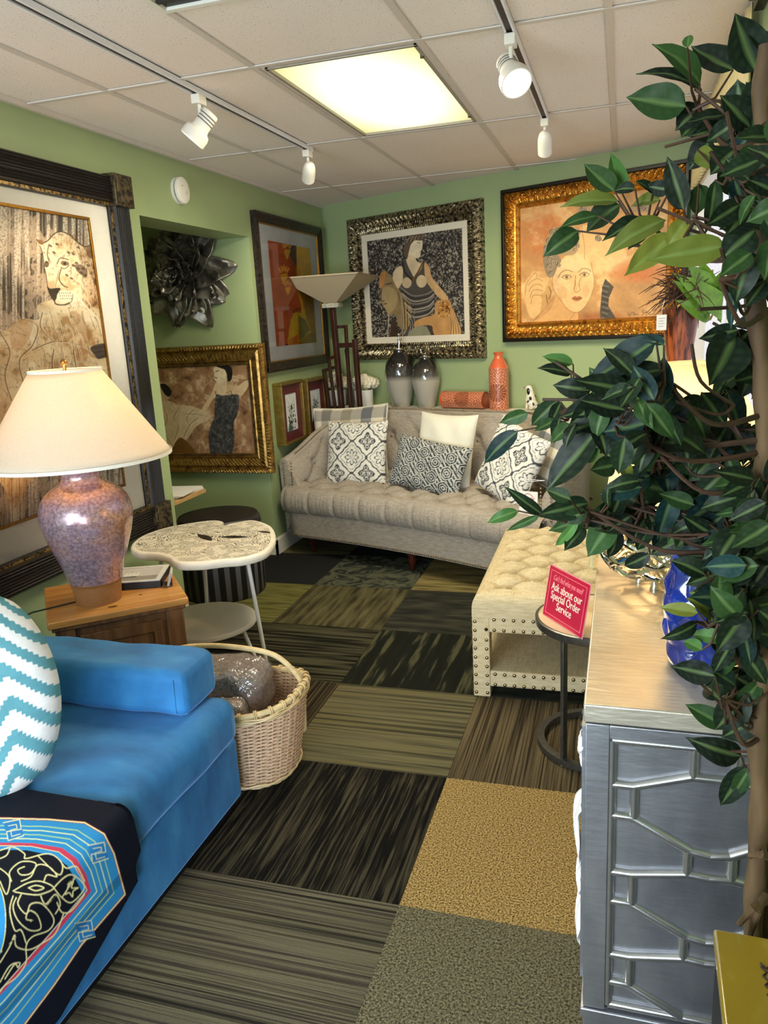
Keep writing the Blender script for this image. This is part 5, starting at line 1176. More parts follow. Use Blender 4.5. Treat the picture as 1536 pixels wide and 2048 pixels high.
# ---- flower pots
CER = mat('white_ceramic', '#e6e6e2', .18, var=.02, bumpk=0, coat=.6); PETW = mat('cream_petals', '#e9e2c8', .8, var=.12, scale=40, bumpk=.1)
def pot(s, tt, lab, seed):
    t = thing('flower_pot', lab, 'flower pot', on_console(s, tt), group='white flowers in white pots on the console'); r_ = np.random.RandomState(seed); t.scale = (1.3, 1.3, 1.2)
    mb = MB(); mb.lathe([(.052, 0), (.055, .004), (.058, .105), (.054, .105), (.051, .02), (.001, .02)], 32, cap=False); part('pot', mb, CER, t)
    for k in range(11):
        a = r_.rand() * 6.28; rr = .055 * r_.rand() ** .5 * 1.4; c = Vector((rr * math.cos(a), rr * math.sin(a), .135 + .075 * r_.rand() * (1 - rr / .1)))
        mb = MB(); ph = r_.rand(3) * 6; R_f = .026 + .008 * r_.rand()
        def fl(u, v):
            a2 = 2 * PI * u; b2 = PI * (.02 + .9 * v); rr2 = R_f * (1 + .22 * math.sin(5 * a2 + 7 * v + ph[0]) * math.sin(b2) + .12 * math.sin(11 * b2 + ph[1]))
            return c + Vector((rr2 * math.sin(b2) * math.cos(a2), rr2 * math.sin(b2) * math.sin(a2), rr2 * math.cos(b2)))
        mb.grid(22, 14, fl, cu=True)
        part('flower', mb, PETW, t, angle=180)
    mb = MB(); mb.lathe([(.05, .09), (.03, .12), (.001, .13)], 16, cap=False); part('foliage', mb, mat('pot_moss', '#7c8a5a', .9), t)
pot(.44, .15, 'white potted flowers right of the floor lamp posts on the console', 1); pot(.17, .16, 'white potted flowers half hidden behind the floor lamp posts', 2)
# ---- orange vases
def P_orange(x, ang, L):
    k = 1; q = np.sin(ang * 9 + 3 * np.sin(x * 60)) * np.sin(x * 150 + 2.5 * np.sin(ang * 7)); f = np.sin(x * 260 + 4 * np.cos(ang * 5)) * np.sin(ang * 21 + 3 * np.cos(x * 90))
    C = np.where(((np.abs(q) < .28) | (np.abs(f) < .12))[:, None], np.array(lin('#d9906c')), np.array(lin('#96452a')))
    da = ((ang + PI) % (2 * PI)) - PI; dx = (x - L * .42) / .06; r = np.hypot(da * .9, dx); aa = np.arctan2(dx, da); s_ = np.cos(aa * 18) > .1
    C[(r < 1.0)] = np.where(s_[r < 1.0][:, None], np.array(lin('#b5704c')), np.array(lin('#84402a'))); return C
ORG = painted('carved_orange', .35, .3, 200, coat=.4); ORP = mat('orange_glaze', '#d2633c', .22, var=.06, bumpk=0, coat=.6)
def orange(M, lab, L, R, name='patterned_vase'):
    t = thing(name, lab, 'vase', M=M, group='orange carved vases on the console')
    nz, na = 110, 120; Z, A = np.meshgrid(np.linspace(0, L, nz), np.linspace(0, 2 * PI, na, endpoint=False), indexing='ij'); Zf, Af = Z.ravel(), A.ravel()
    C = P_orange(Zf, Af, L); rr = R + .0012 * (C[:, 0] > .4); V = np.stack([rr * np.cos(Af), rr * np.sin(Af), Zf], 1); idx = np.arange(nz * na).reshape(nz, na); nx_ = np.roll(idx, -1, 1)
    f = np.stack([idx[:-1], nx_[:-1], nx_[1:], idx[1:]], -1).reshape(-1, 4).tolist(); make_obj('carved_body', V.tolist(), f + [tuple(range(na))[::-1]], ORG, t, col=C, angle=60)
    mb = MB(); mb.lathe([(R + .001, L - .001), (R * .98, L + .004), (R * .55, L + R * .85), (R * .42, L + R * 1.05), (R * .42, L + R * 1.3), (R * .55, L + R * 1.55), (R * .52, L + R * 1.56), (R * .36, L + R * 1.2)], 40, cap=False); part('neck', mb, ORP, t)
aim = math.atan2(-WN.y, -WN.x) 
orange(Matrix.Translation(on_console(1.628, .11)) @ Matrix.Rotation(math.atan2(WN.y, WN.x) + .25, 4, 'Z'), 'standing orange carved cylinder vase with plain orange neck on the console', .285, .066)
Mv = frameM((0, 0, 1), WD.cross(Vector((0, 0, 1))) * -1, WD, wall(1.19, .115, cz_ + .062)); Mv = Mv @ Matrix.Rotation(-1.3, 4, 'Z')
t = thing('patterned_vase', 'orange carved cylinder vase lying on its side on the console', 'vase', M=Mv, group='orange carved vases on the console')
nz, na = 110, 120; L_, R_ = .335, .060; Z, A = np.meshgrid(np.linspace(0, L_, nz), np.linspace(0, 2 * PI, na, endpoint=False), indexing='ij'); Zf, Af = Z.ravel(), A.ravel(); C = P_orange(Zf, Af, L_ * 1.2)
V = np.stack([R_ * np.cos(Af), R_ * np.sin(Af), Zf], 1); idx = np.arange(nz * na).reshape(nz, na); nx_ = np.roll(idx, -1, 1); f = np.stack([idx[:-1], nx_[:-1], nx_[1:], idx[1:]], -1).reshape(-1, 4).tolist()
make_obj('carved_body', V.tolist(), f + [tuple(np.arange(na) + (nz - 1) * na)], ORG, t, col=C, angle=60)
mb = MB(); mb.lathe([(R_ + .002, .004), (R_ + .003, -.006), (R_ + .001, -.016), (R_ - .008, -.018), (R_ - .012, 0), (.001, .004)], 40, cap=False); part('neck', mb, ORP, t)
# ---- porcelain dog
t = thing('dog_figurine', 'small white porcelain spaniel figurine with black ears and spots on the console', 'figurine', M=Matrix.Translation(on_console(1.875, .11)) @ Matrix.Rotation(math.atan2(-WD.y, -WD.x), 4, 'Z'))
PORC = mat('porcelain', '#e9e1cf', .15, var=.05, bumpk=0, coat=.8); BLKG = mat('black_glaze', '#0d0d10', .12, var=.1, bumpk=0, coat=.8)
vsn = [((0, 0, .05), .036), ((.004, 0, .085), .031), ((.008, 0, .118), .022), ((.012, 0, .145), .025), ((.02, 0, .155), .022), ((.040, 0, .148), .012), ((.046, 0, .146), .009), ((.022, .018, .045), .011), ((.028, .018, .01), .009), ((.022, -.018, .045), .011), ((.028, -.018, .01), .009), ((-.018, .022, .03), .022), ((.0, .026, .01), .010), ((-.018, -.022, .03), .022), ((.0, -.026, .01), .010), ((-.045, 0, .02), .008), ((-.055, 0, .045), .006)]
ed = [(0, 1), (1, 2), (2, 3), (3, 4), (4, 5), (5, 6), (1, 7), (7, 8), (1, 9), (9, 10), (0, 11), (11, 12), (0, 13), (13, 14), (0, 15), (15, 16)]
me = bpy.data.meshes.new('body'); me.from_pydata([v_[0] for v_ in vsn], ed, []); me.materials.append(PORC); o = bpy.data.objects.new('body', me); COL.objects.link(o); o.parent = t
sk = o.modifiers.new('skin', 'SKIN'); sk.use_smooth_shade = True; o.modifiers.new('sub', 'SUBSURF').render_levels = 2
for i, (_, r_) in enumerate(vsn): me.skin_vertices[0].data[i].radius = (r_, r_)
me.skin_vertices[0].data[0].use_root = True
for sy in (-1, 1): mb = MB(); mb.ball((.008, sy * .024, .130), .012, 10, sz=2.0, sx=.9, sy=.5); part('ear', mb, BLKG, t)
mb = MB(); mb.ball((.051, 0, .150), .005, 8); part('nose', mb, BLKG, t)
for sy in (-1, 1): mb = MB(); mb.ball((.036, sy * .013, .158), .003, 6); part('eye', mb, BLKG, t)
for (x, y, z) in ((-.010, .030, .085), (-.030, .030, .045), (-.055, .004, .035), (-.010, -.030, .09), (.02, -.024, .06), (.005, .03, .06)): mb = MB(); mb.ball((x, y, z), .010, 8, sz=1.3, sy=.6); part('spot', mb, BLKG, t)
# ---- grey ginger jar at the right end
t = thing('ginger_jar', 'squat pale grey glazed jar with a silver collar at the right end of the console', 'jar', on_console(2.60, .14) )
mb = MB(); mb.lathe([(.06, 0), (.07, .01), (.115, .10), (.13, .18), (.12, .25), (.085, .30), (.05, .325), (.045, .33)], 48); part('body', mb, mat('celadon', '#bdbda2', .14, var=.06, scale=8, bumpk=0, coat=.9), t)
mb = MB(); mb.lathe([(.046, .328), (.052, .332), (.052, .352), (.046, .356), (.001, .356)], 32); part('silver_collar', mb, CHR, t)
t.location.z += .0
# ---- wooden vase with arrangement, on a side stand
t = thing('plant_stand', 'slim dark stand between ottoman and glowing panel carrying the wooden vase', 'stand', (.27, 4.10, 0))
mb = MB(); mb.lathe([(.11, .90), (.112, .905), (.112, .925), (.11, .93)], 32); part('top', mb, MAHO, t)
for a in (.5, 2.6, 4.7): mb = MB(); mb.bar((.08 * math.cos(a), .08 * math.sin(a), .90), (.10 * math.cos(a), .10 * math.sin(a), 0), .022, .022); part('leg', mb, MAHO, t)
t = thing('wooden_vase', 'tapered reddish striped wooden vase holding a dried arrangement beside the glowing panel', 'vase', (.27, 4.10, .93))
mb = MB(); mb.lathe([(.035, 0), (.038, .01), (.040, .10), (.052, .30), (.078, .50), (.092, .585), (.088, .59), (.07, .5)], 40, cap=False); part('body', mb, mat('zebra_wood', '#a4532b', .3, var=.3, color2='#4b1d0d', scale=14, stretch=(3, 3, .25), coat=.4, lo=.42, hi=.58), t)
LEAFB = mat('bright_leaf', '#6d9a2c', .4, var=.35, scale=20, bumpk=.1, coat=.3)
def leafmesh(mb, base, tip, w_, nrm=None, curl=.12, nu=9, nv=5, asym=0):
    base, tip = Vector(base), Vector(tip); d = tip - base; L = d.length; d.normalize()
    n = Vector(nrm) if nrm is not None else Vector((0, -1, .25)); n = (n - d * n.dot(d)); n = n.normalized() if n.length > 1e-4 else d.orthogonal().normalized(); s_ = d.cross(n)
    def fn(u, v):
        k = u; wv = math.sin(PI * min(1, k ** .62)) ** 1.0 if k < 1 else 0; wv = (k ** .6) * (1 - k) ** 1.0 * 2.75
        if k > .8: wv = wv * (1 - .45 * (k - .8) / .2)
        x = (v - .5) * 2; y = x * w_ / 2 * wv
        z = curl * L * math.sin(PI * k) * .55 - abs(x) * w_ * wv * -.16 + .01 * L * math.sin(k * 14 + x * 3)
        return base + d * (k * L) + s_ * y + n * z
    mb.grid(nu, nv, fn)
mb = MB(); 
for (b_, tp, ww) in [((1470, 640), (1345, 545), 42), ((1440, 600), (1375, 530), 40), ((1430, 625), (1345, 560), 34), ((1435, 640), (1500, 585), 40), ((1440, 650), (1530, 620), 44), ((1425, 590), (1400, 515), 34), ((1430, 600), (1470, 525), 34), ((1440, 655), (1490, 690), 30), ((1420, 640), (1350, 600), 30)]:
    leafmesh(mb, aty(b_[0], b_[1], 4.06), aty(tp[0], tp[1], 3.92), ww / 1540 * 4.0, (-.3, -1, .4))
o = part('broad_leaves', mb, LEAFB, t, world=True, angle=180); o['kind'] = 'stuff'
mb = MB(); r_ = np.random.RandomState(9)
c0 = aty(1370, 575, 4.0)
for k in range(150):
    d = Vector((r_.randn() * .7 - .5, r_.randn() * .5, r_.randn() * .6)).normalized() * (.05 + .14 * r_.rand()); p0 = c0 + Vector((r_.randn() * .03, r_.randn() * .03, r_.randn() * .04)); mb.tube([p0, p0 + d * .6, p0 + d + Vector((0, 0, -.02))], [.003, .0025, .001], 4)
o = part('dried_grass', mb, mat('dried_brown', '#4a3020', .8, var=.4, scale=50), t, world=True); o['kind'] = 'stuff'
mb = MB()
for (a_, b_) in [((1395, 640), (1350, 570)), ((1410, 640), (1425, 540)), ((1420, 640), (1450, 560))]: mb.tube([aty(*a_, 4.1), aty((a_[0] + b_[0]) / 2 + 5, (a_[1] + b_[1]) / 2, 4.05), aty(*b_, 4.0)], .005, 6)
part('stems', mb, mat('stem_tan', '#b98a5a', .7), t, world=True)
# price tag hanging in front of the gold frame
tg = thing('hang_tag', 'cream handwritten price tag hanging from a leaf sprig before the gold frame', 'tag', M=facing(aty(1323, 645, 3.9), (0, -1, 0)))
mb = MB(); mb.box((-.022, -.035, 0), (.022, .035, .001)); part('card', mb, PAPER, tg, smooth=False)
for k in range(4): mb = MB(); mb.box((-.015, .018 - k * .012, .001), (.015 - .006 * (k % 2), .0195 - k * .012, .0014)); part('ink_line', mb, mat('ink', '#4c4a48', .8), tg, smooth=False)
mb = MB(); mb.tube([(0, .033, .001), (0, .06, .0), (.01, .10, .01)], .001, 4); part('string', mb, PAPER, tg)
# ================================================================== floor lamp behind the sofa
s_, tt_ = .365, .36
t = thing('floor_lamp', 'floor lamp with square inverted-pyramid linen shade on dark lattice posts behind the sofa', 'floor lamp', M=frameM(WD, (-WN.x, -WN.y, 0), (0, 0, 1), wall(s_, tt_, 0)))
DKWOOD = mat('dark_walnut', '#3a1d14', .32, var=.4, scale=14, stretch=(3, 3, .3), coat=.3)
SHL = shade_mat('linen_shade', '#cdc0a0', .25)
mb = MB(); q = Matrix.Rotation(math.radians(24), 4, 'Z')
def sq(r, z): return [q @ Vector((r * a, r * b, z)) for a, b in ((-1, -1), (1, -1), (1, 1), (-1, 1))]
lo, hi_ = sq(.048, 1.690), sq(.30, 1.872)
for k in range(4):
    a, b_, c, d = lo[k], lo[(k + 1) % 4], hi_[(k + 1) % 4], hi_[k]
    mb.grid(10, 10, lambda u, v: (a * (1 - u) + b_ * u) * (1 - v) + (d * (1 - u) + c * u) * v)
o = part('lamp_shade', mb, SHL, t, smooth=False); sm = o.modifiers.new('s', 'SOLIDIFY'); sm.thickness = .004
mb = MB(); mb.tube(hi_ + [hi_[0]], .005, 5); part('shade_trim', mb, mat('linen_edge', '#bcae90', .9), t)
mb = MB(); mb.box((-.062, -.062, 1.655), (.062, .062, 1.688), q); part('glass_collar', mb, mat('collar_glass', '#b5b6a6', .12, var=.5, scale=60, coat=1, bumpk=0), t, bevel=.004)
posts = [((-.0, 0), (.06, .0), 1.655, .036), ((.085, .04), (.085, .03), 1.52, .022), ((.20, .0), (.235, 0), 1.42, .032), ((-.075, .0), (.03, .01), 1.29, .020), ((-.16, .03), (-.06, .02), 1.20, .026), ((.03, .09), (.12, .09), 1.35, .02)]
for (x1, y1), (x0, y0), h, wd in posts:
    mb = MB(); mb.bar((x0, y0, .04), (x1, y1, h), wd, wd, up=(0, 1, 0)); part('post', mb, DKWOOD, t, bevel=.002)
for (a, b_, h) in [((.0, .0, 1.38), (.215, 0, 1.38), .035), ((.0, .035, 1.515), (.095, .04, 1.515), .022), ((-.085, 0, 1.28), (.0, 0, 1.30), .022), ((-.17, .03, 1.19), (-.02, .02, 1.22), .024)]:
    mb = MB(); mb.bar(a, b_, .024, h, up=(0, 0, 1)); part('crossbar', mb, DKWOOD, t, bevel=.002)
mb = MB(); mb.box((-.16, -.13, 0), (.24, .13, .04)); part('base', mb, DKWOOD, t, bevel=.006)

# ================================================================== striped pouf
t = thing('striped_pouf', 'round black pouf with black and grey striped side standing before the alcove', 'pouf', (-2.272, 3.945, 0))
m, nt, b = nodes_of('stripe_cloth'); tc = nt.nodes.new('ShaderNodeTexCoord'); sx_ = nt.nodes.new('ShaderNodeSeparateXYZ'); nt.links.new(tc.outputs['Object'], sx_.inputs[0])
at2 = nt.nodes.new('ShaderNodeMath'); at2.operation = 'ARCTAN2'; nt.links.new(sx_.outputs[1], at2.inputs[0]); nt.links.new(sx_.outputs[0], at2.inputs[1])
ml = nt.nodes.new('ShaderNodeMath'); ml.operation = 'MULTIPLY'; ml.inputs[1].default_value = 24; nt.links.new(at2.outputs[0], ml.inputs[0]); sn = nt.nodes.new('ShaderNodeMath'); sn.operation = 'SINE'; nt.links.new(ml.outputs[0], sn.inputs[0])
ma = nt.nodes.new('ShaderNodeMath'); ma.operation = 'MULTIPLY_ADD'; ma.inputs[1].default_value = .5; ma.inputs[2].default_value = .5; nt.links.new(sn.outputs[0], ma.inputs[0])
r = ramp(nt, ma.outputs[0], [(0.55, lin('#101012')), (0.6, lin('#5b5a5e'))]); nt.links.new(r.outputs[0], b.inputs['Base Color']); b.inputs['Roughness'].default_value = .5; STRC = m
mb = MB(); mb.lathe([(.235, 0), (.245, .02), (.247, .2), (.243, .42)], 72, cap=False); part('striped_side', mb, STRC, t)
mb = MB(); mb.lathe([(.243, .418), (.248, .43), (.246, .455), (.232, .475), (.15, .488), (.001, .492)], 72, cap=False); part('top_cushion', mb, mat('black_leather', '#1b1a1a', .45, var=.25, scale=30, bumpk=.15), t)
mb = MB(); mb.tube([(.2475 * math.cos(a), .2475 * math.sin(a), .424) for a in np.linspace(0, 2 * PI, 90)[:-1]], .004, 6, closed=True); part('piping', mb, mat('black_leather', ''), t)

# alcove counter corner with papers
t = thing('wall_shelf', 'small light wooden shelf corner projecting inside the alcove', 'shelf', (-2.52, 3.83, .60))
mb = MB(); mb.box((-.21, -.26, 0), (.16, .16, .022)); part('board', mb, mat('light_pine', '#c29a5e', .4, var=.2, scale=12, stretch=(1, 8, 1)), t, bevel=.002)
mb = MB(); mb.box((-.2, -.25, -.12), (-.18, .15, 0)); part('bracket', mb, mat('light_pine', ''), t)
for k in range(4):
    o = thing('paper_sheet', 'loose white paper sheets stacked on the small alcove shelf', 'paper', (-2.52 + .006 * k, 3.85 - .004 * k, .623 + .004 * k), .08 * k - .1, 'papers on the alcove shelf'); mb = MB(); mb.box((-.15, -.14, 0), (.135, .15, .0025)); part('sheet', mb, PAPER, o, smooth=False)

# ================================================================== slab table
SX, SY = -1.80, 3.03
t = thing('slab_table', 'white two-tier side table with wavy black-grained slab top and bent white legs', 'side table', (SX, SY, 0))
outl = [(-2.152, 2.939), (-2.180, 3.07), (-2.147, 3.205), (-2.06, 3.31), (-1.973, 3.367), (-1.90, 3.345), (-1.868, 3.275), (-1.82, 3.345), (-1.75, 3.39), (-1.62, 3.30), (-1.524, 3.15), (-1.465, 3.0), (-1.450, 2.87), (-1.50, 2.78), (-1.575, 2.745), (-1.66, 2.696), (-1.76, 2.685), (-1.85, 2.755), (-1.93, 2.79), (-2.03, 2.80), (-2.10, 2.85)]
ol = [np.array(p) - np.array([SX, SY]) for p in spline(outl, 20, True)]; NO = len(ol)
def inset(k): return [tuple(p * (1 - k / max(.2, np.hypot(*p)))) for p in ol]
mb = MB(); prof = [(.020, .560), (.004, .566), (0, .575), (0, .590), (.004, .597), (.010, .600), (.022, .600)]
rings = [[(x, y, z) for x, y in inset(d)] for d, z in prof]; V = [p for r_ in rings for p in r_]
mb.add(V, [(k * NO + i, k * NO + (i + 1) % NO, (k + 1) * NO + (i + 1) % NO, (k + 1) * NO + i) for k in range(len(prof) - 1) for i in range(NO)] + [tuple(range(NO))[::-1]])
part('slab_edge', mb, mat('slab_cream', '#ddd5c2', .4, var=.08, scale=20, bumpk=.1), t)
inn = inset(.022); P = Pic(0, 0, 1, 800, 800, 1.2, '#ded6c0')
cA, cB = (520, 330), (260, 380)
fx = fbm(P.h, P.w, 9, 9, 3, 4); dA = np.hypot((P.xx - cA[0]) * 1.0, (P.yy - cA[1]) * 1.25); dB = np.hypot((P.xx - cB[0]) * .8, (P.yy - cB[1]) * 1.3); D = np.minimum(dA, dB + 60) + fx * 120
wv = np.sin(D * .55 + 2 * fx); brk = fbm(P.h, P.w, 26, 26, 6, 3); P.mixn(((wv - .05) * 3) * np.clip((brk - .38) * 9, .15, 1), '#24211e', .9); P.poly([(430, 360), (480, 330), (560, 345), (500, 372)], '#171513', sm=True); P.poly([(300, 330), (370, 350), (420, 420), (350, 390)], '#201d1a', sm=True); P.poly([(560, 250), (600, 245), (640, 275), (590, 270)], '#1a1816', sm=True)
V = [(0.0, -.01, .6002)]; rows = 170
for k in range(1, rows + 1):
    V += [(x * k / rows, y * k / rows - .01 * (1 - k / rows), .6002) for x, y in inn]
F_ = [(0, 1 + i, 1 + (i + 1) % NO) for i in range(NO)]
for k in range(1, rows): F_ += [(1 + (k - 1) * NO + i, 1 + k * NO + i, 1 + k * NO + (i + 1) % NO, 1 + (k - 1) * NO + (i + 1) % NO) for i in range(NO)]
Va = np.array(V); C = P.at((Va[:, 0] + .42) / .84 * 799, (.42 - Va[:, 1]) / .84 * 799)
make_obj('grained_top', V, F_, painted('slab_print', .35, .25, 60, coat=.2), t, col=C)
WM = mat('white_enamel', '#e9e6de', .3, var=.02, bumpk=0)
cxs, cys = -1.845 - SX, 2.985 - SY
mb = MB(); mb.lathe([(.001, .195), (.232, .195), (.238, .199), (.238, .215), (.234, .220), (.001, .220)], 64, (cxs, cys, 0), cap=False); part('lower_shelf', mb, mat('shelf_white', '#dcd7c8', .45, var=.06, scale=6, bumpk=.02), t, angle=50)
for a in (-.02, 2.1, 4.2):
    ca, sa = math.cos(a), math.sin(a)
    P0 = Vector((cxs * .5 + ca * .215, cys * .5 + sa * .215, .565)); P1 = Vector((cxs + ca * .300, cys + sa * .300, .02)); P2 = Vector((cxs + ca * .272, cys + sa * .272, .0095)); P3 = Vector((cxs + ca * .250, cys + sa * .250, .03)); P4 = Vector((cxs + ca * .19, cys + sa * .19, .197))
    mb = MB(); mb.tube([P0, P0.lerp(P1, .5), P1.lerp(P0, .04), P1, (P1 + P2) / 2 + Vector((0, 0, -.006)), P2, (P2 + P3) / 2 + Vector((0, 0, -.003)), P3, P4], .0093, 10); part('leg', mb, WM, t)

# ================================================================== pine side cabinet and what stands on it
a_, b_, c_, d_ = Vector((-1.530, 2.404, 0)), Vector((-1.855, 2.745, 0)), Vector((-2.235, 2.440, 0)), Vector((-1.904, 2.046, 0))
ctr = (a_ + b_ + c_ + d_) / 4; xd = ((a_ - d_) + (b_ - c_)).normalized(); yd = Vector((-xd.y, xd.x, 0))
PINE = mat('orange_pine', '#c8904c', .32, var=.4, color2='#a2672c', scale=7, stretch=(.35, 6, 6), bumpk=.1, coat=.35, detail=6, lo=.3, hi=.62)
PINE2 = mat('brown_pine', '#8a5d38', .4, var=.4, color2='#57351c', scale=8, stretch=(6, 6, .4), bumpk=.1, coat=.2, detail=6, lo=.3, hi=.62)
t = thing('pine_cabinet', 'small knotty pine side cabinet under the big table lamp', 'cabinet', M=frameM(xd, yd, (0, 0, 1), ctr))
pine = t; hx, hy = .248, .225
mb = MB(); mb.box((-hx, -hy, .532), (hx, hy, .56)); part('top', mb, PINE, t, bevel=.006)
mb = MB(); mb.box((-hx + .03, -hy + .03, .05), (hx - .03, hy - .03, .532)); part('body', mb, PINE2, t, bevel=.003)
mb = MB(); mb.box((-hx + .012, -hy + .012, .515), (hx - .012, hy - .012, .532)); part('cornice', mb, PINE2, t, bevel=.005)
mb = MB(); mb.box((-hx + .015, -hy + .015, 0), (hx - .015, hy - .015, .07)); part('plinth', mb, PINE2, t, bevel=.004)
for sx in (-1, 1): mb = MB(); mb.box((sx * (hx - .055) - .033, -hy + .018, .07), (sx * (hx - .055) + .033, -hy + .035, .515)); part('stile', mb, PINE2, t, bevel=.002)
dr = MB(); rect_ring(dr, (-.145, .09, .145, .485), (-.11, .13, .11, .445), 0, .016); dr.box((-.11, .13, .0), (.11, .445, .007)); Mx = Matrix(((1, 0, 0, 0), (0, 0, -1, -hy + .032), (0, 1, 0, 0), (0, 0, 0, 1))); dr.v = [tuple(Mx @ Vector(p)) for p in dr.v]; door = part('door', dr, PINE2, t, bevel=.002)
mb = MB(); mb.ball((.12, -hy + .008, .30), .012, 10); part('knob', mb, mat('knob_dark', '#3a2a1c', .3, .6), door)
mb = MB(); mb.ball((-.02, -.17, .5605), .018, 10, sz=.02, sy=.5); mb2 = MB(); mb2.ball((.09, -.09, .5605), .006, 8, sz=.04); 
part('knot', mb, mat('knot', '#5a3216', .4), t); part('knot', mb2, mat('knot', ''), t)
# lamp
lx, ly = -1.885, 2.325
t = thing('table_lamp', 'large lamp with lustrous mauve-copper urn base and cream cone shade on the pine cabinet', 'lamp', (lx, ly, .56))
prof_px = [(41, 1200), (44, 1192), (49, 1172), (52, 1165), (62, 1130), (73, 1100), (83, 1070), (89, 1043), (88, 1025), (84, 1010), (75, 995), (60, 982), (45, 974), (38, 965), (37, 955), (40, 947), (50, 940), (56, 936)]
pm = 1.0 / 1540 * 2.86
def zz(py):
    lo, hi = -.2, 1.6
    for _ in range(40):
        mid = (lo + hi) / 2
        if project([(lx, ly, .56 + mid)])[0][1] > py: lo = mid
        else: hi = mid
    return lo
zz0 = zz; base0 = zz0(1192); zz = lambda py: max(0.0, zz0(py - 8) - max(0, base0) * 0) if py < 1190 else 0.0
m, nt, b = nodes_of('lustre_glaze')
v1 = nt.nodes.new('ShaderNodeTexVoronoi'); v1.feature = 'DISTANCE_TO_EDGE'; v1.inputs['Scale'].default_value = 60; tc = nt.nodes.new('ShaderNodeTexCoord'); nt.links.new(tc.outputs['Object'], v1.inputs['Vector'])
n1 = noise_node(nt, 4, 3, (1, 1, 2)); n2 = noise_node(nt, 80, 4); r = ramp(nt, n1.outputs[0], [(0.35, lin('#a791a0')), (0.5, lin('#bc98a0')), (0.62, lin('#cc9a80')), (0.72, lin('#c98455'))])
r2 = ramp(nt, v1.outputs['Distance'], [(0.03, lin('#5a3a3c')), (0.08, (1, 1, 1))]); r3 = ramp(nt, n2.outputs[0], [(.45, lin('#7f5a58')), (.55, (1, 1, 1))])
m1 = nt.nodes.new('ShaderNodeMixRGB'); m1.blend_type = 'MULTIPLY'; m1.inputs[0].default_value = .32; nt.links.new(r.outputs[0], m1.inputs[1]); nt.links.new(r2.outputs[0], m1.inputs[2])
m2 = nt.nodes.new('ShaderNodeMixRGB'); m2.blend_type = 'MULTIPLY'; m2.inputs[0].default_value = .35; nt.links.new(m1.outputs[0], m2.inputs[1]); nt.links.new(r3.outputs[0], m2.inputs[2])
nt.links.new(m2.outputs[0], b.inputs['Base Color']); b.inputs['Roughness'].default_value = .22; b.inputs['Metallic'].default_value = .35; b.inputs['Coat Weight'].default_value = .6
pr = [(rr * pm, zz(py)) for rr, py in prof_px]; pr = [tuple(q_) for q_ in spline(pr, 4)]
TERR = mat('tan_terracotta', '#96673c', .5, var=.15, scale=20, stretch=(1, 1, 6))
mb = MB(); mb.lathe([p for p in pr if p[1] >= zz(1166)], 72, cap=False); part('urn_body', mb, m, t)
mb = MB(); mb.lathe([(.001, 0)] + [p for p in pr if p[1] <= zz(1163)], 72, cap=False); part('foot_band', mb, TERR, t)
mb = MB(); mb.lathe([(.056 * 1.75, zz(940)), (.060 * 1.75, zz(936)), (.058 * 1.75, zz(930)), (.03, zz(926))], 48, cap=False); part('copper_rim', mb, mat('copper', '#b07a3c', .3, .8, var=.15), t)
zb, zt_ = zz0(915), zz0(742)
mb = MB(); mb.tube([(0, 0, zz(940)), (0, 0, zt_ + .02)], .006, 8); mb.ball((0, 0, zt_ + .03), .012, 10); part('stem', mb, mat('copper', ''), t)
mb = MB(); mb.lathe([(.330, zb), (.122, zt_)], 96, cap=False)
mb = MB(); mb.grid(96, 14, lambda u, v: Vector(((.330 + (.122 - .330) * v) * math.cos(2 * PI * u), (.330 + (.122 - .330) * v) * math.sin(2 * PI * u), zb + (zt_ - zb) * v)), cu=True)
CSH = shade_mat('cream_shade', '#f2e6d2', .5)
sh = part('lamp_shade', mb, CSH, t); sm = sh.modifiers.new('s', 'SOLIDIFY'); sm.thickness = .0015
for rr, z in ((.331, zb), (.123, zt_)): mb = MB(); mb.lathe([(rr, z - .006), (rr + .0015, z - .006), (rr + .0015, z + .006), (rr, z + .006)], 96, cap=False); part('shade_trim', mb, mat('shade_tape', '#ddd6c6', .8, var=.03), sh)
mb = MB(); mb.ball((0, 0, zt_ - .12), .03, 12); part('bulb', mb, emission('cream_bulb', '#ffc27a', 12), t)
light('lamp_light', 'POINT', (lx, ly, .56 + zt_ - .12), 15, (1, .62, .30), size=.035)
# framed print lying at the back of the cabinet top and a card holder
def on_pine(x, y, z=.56): return ctr + xd * x + yd * y + Vector((0, 0, z))
t = thing('framed_photo', 'black-framed photo of a sailing ship lying flat on the pine cabinet behind the lamp', 'framed photo', M=Matrix.Translation(on_pine(.07, .105)) @ Matrix.Rotation(math.atan2(xd.y, xd.x) - .35, 4, 'Z'))
mb = MB(); mb.box((-.15, -.105, 0), (.15, .105, .028)); part('box_frame', mb, BLACK, t, bevel=.002)
mb = MB(); rect_ring(mb, (-.148, -.103, .148, .103), (-.128, -.085, .128, .085), .028, .031); part('rim', mb, mat('grey_white', '#c9c6bd', .4), t, smooth=False)
p = Pic(0, 0, 1, 120, 80, 1.5, '#b9b7ae'); p.poly([(0, 55), (120, 50), (120, 80), (0, 80)], '#8b8478'); p.poly([(0, 0), (30, 0), (20, 80), (0, 80)], '#c9a890'); p.poly([(50, 52), (80, 50), (76, 58), (54, 58)], '#3a3833')
for k in range(4): p.line([(54 + k * 7, 54), (55 + k * 7, 16 + 4 * k)], 1, '#5a564e'); p.poly([(52 + k * 7, 48), (59 + k * 7, 46), (56 + k * 7, 20)], '#e9e5da', .8)
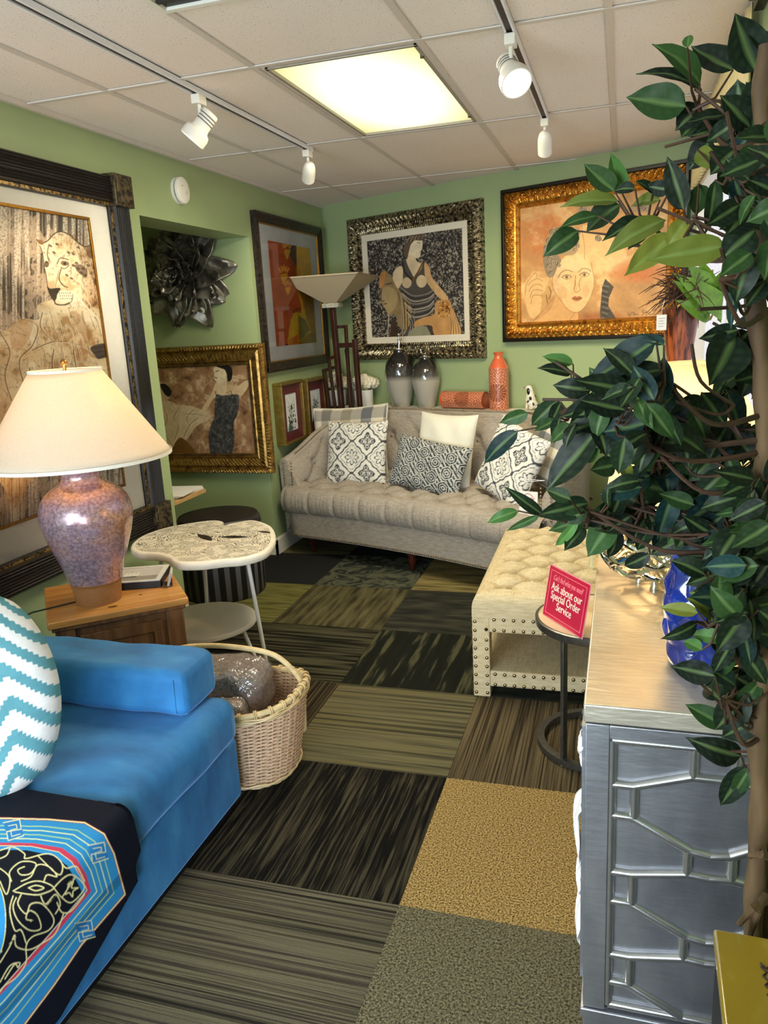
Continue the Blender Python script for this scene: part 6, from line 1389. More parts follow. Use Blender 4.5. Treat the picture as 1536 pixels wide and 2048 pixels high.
nx, ny = 60, 40; X, Y = np.meshgrid(np.linspace(-.128, .128, nx), np.linspace(-.085, .085, ny), indexing='ij'); V = np.stack([X.ravel(), Y.ravel(), np.full(nx * ny, .0288)], 1); idx = np.arange(nx * ny).reshape(nx, ny)
make_obj('ship_photo', V.tolist(), np.stack([idx[:-1, :-1], idx[1:, :-1], idx[1:, 1:], idx[:-1, 1:]], -1).reshape(-1, 4).tolist(), painted('glossy_photo', .12, 0), t, col=p.at((X.ravel() + .128) / .256 * 119, (.085 - Y.ravel()) / .17 * 79), smooth=False)
t = thing('card_holder', 'tiny dark card holder with white business cards at the pine cabinet edge', 'card holder', M=Matrix.Translation(on_pine(.20, -.03)) @ Matrix.Rotation(.55, 4, 'Z'))
mb = MB(); mb.box((-.010, -.025, 0), (.022, .025, .008)); mb.box((-.010, -.025, .008), (-.006, .025, .022)); mb.box((.018, -.025, .008), (.022, .025, .030)); part('holder', mb, mat('knob_dark', ''), t, bevel=.001)
for k in range(3): mb = MB(); mb.box((-.001, -.044, .0), (.0, .044, .052), Matrix.Translation((.004 + .003 * k, 0, .009)) @ Matrix.Rotation(.35, 4, 'Y')); part('business_card', mb, PAPER, t, smooth=False)
# lamp cord
mb = MB(); mb.tube([(-1.95, 2.30, .562), (-2.05, 2.16, .563), (-2.085, 2.10, .55), (-2.09, 2.09, .4), (-2.12, 2.08, .2), (-2.15, 2.10, .01)], .003, 6); o = part('lamp_cord', mb, BLACK); tag(o, 'thin black lamp cord hanging down behind the pine cabinet corner', 'cord')

# ================================================================== wicker basket
bx, by = -1.325, 2.225
t = thing('wicker_basket', 'oval natural wicker basket with cane rim and tall bentwood handle beside the chaise', 'basket', (bx, by, 0), .05)
WK = mat('wicker', '#d3b08c', .55, var=.3, scale=60, bumpk=.2); WKL = mat('cane', '#d9bd88', .45, var=.25, scale=30, bumpk=.1)
def ov(a, z, e=0):
    k = z / .30; return (.235 + .055 * k + e), (.165 + .035 * k + e)
def rimz(a): return .30 + .018 * math.cos(2 * a)
mb = MB(); NS = 40
for j in range(40):
    z = .016 + j * .0068
    pts = []
    for i in range(160):
        a = 2 * PI * i / 160; e = .0042 * math.sin(a * NS / 2 + PI * (j % 2)); rx, ry = ov(a, z, e); ca, sa = math.cos(a), math.sin(a); kk = (abs(ca) ** 2.6 + abs(sa) ** 2.6) ** (-1 / 2.6)
        pts.append((rx * ca * kk, ry * sa * kk, z * rimz(a) / .30))
    mb.tube(pts, .0036, 5, closed=True)
def bp(a, z, e=0):
    rx, ry = ov(a, z, e); ca, sa = math.cos(a), math.sin(a); kk = (abs(ca) ** 2.6 + abs(sa) ** 2.6) ** (-1 / 2.6); return Vector((rx * ca * kk, ry * sa * kk, z * rimz(a) / .30))
for k in range(NS):
    a = 2 * PI * (k + .5) / NS; mb.tube([bp(a, z) for z in (.005, .1, .2, .295)], .0035, 5)
o = part('woven_wall', mb, WK, t); o['kind'] = 'stuff'
mb = MB(); n_ = 72; mb.add([bp(2 * PI * i / n_, .012) for i in range(n_)], [tuple(range(n_))]); part('floor_panel', mb, WK, t)
mb = MB(); mb.tube([bp(2 * PI * i / 72, .300, -.002) for i in range(72)], .010, 9, closed=True); rim = part('rim', mb, WKL, t)
mb = MB()
for dz, e in ((.287, .008), (.281, .011), (.276, .009)): mb.tube([bp(2 * PI * i / 90, dz + .003 * math.sin(i * 1.1 + dz * 900), e + .002 * math.sin(i * .9)) for i in range(90)], .0035, 6, closed=True)
part('rim_braid', mb, WKL, t)
L = []
wm = MB(); wm.tube([(.0135 * math.cos(a), 0, .0135 * math.sin(a)) for a in np.linspace(0, 2 * PI, 14)[:-1]], .0028, 6, closed=True); wmm = small_mesh('rim_wrap', wm, WKL)
for k in range(34):
    a = 2 * PI * k / 34; p0 = bp(a, .300, -.002); p1 = bp(a + .02, .300, -.002); d = (p1 - p0).normalized()
    for dd in (-.003, .003): L.append(Matrix.Translation(p0 + d * dd) @ d.to_track_quat('Y', 'Z').to_matrix().to_4x4())
copies('rim_wrap', wmm, t, L)
mb = MB()
for z, e in ((.010, .006), (.016, .010), (.006, .003)): mb.tube([bp(2 * PI * i / 90, z + .003 * math.sin(i * 1.3 + z * 900), e) for i in range(90)], .0042, 6, closed=True)
part('base_braid', mb, WKL, t)
hp = [(.245, .10, .10), (.262, .07, .20), (.275, .04, .30), (.262, .02, .36), (.20, .01, .425), (.10, 0, .452), (-.05, 0, .455), (-.18, 0, .43), (-.26, 0, .34), (-.275, .0, .28)]
mb = MB(); mb.tube([tuple(q_) for q_ in spline(hp, 6)], .0095, 10); part('handle', mb, WKL, t)
mb = MB(); mb.tube([(.245, .10, .10), (.20, .02, .075), (.15, -.08, .06)], .010, 8); part('handle_brace', mb, WKL, t)
# packed throws inside
def bundle(name, lab, c, size, rz, seed, m_, ov_=None, rx=0):
    r_ = np.random.RandomState(seed); t = thing(name, lab, 'wrapped blanket', c, rz); ph = r_.rand(8) * 6; sx_, sy_, sz_ = size
    def fn(e):
        def g(u, v):
            a = 2 * PI * u; b2 = -PI / 2 + PI * v; ca, sa, cb, sb = math.cos(a), math.sin(a), math.cos(b2), math.sin(b2); pw = lambda q, n: math.copysign(abs(q) ** n, q)
            x, y, z = pw(cb, .45) * pw(ca, .45), pw(cb, .45) * pw(sa, .45), pw(sb, .6); w_ = 1 + .025 * math.sin(7 * x + ph[0]) * math.sin(9 * y + ph[1]) + .015 * math.sin(17 * x + 8 * z + ph[2]) + e * (1 + .6 * math.sin(31 * x + 13 * y + ph[3]) * math.sin(23 * z + 19 * y))
            return Vector((x * sx_ * w_, y * sy_ * w_, sz_ + z * sz_ * w_))
        return g
    mb = MB(); mb.grid(80, 40, fn(0), cu=True); part('folded_cloth', mb, m_, t, angle=180)
    mb = MB(); mb.grid(110, 60, fn(.035), cu=True); part('clear_bag', mb, PLASTIC, t, angle=180); return t
m, nt, b = nodes_of('clear_plastic'); nt.nodes.remove(b); tt2 = nt.nodes.new('ShaderNodeBsdfTransparent'); g = nt.nodes.new('ShaderNodeBsdfGlossy'); g.inputs['Roughness'].default_value = .12; mx = nt.nodes.new('ShaderNodeMixShader'); mx.inputs[0].default_value = .18
nz = noise_node(nt, 16, 4); bn = nt.nodes.new('ShaderNodeBump'); bn.inputs['Strength'].default_value = 1; bn.inputs['Distance'].default_value = .02; nt.links.new(nz.outputs[0], bn.inputs['Height']); nt.links.new(bn.outputs[0], g.inputs['Normal'])
nt.links.new(tt2.outputs[0], mx.inputs[1]); nt.links.new(g.outputs[0], mx.inputs[2]); nt.links.new(mx.outputs[0], nt.nodes['Material Output'].inputs[0]); PLASTIC = m
TWEED = mat('grey_mauve_throw', '#8d7f78', .9, var=.4, scale=90, bumpk=.4)
tb = bundle('wrapped_blanket', 'large grey-mauve blanket packed in clear plastic filling the wicker basket', (-1.365, 2.255, .165), (.185, .115, .108), .15, 1, TWEED)
mb = MB(); mb.grid(5, 5, lambda u, v: Vector((.05 + .062 * u, -.121 - .001 * v, .03 + .085 * v))); part('paper_label', mb, PAPER, tb)
for k in range(5): mb = MB(); mb.box((.056, -.1235, .04 + k * .014), (.10 - .006 * (k % 3), -.1228, .0425 + k * .014)); part('printed_line', mb, mat('ink', ''), tb, smooth=False)
bundle('wrapped_blanket', 'small crumpled plastic-wrapped bundle at the front of the wicker basket', (-1.255, 2.115, .16), (.062, .045, .075), .3, 5, TWEED)

# ================================================================== blue chaise
m, nt, b = nodes_of('blue_velvet'); n1 = noise_node(nt, 5, 5, (1, 2.2, 1)); n2 = noise_node(nt, 60, 4, (.2, 1, 1)); r = ramp(nt, n1.outputs[0], [(0.3, lin('#1f5480')), (0.55, lin('#2b6c9e')), (0.75, lin('#3a7eaa'))]); nt.links.new(r.outputs[0], b.inputs['Base Color'])
b.inputs['Roughness'].default_value = .7; b.inputs['Sheen Weight'].default_value = .6; b.inputs['Sheen Roughness'].default_value = .35; b.inputs['Sheen Tint'].default_value = L4('#9cc6ff'); b.inputs['Specular IOR Level'].default_value = .25; bump(nt, b, n2.outputs[0], .25, .003); BLUE = m
X1, Y1, X0, Y0 = -1.165, 1.99, -2.06, .10
t = thing('blue_chaise', 'bright blue velvet daybed with thick seat cushion on a recessed black plinth', 'daybed', ((X0 + X1) / 2, (Y0 + Y1) / 2, 0))
hx, hy = (X1 - X0) / 2, (Y1 - Y0) / 2
mb = MB(); mb.box((-hx + .02, -hy + .02, 0), (hx - .03, hy - .03, .05)); part('plinth', mb, BLACK, t, smooth=False)
mb = MB(); mb.box((-hx, -hy, .045), (hx, hy, .255)); part('base', mb, BLUE, t, bevel=.012)
def rbox(mb, lo, hi, r, n=26, sag=0, wav=0, seed=0):
    c = [(lo[i] + hi[i]) / 2 for i in range(3)]; h = [(hi[i] - lo[i]) / 2 for i in range(3)]; ph = np.random.RandomState(seed).rand(6) * 6
    for ax in range(3):
        for sg in (-1, 1):
            a1, a2 = (ax + 1) % 3, (ax + 2) % 3
            def fn(u, v):
                p = [0, 0, 0]; p[ax] = sg * h[ax]; p[a1] = (2 * (u if sg > 0 else 1 - u) - 1) * h[a1]; p[a2] = (2 * v - 1) * h[a2]
                q = [max(-h[i] + r, min(h[i] - r, p[i])) for i in range(3)]; d = Vector([p[i] - q[i] for i in range(3)]); L = d.length
                if L > 1e-9: d = d / L * min(L, r) if L <= r else d / L * r
                w_ = wav * math.sin(p[0] * 17 + ph[0] + p[1] * 5) * math.sin(p[1] * 13 + ph[1]) + wav * .5 * math.sin(p[0] * 41 + ph[2] + p[2] * 9) * math.sin(p[1] * 37 + ph[3])
                nn = d.normalized() if L > 1e-9 else Vector([sg if i == ax else 0 for i in range(3)])
                return Vector([c[i] + q[i] + d[i] + nn[i] * w_ for i in range(3)])
            mb.grid(n, n, fn)
    return mb
mb = MB(); rbox(mb, (-hx - .012, -hy, .262), (hx + .035, hy - .02, .425), .055, 60, wav=.0035); part('seat_cushion', mb, BLUE, t, angle=180)
mb = MB(); rbox(mb, (-hx + .03, hy - .215, .425), (hx - .03, hy - .01, .575), .035, 50, wav=.0025, seed=4); part('bolster', mb, BLUE, t, angle=180)
for (pts) in ([(hx - .065, hy - .214, .445), (hx - .062, hy - .214, .55)],): mb = MB(); mb.tube(pts, .002, 5); part('seam', mb, BLUE, t)
# ---- embroidered runner draped over the near end
def pic_scarf():
    p = Pic(-900, 1580, 3.072, 2764 + 1600, 1500, .5, '#0b0f1c'); X = 2764
    def q(l): return [(x + X, y) for x, y in l]
    out = [(-900, 150), (0, 172), (300, 180), (520, 200), (640, 270), (700, 390), (768, 640), (500, 950), (330, 1200), (150, 1440), (60, 1560), (-900, 2600)]
    o2 = [(-900, 190), (0, 192), (300, 198), (500, 220), (610, 290), (670, 400), (735, 635), (480, 935), (300, 1190), (115, 1440), (20, 1560), (-900, 2500)]
    i1 = [(-900, 320), (0, 322), (200, 325), (380, 355), (470, 420), (530, 520), (560, 620), (330, 900), (180, 1060), (0, 1260), (-200, 1450), (-900, 2100)]
    i2 = [(-900, 345), (0, 340), (190, 345), (360, 380), (440, 440), (500, 540), (535, 615), (310, 880), (150, 1060), (0, 1230), (-200, 1400), (-900, 2000)]
    p.poly(q(out), '#2f86bd'); p.line(q(out), 15, '#8d2438', sm=False); p.line(q(out), 8, '#e7d9a0', sm=False)
    for k in range(1, 5):
        f = k / 5.0; mid = [(a[0] * (1 - f) + b_[0] * f, a[1] * (1 - f) + b_[1] * f) for a, b_ in zip(o2, i1)]; p.line(q(mid), 6, '#a8c98a' if k % 2 else '#d9dfa0', sm=False)
    for (x, y) in ((600, 380), (520, 860), (80, 240)):
        p.poly(q([(x - 60, y - 40), (x + 40, y - 60), (x + 65, y + 30), (x - 30, y + 70)]), '#2a78b4'); p.line(q([(x - 60, y - 40), (x + 40, y - 60), (x + 50, y), (x - 40, y + 15), (x - 30, y + 70), (x + 65, y + 40)]), 5, '#e7e3a8', sm=False); p.line(q([(x - 30, y - 20), (x + 20, y - 30), (x + 25, y - 5), (x - 15, y + 5), (x - 8, y + 45), (x + 45, y + 28)]), 4, '#e7e3a8', sm=False)
    p.poly(q(i1), '#c23a54'); p.poly(q(i2), '#2f86bd'); i3 = [(x - 26, y + 24) for x, y in i2]; p.poly(q(i3), '#0a0d18'); p.line(q(i2), 4, '#e7d9a0', sm=False)
    g = '#d9cf98'
    S = [[(0, 370), (80, 350), (150, 390), (160, 420), (300, 390), (380, 450), (360, 520), (230, 400)], [(70, 560), (60, 500), (130, 440), (220, 450), (190, 510), (130, 520), (110, 490), (150, 470)], [(80, 620), (170, 570), (250, 560), (330, 600), (250, 640), (180, 640), (90, 625)], [(175, 600), (220, 585), (270, 600), (220, 618), (175, 600)],
         [(270, 560), (290, 520), (350, 530), (300, 470), (230, 460), (190, 530), (130, 560)], [(330, 600), (390, 540), (440, 520), (500, 560), (515, 610), (440, 690), (380, 660), (330, 600)], [(380, 660), (420, 600), (460, 540)], [(420, 580), (450, 560), (440, 600), (480, 600), (450, 620), (445, 655), (425, 630), (400, 640), (415, 605), (420, 580)],
         [(100, 660), (80, 720), (110, 800), (180, 860), (250, 850), (230, 770), (180, 740), (160, 790), (200, 800)], [(130, 640), (110, 700), (160, 760), (190, 700), (260, 700), (330, 790), (300, 860), (200, 900), (160, 960), (160, 1060), (100, 1150), (30, 1200), (0, 1240)], [(250, 650), (280, 700), (340, 640), (370, 700), (340, 760)], [(0, 480), (60, 540), (40, 640), (0, 560)], [(80, 650), (60, 740), (90, 860), (130, 860), (160, 940)], [(0, 1060), (60, 960), (90, 890), (100, 960), (180, 980), (260, 940), (340, 880), (390, 760)], [(0, 1180), (60, 1080), (120, 1060), (110, 1090), (90, 1070), (30, 1160)],
         [(380, 450), (410, 480), (470, 470), (520, 560)], [(350, 690), (380, 750), (440, 740), (520, 640)], [(0, 420), (40, 400), (60, 360)], [(-200, 420), (-100, 380), (-30, 430), (-60, 520), (-160, 500), (-200, 420)], [(-260, 560), (-160, 600), (-120, 720), (-220, 760), (-300, 660)], [(-40, 640), (20, 800), (-20, 980)]]
    for l in S: p.line(q(l), 7.5, g)
    p.ell(X - 60, 800, 95, 260, '#2f8fd0'); p.line([(X - 60 + 95 * math.cos(a), 800 + 260 * math.sin(a)) for a in np.linspace(0, 6.3, 40)], 5, '#f0e27a')
    return p
top_z, sideX = .432, X1 + .048
def scarfpt(u, v):
    # u: 0 (far edge) .. 1 (near) ; v: 0 (left) .. 1 (over the side)
    far = 1.365; y = far - (far - .60) * u
    Lt = 1.70 - abs(sideX); L1 = -1.72; tl = (sideX - .03) - L1; pass
    yp = y
    bot = .238 - .0 
    # lower edge on the side: point at y ~1.40, then sweeping nearer and lower
    d = .20 + .10 * min(1, u / .44)
    if u < .014: d = .20 * (u / .014) ** .6
    tot = tl + .05 + d; s_ = v * tot
    wz = .0018 * math.sin(18 * y + 9 * s_)
    if s_ <= tl: return Vector((L1 + s_, y, top_z + wz + .004))
    s2 = s_ - tl
    a = min(PI / 2, s2 / .05 * PI / 2)
    if s2 < .05: return Vector((sideX - .03 + .036 * math.sin(a), y + .035 * s2 * 4, top_z + .004 - .036 * (1 - math.cos(a))))
    s3 = s2 - .05; k = s3 / .2
    return Vector((sideX + .008 - .030 * max(0, min(1, (s3 - .10) / .06)), y + .007 + .16 * s3 + .0, top_z - .034 - s3))
mb = MB(); mb.grid(560, 620, scarfpt); C = pic_scarf().px(project(mb.v)); PX = project(mb.v)
off_ = (np.array(mb.v)[:, 1] < .75); 
o = make_obj('embroidered_runner', mb.v, mb.f, painted('embroidery', .75, .15, 600, spec=.15), None, col=C, angle=180)
tag(o, 'black runner with blue and gold knotwork embroidery draped over the blue daybed corner', 'throw')
sm = o.modifiers.new('s', 'SOLIDIFY'); sm.thickness = .002
# ---- chevron pillow
def P_chev(U, V):
    x = U * 3.0; y = V * 6.2; k = x % 1; z = np.abs(k - .5) * 2; st = np.floor(z * 1.2 * 9) / 9
    d = (y + st * 1.0) % 1; m = d < .55; n = fbm(200, 200, 40, 40, 4, 3)[(V * 199).astype(int), (U * 199).astype(int)]
    C = np.where(m[:, None], np.array(lin('#c9c6c1')), np.array(lin('#51828a'))); return C * (.88 + .24 * n[:, None])
cpos = aty(-112, 1407, 1.36)
pillow('throw_pillow', 'big white and teal zigzag pillow at the left edge on the blue daybed', 'pillow', facing(cpos, (.42, -.91, .28)) @ Matrix.Rotation(.12, 4, 'Z'), .56, .57, .18, P_chev, CLOTH, n=220, rnd=.85)
# ---- black pedestal with a mustard painted top at the lower right
t = thing('painted_pedestal', 'black pedestal box with mustard painted top showing a zigzag-bordered rust panel, lower right corner', 'pedestal', (.135, .966, 0), math.radians(-1.5))
WX, WY, HZ = .245, .46, .70
mb = MB(); mb.box((.004, -WY + .004, 0), (WX - .004, -.004, HZ - .018)); part('pedestal_body', mb, BLACK, t, bevel=.003)
mb = MB(); mb.box((0, -WY, HZ - .018), (WX, 0, HZ)); part('painted_top', mb, mat('mustard', '#937a1a', .3, var=.12, scale=9, coat=.3, bumpk=.03), t, bevel=.004)
mb = MB(); x0, y0 = .052, -.055; pts = [(x0 + .006 * (k % 2) + .0003 * k, y0 - k * .0072, HZ + .001) for k in range(46)]; mb.tube(pts, .0013, 5)
pts = [(x0 + k * .0066, y0 + .006 - .007 * (k % 2), HZ + .001) for k in range(27)]; mb.tube(pts, .0013, 5); part('zigzag_border', mb, mat('dark_plum', '#2b1418', .6), t)
mb = MB(); mb.prism([(x0 + .010, y0 - .010), (x0 + .17, y0 - .016), (x0 + .17, y0 - .36), (x0 + .05, y0 - .36), (x0 + .030, y0 - .20), (x0 + .022, y0 - .09)], HZ, HZ + .0008); part('rust_panel', mb, mat('rust', '#7c3412', .5, var=.4, scale=12), t, smooth=False)

# ================================================================== ficus
t = thing('ficus_tree', 'tall artificial ficus with twisted trunk and large glossy dark leaves filling the right side', 'plant', (.20, 1.05, 0))
BARK = mat('ficus_bark', '#6f5637', .75, var=.5, color2='#3f2a18', scale=22, stretch=(1, 1, .25), bumpk=.6, bdist=.006)
TWIG = mat('ficus_twig', '#4a2f1c', .7, var=.4, scale=40, bumpk=.3)
mb = MB(); mb.lathe([(.06, 0), (.062, .01), (.075, .18), (.078, .24), (.07, .24), (.065, .21), (.001, .21)], 40, (.0, .01, 0), cap=False); part('pot', mb, mat('dark_pot', '#2b221c', .4), t)
tr_px = [(1508, 1990), (1506, 1860), (1512, 1740), (1520, 1600), (1516, 1480), (1526, 1330), (1532, 1180), (1524, 1020), (1530, 880), (1524, 740), (1512, 600), (1522, 470), (1528, 330), (1522, 200), (1534, 90)]
tp = [Vector((.20, 1.05, .21))] + [aty(x, y, 1.05) for x, y in tr_px]
mb = MB(); pts = [Vector(p) for p in spline(tp, 6)]; N = len(pts); mb.tube(pts, [.0145 * (1 - .35 * i / N) * (1 + .12 * math.sin(i * .9)) for i in range(N)], 12); part('trunk', mb, BARK, t, world=True)
tp2 = [Vector((.215, 1.06, .21))] + [aty(x + 16 * math.sin(i * 1.1) + 6, y, 1.075) for i, (x, y) in enumerate(tr_px)]
mb = MB(); pts = [Vector(p) for p in spline(tp2, 6)]; mb.tube(pts, [.011 * (1 - .35 * i / N) for i in range(N)], 10); part('trunk', mb, BARK, t, world=True)
for k, (a, b_) in enumerate([((1500, 1870), (1530, 1790)), ((1478, 1848), (1536, 1800)), ((1500, 1712), (1545, 1718))]): vine = MB(); vine.tube([aty(*a, 1.02), aty((a[0] + b_[0]) / 2, (a[1] + b_[1]) / 2 - 8, 1.0), aty(*b_, 1.03)], [.004, .006, .005], 8); part('root_knot', vine, BARK, t, world=True)
# leaves: base px, tip px, width px, shade, depth Y
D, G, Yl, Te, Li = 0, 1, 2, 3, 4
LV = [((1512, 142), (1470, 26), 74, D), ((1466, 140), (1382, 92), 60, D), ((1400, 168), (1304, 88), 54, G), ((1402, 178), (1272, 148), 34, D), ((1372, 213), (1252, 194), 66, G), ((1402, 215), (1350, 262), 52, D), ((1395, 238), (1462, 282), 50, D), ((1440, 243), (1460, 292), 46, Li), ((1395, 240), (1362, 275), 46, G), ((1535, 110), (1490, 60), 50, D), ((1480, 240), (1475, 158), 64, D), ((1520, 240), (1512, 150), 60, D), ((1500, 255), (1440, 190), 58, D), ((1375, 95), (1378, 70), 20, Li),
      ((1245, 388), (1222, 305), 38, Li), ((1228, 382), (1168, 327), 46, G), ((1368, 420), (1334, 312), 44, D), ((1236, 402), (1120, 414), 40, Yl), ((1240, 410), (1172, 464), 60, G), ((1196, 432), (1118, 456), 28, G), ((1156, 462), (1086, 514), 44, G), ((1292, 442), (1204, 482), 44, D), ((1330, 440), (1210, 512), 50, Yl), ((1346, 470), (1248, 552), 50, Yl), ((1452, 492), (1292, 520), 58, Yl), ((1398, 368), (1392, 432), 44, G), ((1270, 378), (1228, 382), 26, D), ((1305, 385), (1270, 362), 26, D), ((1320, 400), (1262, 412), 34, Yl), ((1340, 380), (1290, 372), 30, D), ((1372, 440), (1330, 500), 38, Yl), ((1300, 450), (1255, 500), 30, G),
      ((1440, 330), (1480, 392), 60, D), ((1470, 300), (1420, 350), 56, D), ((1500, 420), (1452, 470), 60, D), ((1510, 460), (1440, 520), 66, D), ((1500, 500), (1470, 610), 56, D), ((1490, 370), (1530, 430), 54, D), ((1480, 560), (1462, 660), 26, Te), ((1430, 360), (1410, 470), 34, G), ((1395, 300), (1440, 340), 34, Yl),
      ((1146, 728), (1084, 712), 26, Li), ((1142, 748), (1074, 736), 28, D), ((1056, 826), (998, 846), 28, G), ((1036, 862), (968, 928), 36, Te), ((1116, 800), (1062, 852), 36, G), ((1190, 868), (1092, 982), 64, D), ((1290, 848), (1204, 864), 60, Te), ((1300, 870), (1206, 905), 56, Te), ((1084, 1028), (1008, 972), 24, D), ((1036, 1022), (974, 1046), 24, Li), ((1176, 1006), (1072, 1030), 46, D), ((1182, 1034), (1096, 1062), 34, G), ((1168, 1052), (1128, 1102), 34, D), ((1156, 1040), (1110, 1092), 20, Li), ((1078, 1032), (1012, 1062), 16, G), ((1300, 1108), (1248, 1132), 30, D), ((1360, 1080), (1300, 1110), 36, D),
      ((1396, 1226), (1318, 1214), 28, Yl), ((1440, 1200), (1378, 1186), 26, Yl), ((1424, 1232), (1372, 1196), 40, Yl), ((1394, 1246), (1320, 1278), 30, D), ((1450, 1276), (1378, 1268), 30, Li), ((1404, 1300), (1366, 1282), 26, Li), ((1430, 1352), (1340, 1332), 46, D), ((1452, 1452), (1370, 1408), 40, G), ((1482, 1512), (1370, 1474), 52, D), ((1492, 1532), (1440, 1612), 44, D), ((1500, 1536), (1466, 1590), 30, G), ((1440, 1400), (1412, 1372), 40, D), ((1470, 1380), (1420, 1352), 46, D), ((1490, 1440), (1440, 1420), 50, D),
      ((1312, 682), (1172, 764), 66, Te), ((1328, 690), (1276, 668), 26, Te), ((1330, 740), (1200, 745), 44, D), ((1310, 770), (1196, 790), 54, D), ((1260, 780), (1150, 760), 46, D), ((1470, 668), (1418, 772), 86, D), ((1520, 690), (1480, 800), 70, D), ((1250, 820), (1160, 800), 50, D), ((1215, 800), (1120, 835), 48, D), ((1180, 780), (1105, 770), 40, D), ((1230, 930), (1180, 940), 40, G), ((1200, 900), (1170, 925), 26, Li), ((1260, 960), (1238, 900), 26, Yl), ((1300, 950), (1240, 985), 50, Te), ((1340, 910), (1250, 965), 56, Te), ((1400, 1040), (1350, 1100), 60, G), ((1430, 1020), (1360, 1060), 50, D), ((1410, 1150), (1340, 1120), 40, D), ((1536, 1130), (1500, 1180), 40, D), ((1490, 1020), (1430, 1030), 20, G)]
COLS = {D: ['#101d13', '#142415', '#0d1810'], G: ['#26401e', '#2d4822', '#20331a'], Yl: ['#6c7328', '#7a7f30', '#5f6826'], Te: ['#10292b', '#163434', '#0e2426'], Li: ['#40682c', '#4a7336', '#3a6028']}  # teal and near-black tints put cool light and backlit shade into leaf colour
leafV, leafF, leafC = [], [], []
rl = np.random.RandomState(21)
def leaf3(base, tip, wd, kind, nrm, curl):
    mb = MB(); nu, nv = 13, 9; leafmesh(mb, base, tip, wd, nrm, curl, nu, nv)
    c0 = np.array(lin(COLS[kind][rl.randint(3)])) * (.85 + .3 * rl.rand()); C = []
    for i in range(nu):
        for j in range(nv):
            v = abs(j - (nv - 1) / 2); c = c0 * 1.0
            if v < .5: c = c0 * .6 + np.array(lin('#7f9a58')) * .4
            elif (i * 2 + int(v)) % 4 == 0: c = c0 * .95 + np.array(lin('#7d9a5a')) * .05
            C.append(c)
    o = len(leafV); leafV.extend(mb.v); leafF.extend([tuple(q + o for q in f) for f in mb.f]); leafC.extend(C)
hubs = {}
def hub_of(x, y):                                      # the twig a leaf grows from
    H = [(1395, 215), (1470, 250), (1290, 440), (1390, 440), (1440, 560), (1150, 810), (1225, 835), (1330, 760), (1400, 830), (1310, 900), (1180, 1020), (1290, 1010), (1400, 960), (1420, 1120), (1440, 1240), (1450, 1400), (1500, 1530), (1470, 330), (1500, 700), (1480, 1060)]
    return min(H, key=lambda h: (h[0] - x) ** 2 + (h[1] - y) ** 2)
twig = MB(); used_h = {}
def depth_of(x, y): return 1.05 + .10 * math.sin(x * .013 + y * .009) + (.06 if x < 1250 else 0) - (.04 if y > 1380 else 0)
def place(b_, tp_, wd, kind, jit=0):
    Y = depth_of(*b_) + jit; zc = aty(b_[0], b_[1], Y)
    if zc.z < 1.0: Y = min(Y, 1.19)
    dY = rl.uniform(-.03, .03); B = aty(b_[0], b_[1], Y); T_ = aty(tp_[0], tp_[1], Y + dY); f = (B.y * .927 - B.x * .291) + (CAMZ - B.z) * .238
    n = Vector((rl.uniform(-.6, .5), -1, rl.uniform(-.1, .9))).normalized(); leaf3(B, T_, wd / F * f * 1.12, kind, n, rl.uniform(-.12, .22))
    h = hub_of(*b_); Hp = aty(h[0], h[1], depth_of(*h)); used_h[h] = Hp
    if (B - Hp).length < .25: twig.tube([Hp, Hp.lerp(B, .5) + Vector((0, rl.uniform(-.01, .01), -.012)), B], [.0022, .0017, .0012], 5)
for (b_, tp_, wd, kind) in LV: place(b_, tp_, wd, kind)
def inpoly(x, y, P):
    c = False
    for i in range(len(P)):
        (x1, y1), (x2, y2) = P[i], P[i - 1]
        if (y1 > y) != (y2 > y) and x < (x2 - x1) * (y - y1) / (y2 - y1) + x1: c = not c
    return c
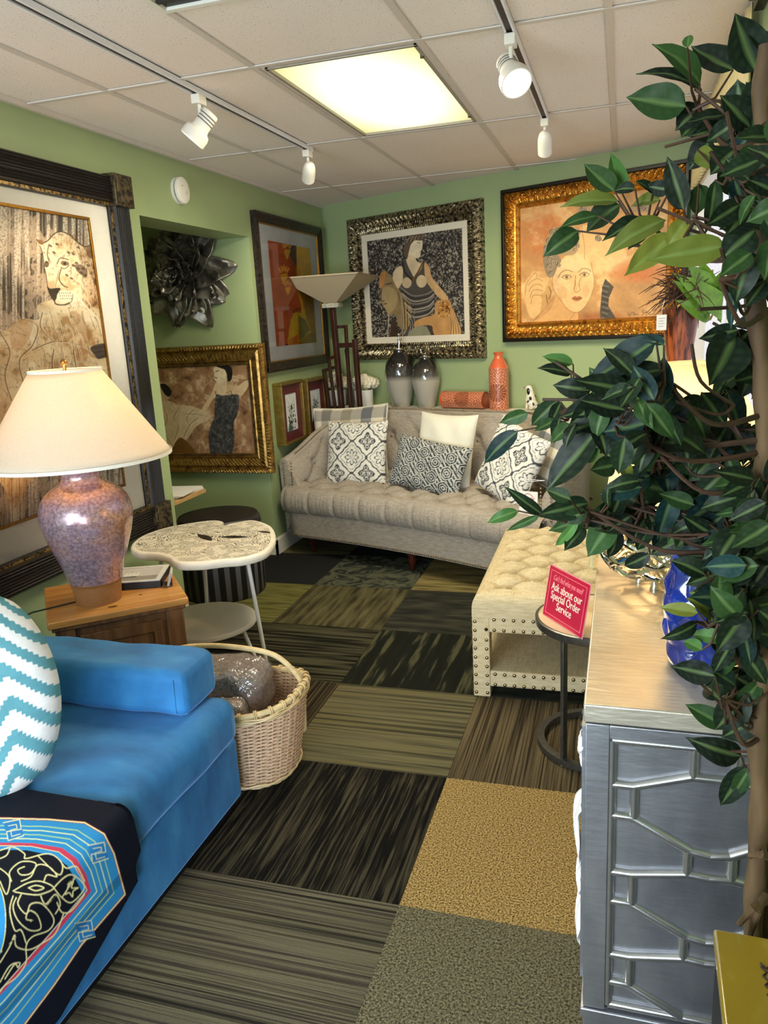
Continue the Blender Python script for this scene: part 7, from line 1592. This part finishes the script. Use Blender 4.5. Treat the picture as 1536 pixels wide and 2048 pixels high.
REG = [([(1150, 790), (1240, 750), (1330, 790), (1420, 770), (1536, 740), (1536, 1060), (1440, 1060), (1330, 1050), (1180, 1040), (1160, 1010), (1230, 960), (1210, 900), (1160, 850)], 135, 66, 98),
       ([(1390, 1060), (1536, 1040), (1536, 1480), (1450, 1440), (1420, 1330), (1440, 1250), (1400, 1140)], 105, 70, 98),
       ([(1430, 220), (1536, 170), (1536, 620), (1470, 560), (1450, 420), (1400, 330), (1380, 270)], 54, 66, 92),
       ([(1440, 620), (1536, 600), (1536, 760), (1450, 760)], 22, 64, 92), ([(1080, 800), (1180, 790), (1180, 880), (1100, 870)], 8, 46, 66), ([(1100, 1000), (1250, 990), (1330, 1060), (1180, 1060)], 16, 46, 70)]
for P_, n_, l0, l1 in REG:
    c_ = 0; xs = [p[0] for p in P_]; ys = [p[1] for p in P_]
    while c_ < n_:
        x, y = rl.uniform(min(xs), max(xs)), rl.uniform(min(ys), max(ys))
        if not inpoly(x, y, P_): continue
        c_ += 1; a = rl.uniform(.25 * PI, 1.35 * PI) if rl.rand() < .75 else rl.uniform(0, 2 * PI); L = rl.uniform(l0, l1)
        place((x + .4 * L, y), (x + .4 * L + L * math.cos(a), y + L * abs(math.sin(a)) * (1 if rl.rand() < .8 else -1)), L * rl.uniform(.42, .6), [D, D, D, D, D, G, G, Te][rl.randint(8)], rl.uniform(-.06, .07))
v = np.array(leafV); o = make_obj('foliage', leafV, leafF, painted('ficus_leaf', .5, .08, 300, spec=.25), t, world=True, col=np.array(leafC), angle=180); o['kind'] = 'stuff'
for h, Hp in used_h.items():
    tpt = aty(1524, min(1520, h[1] + 70), 1.05)
    mid = Hp.lerp(tpt, .45) + Vector((0, -.02, -.03)); pp = [Vector(p) for p in spline([tpt, mid, Hp], 6)]; twig.tube(pp, [.0042 - .0022 * i / len(pp) for i in range(len(pp))], 6)
    for k in range(2):
        e_ = Hp + Vector((rl.uniform(-.05, .03), rl.uniform(-.03, .03), rl.uniform(-.06, .06))); m_ = tpt.lerp(Hp, .5 + .15 * k) + Vector((0, 0, rl.uniform(-.02, .02))); twig.tube([Vector(p) for p in spline([tpt.lerp(Hp, .3), m_, e_], 5)], .0022, 5)
o = part('branches', twig, TWIG, t, world=True); o['kind'] = 'stuff'
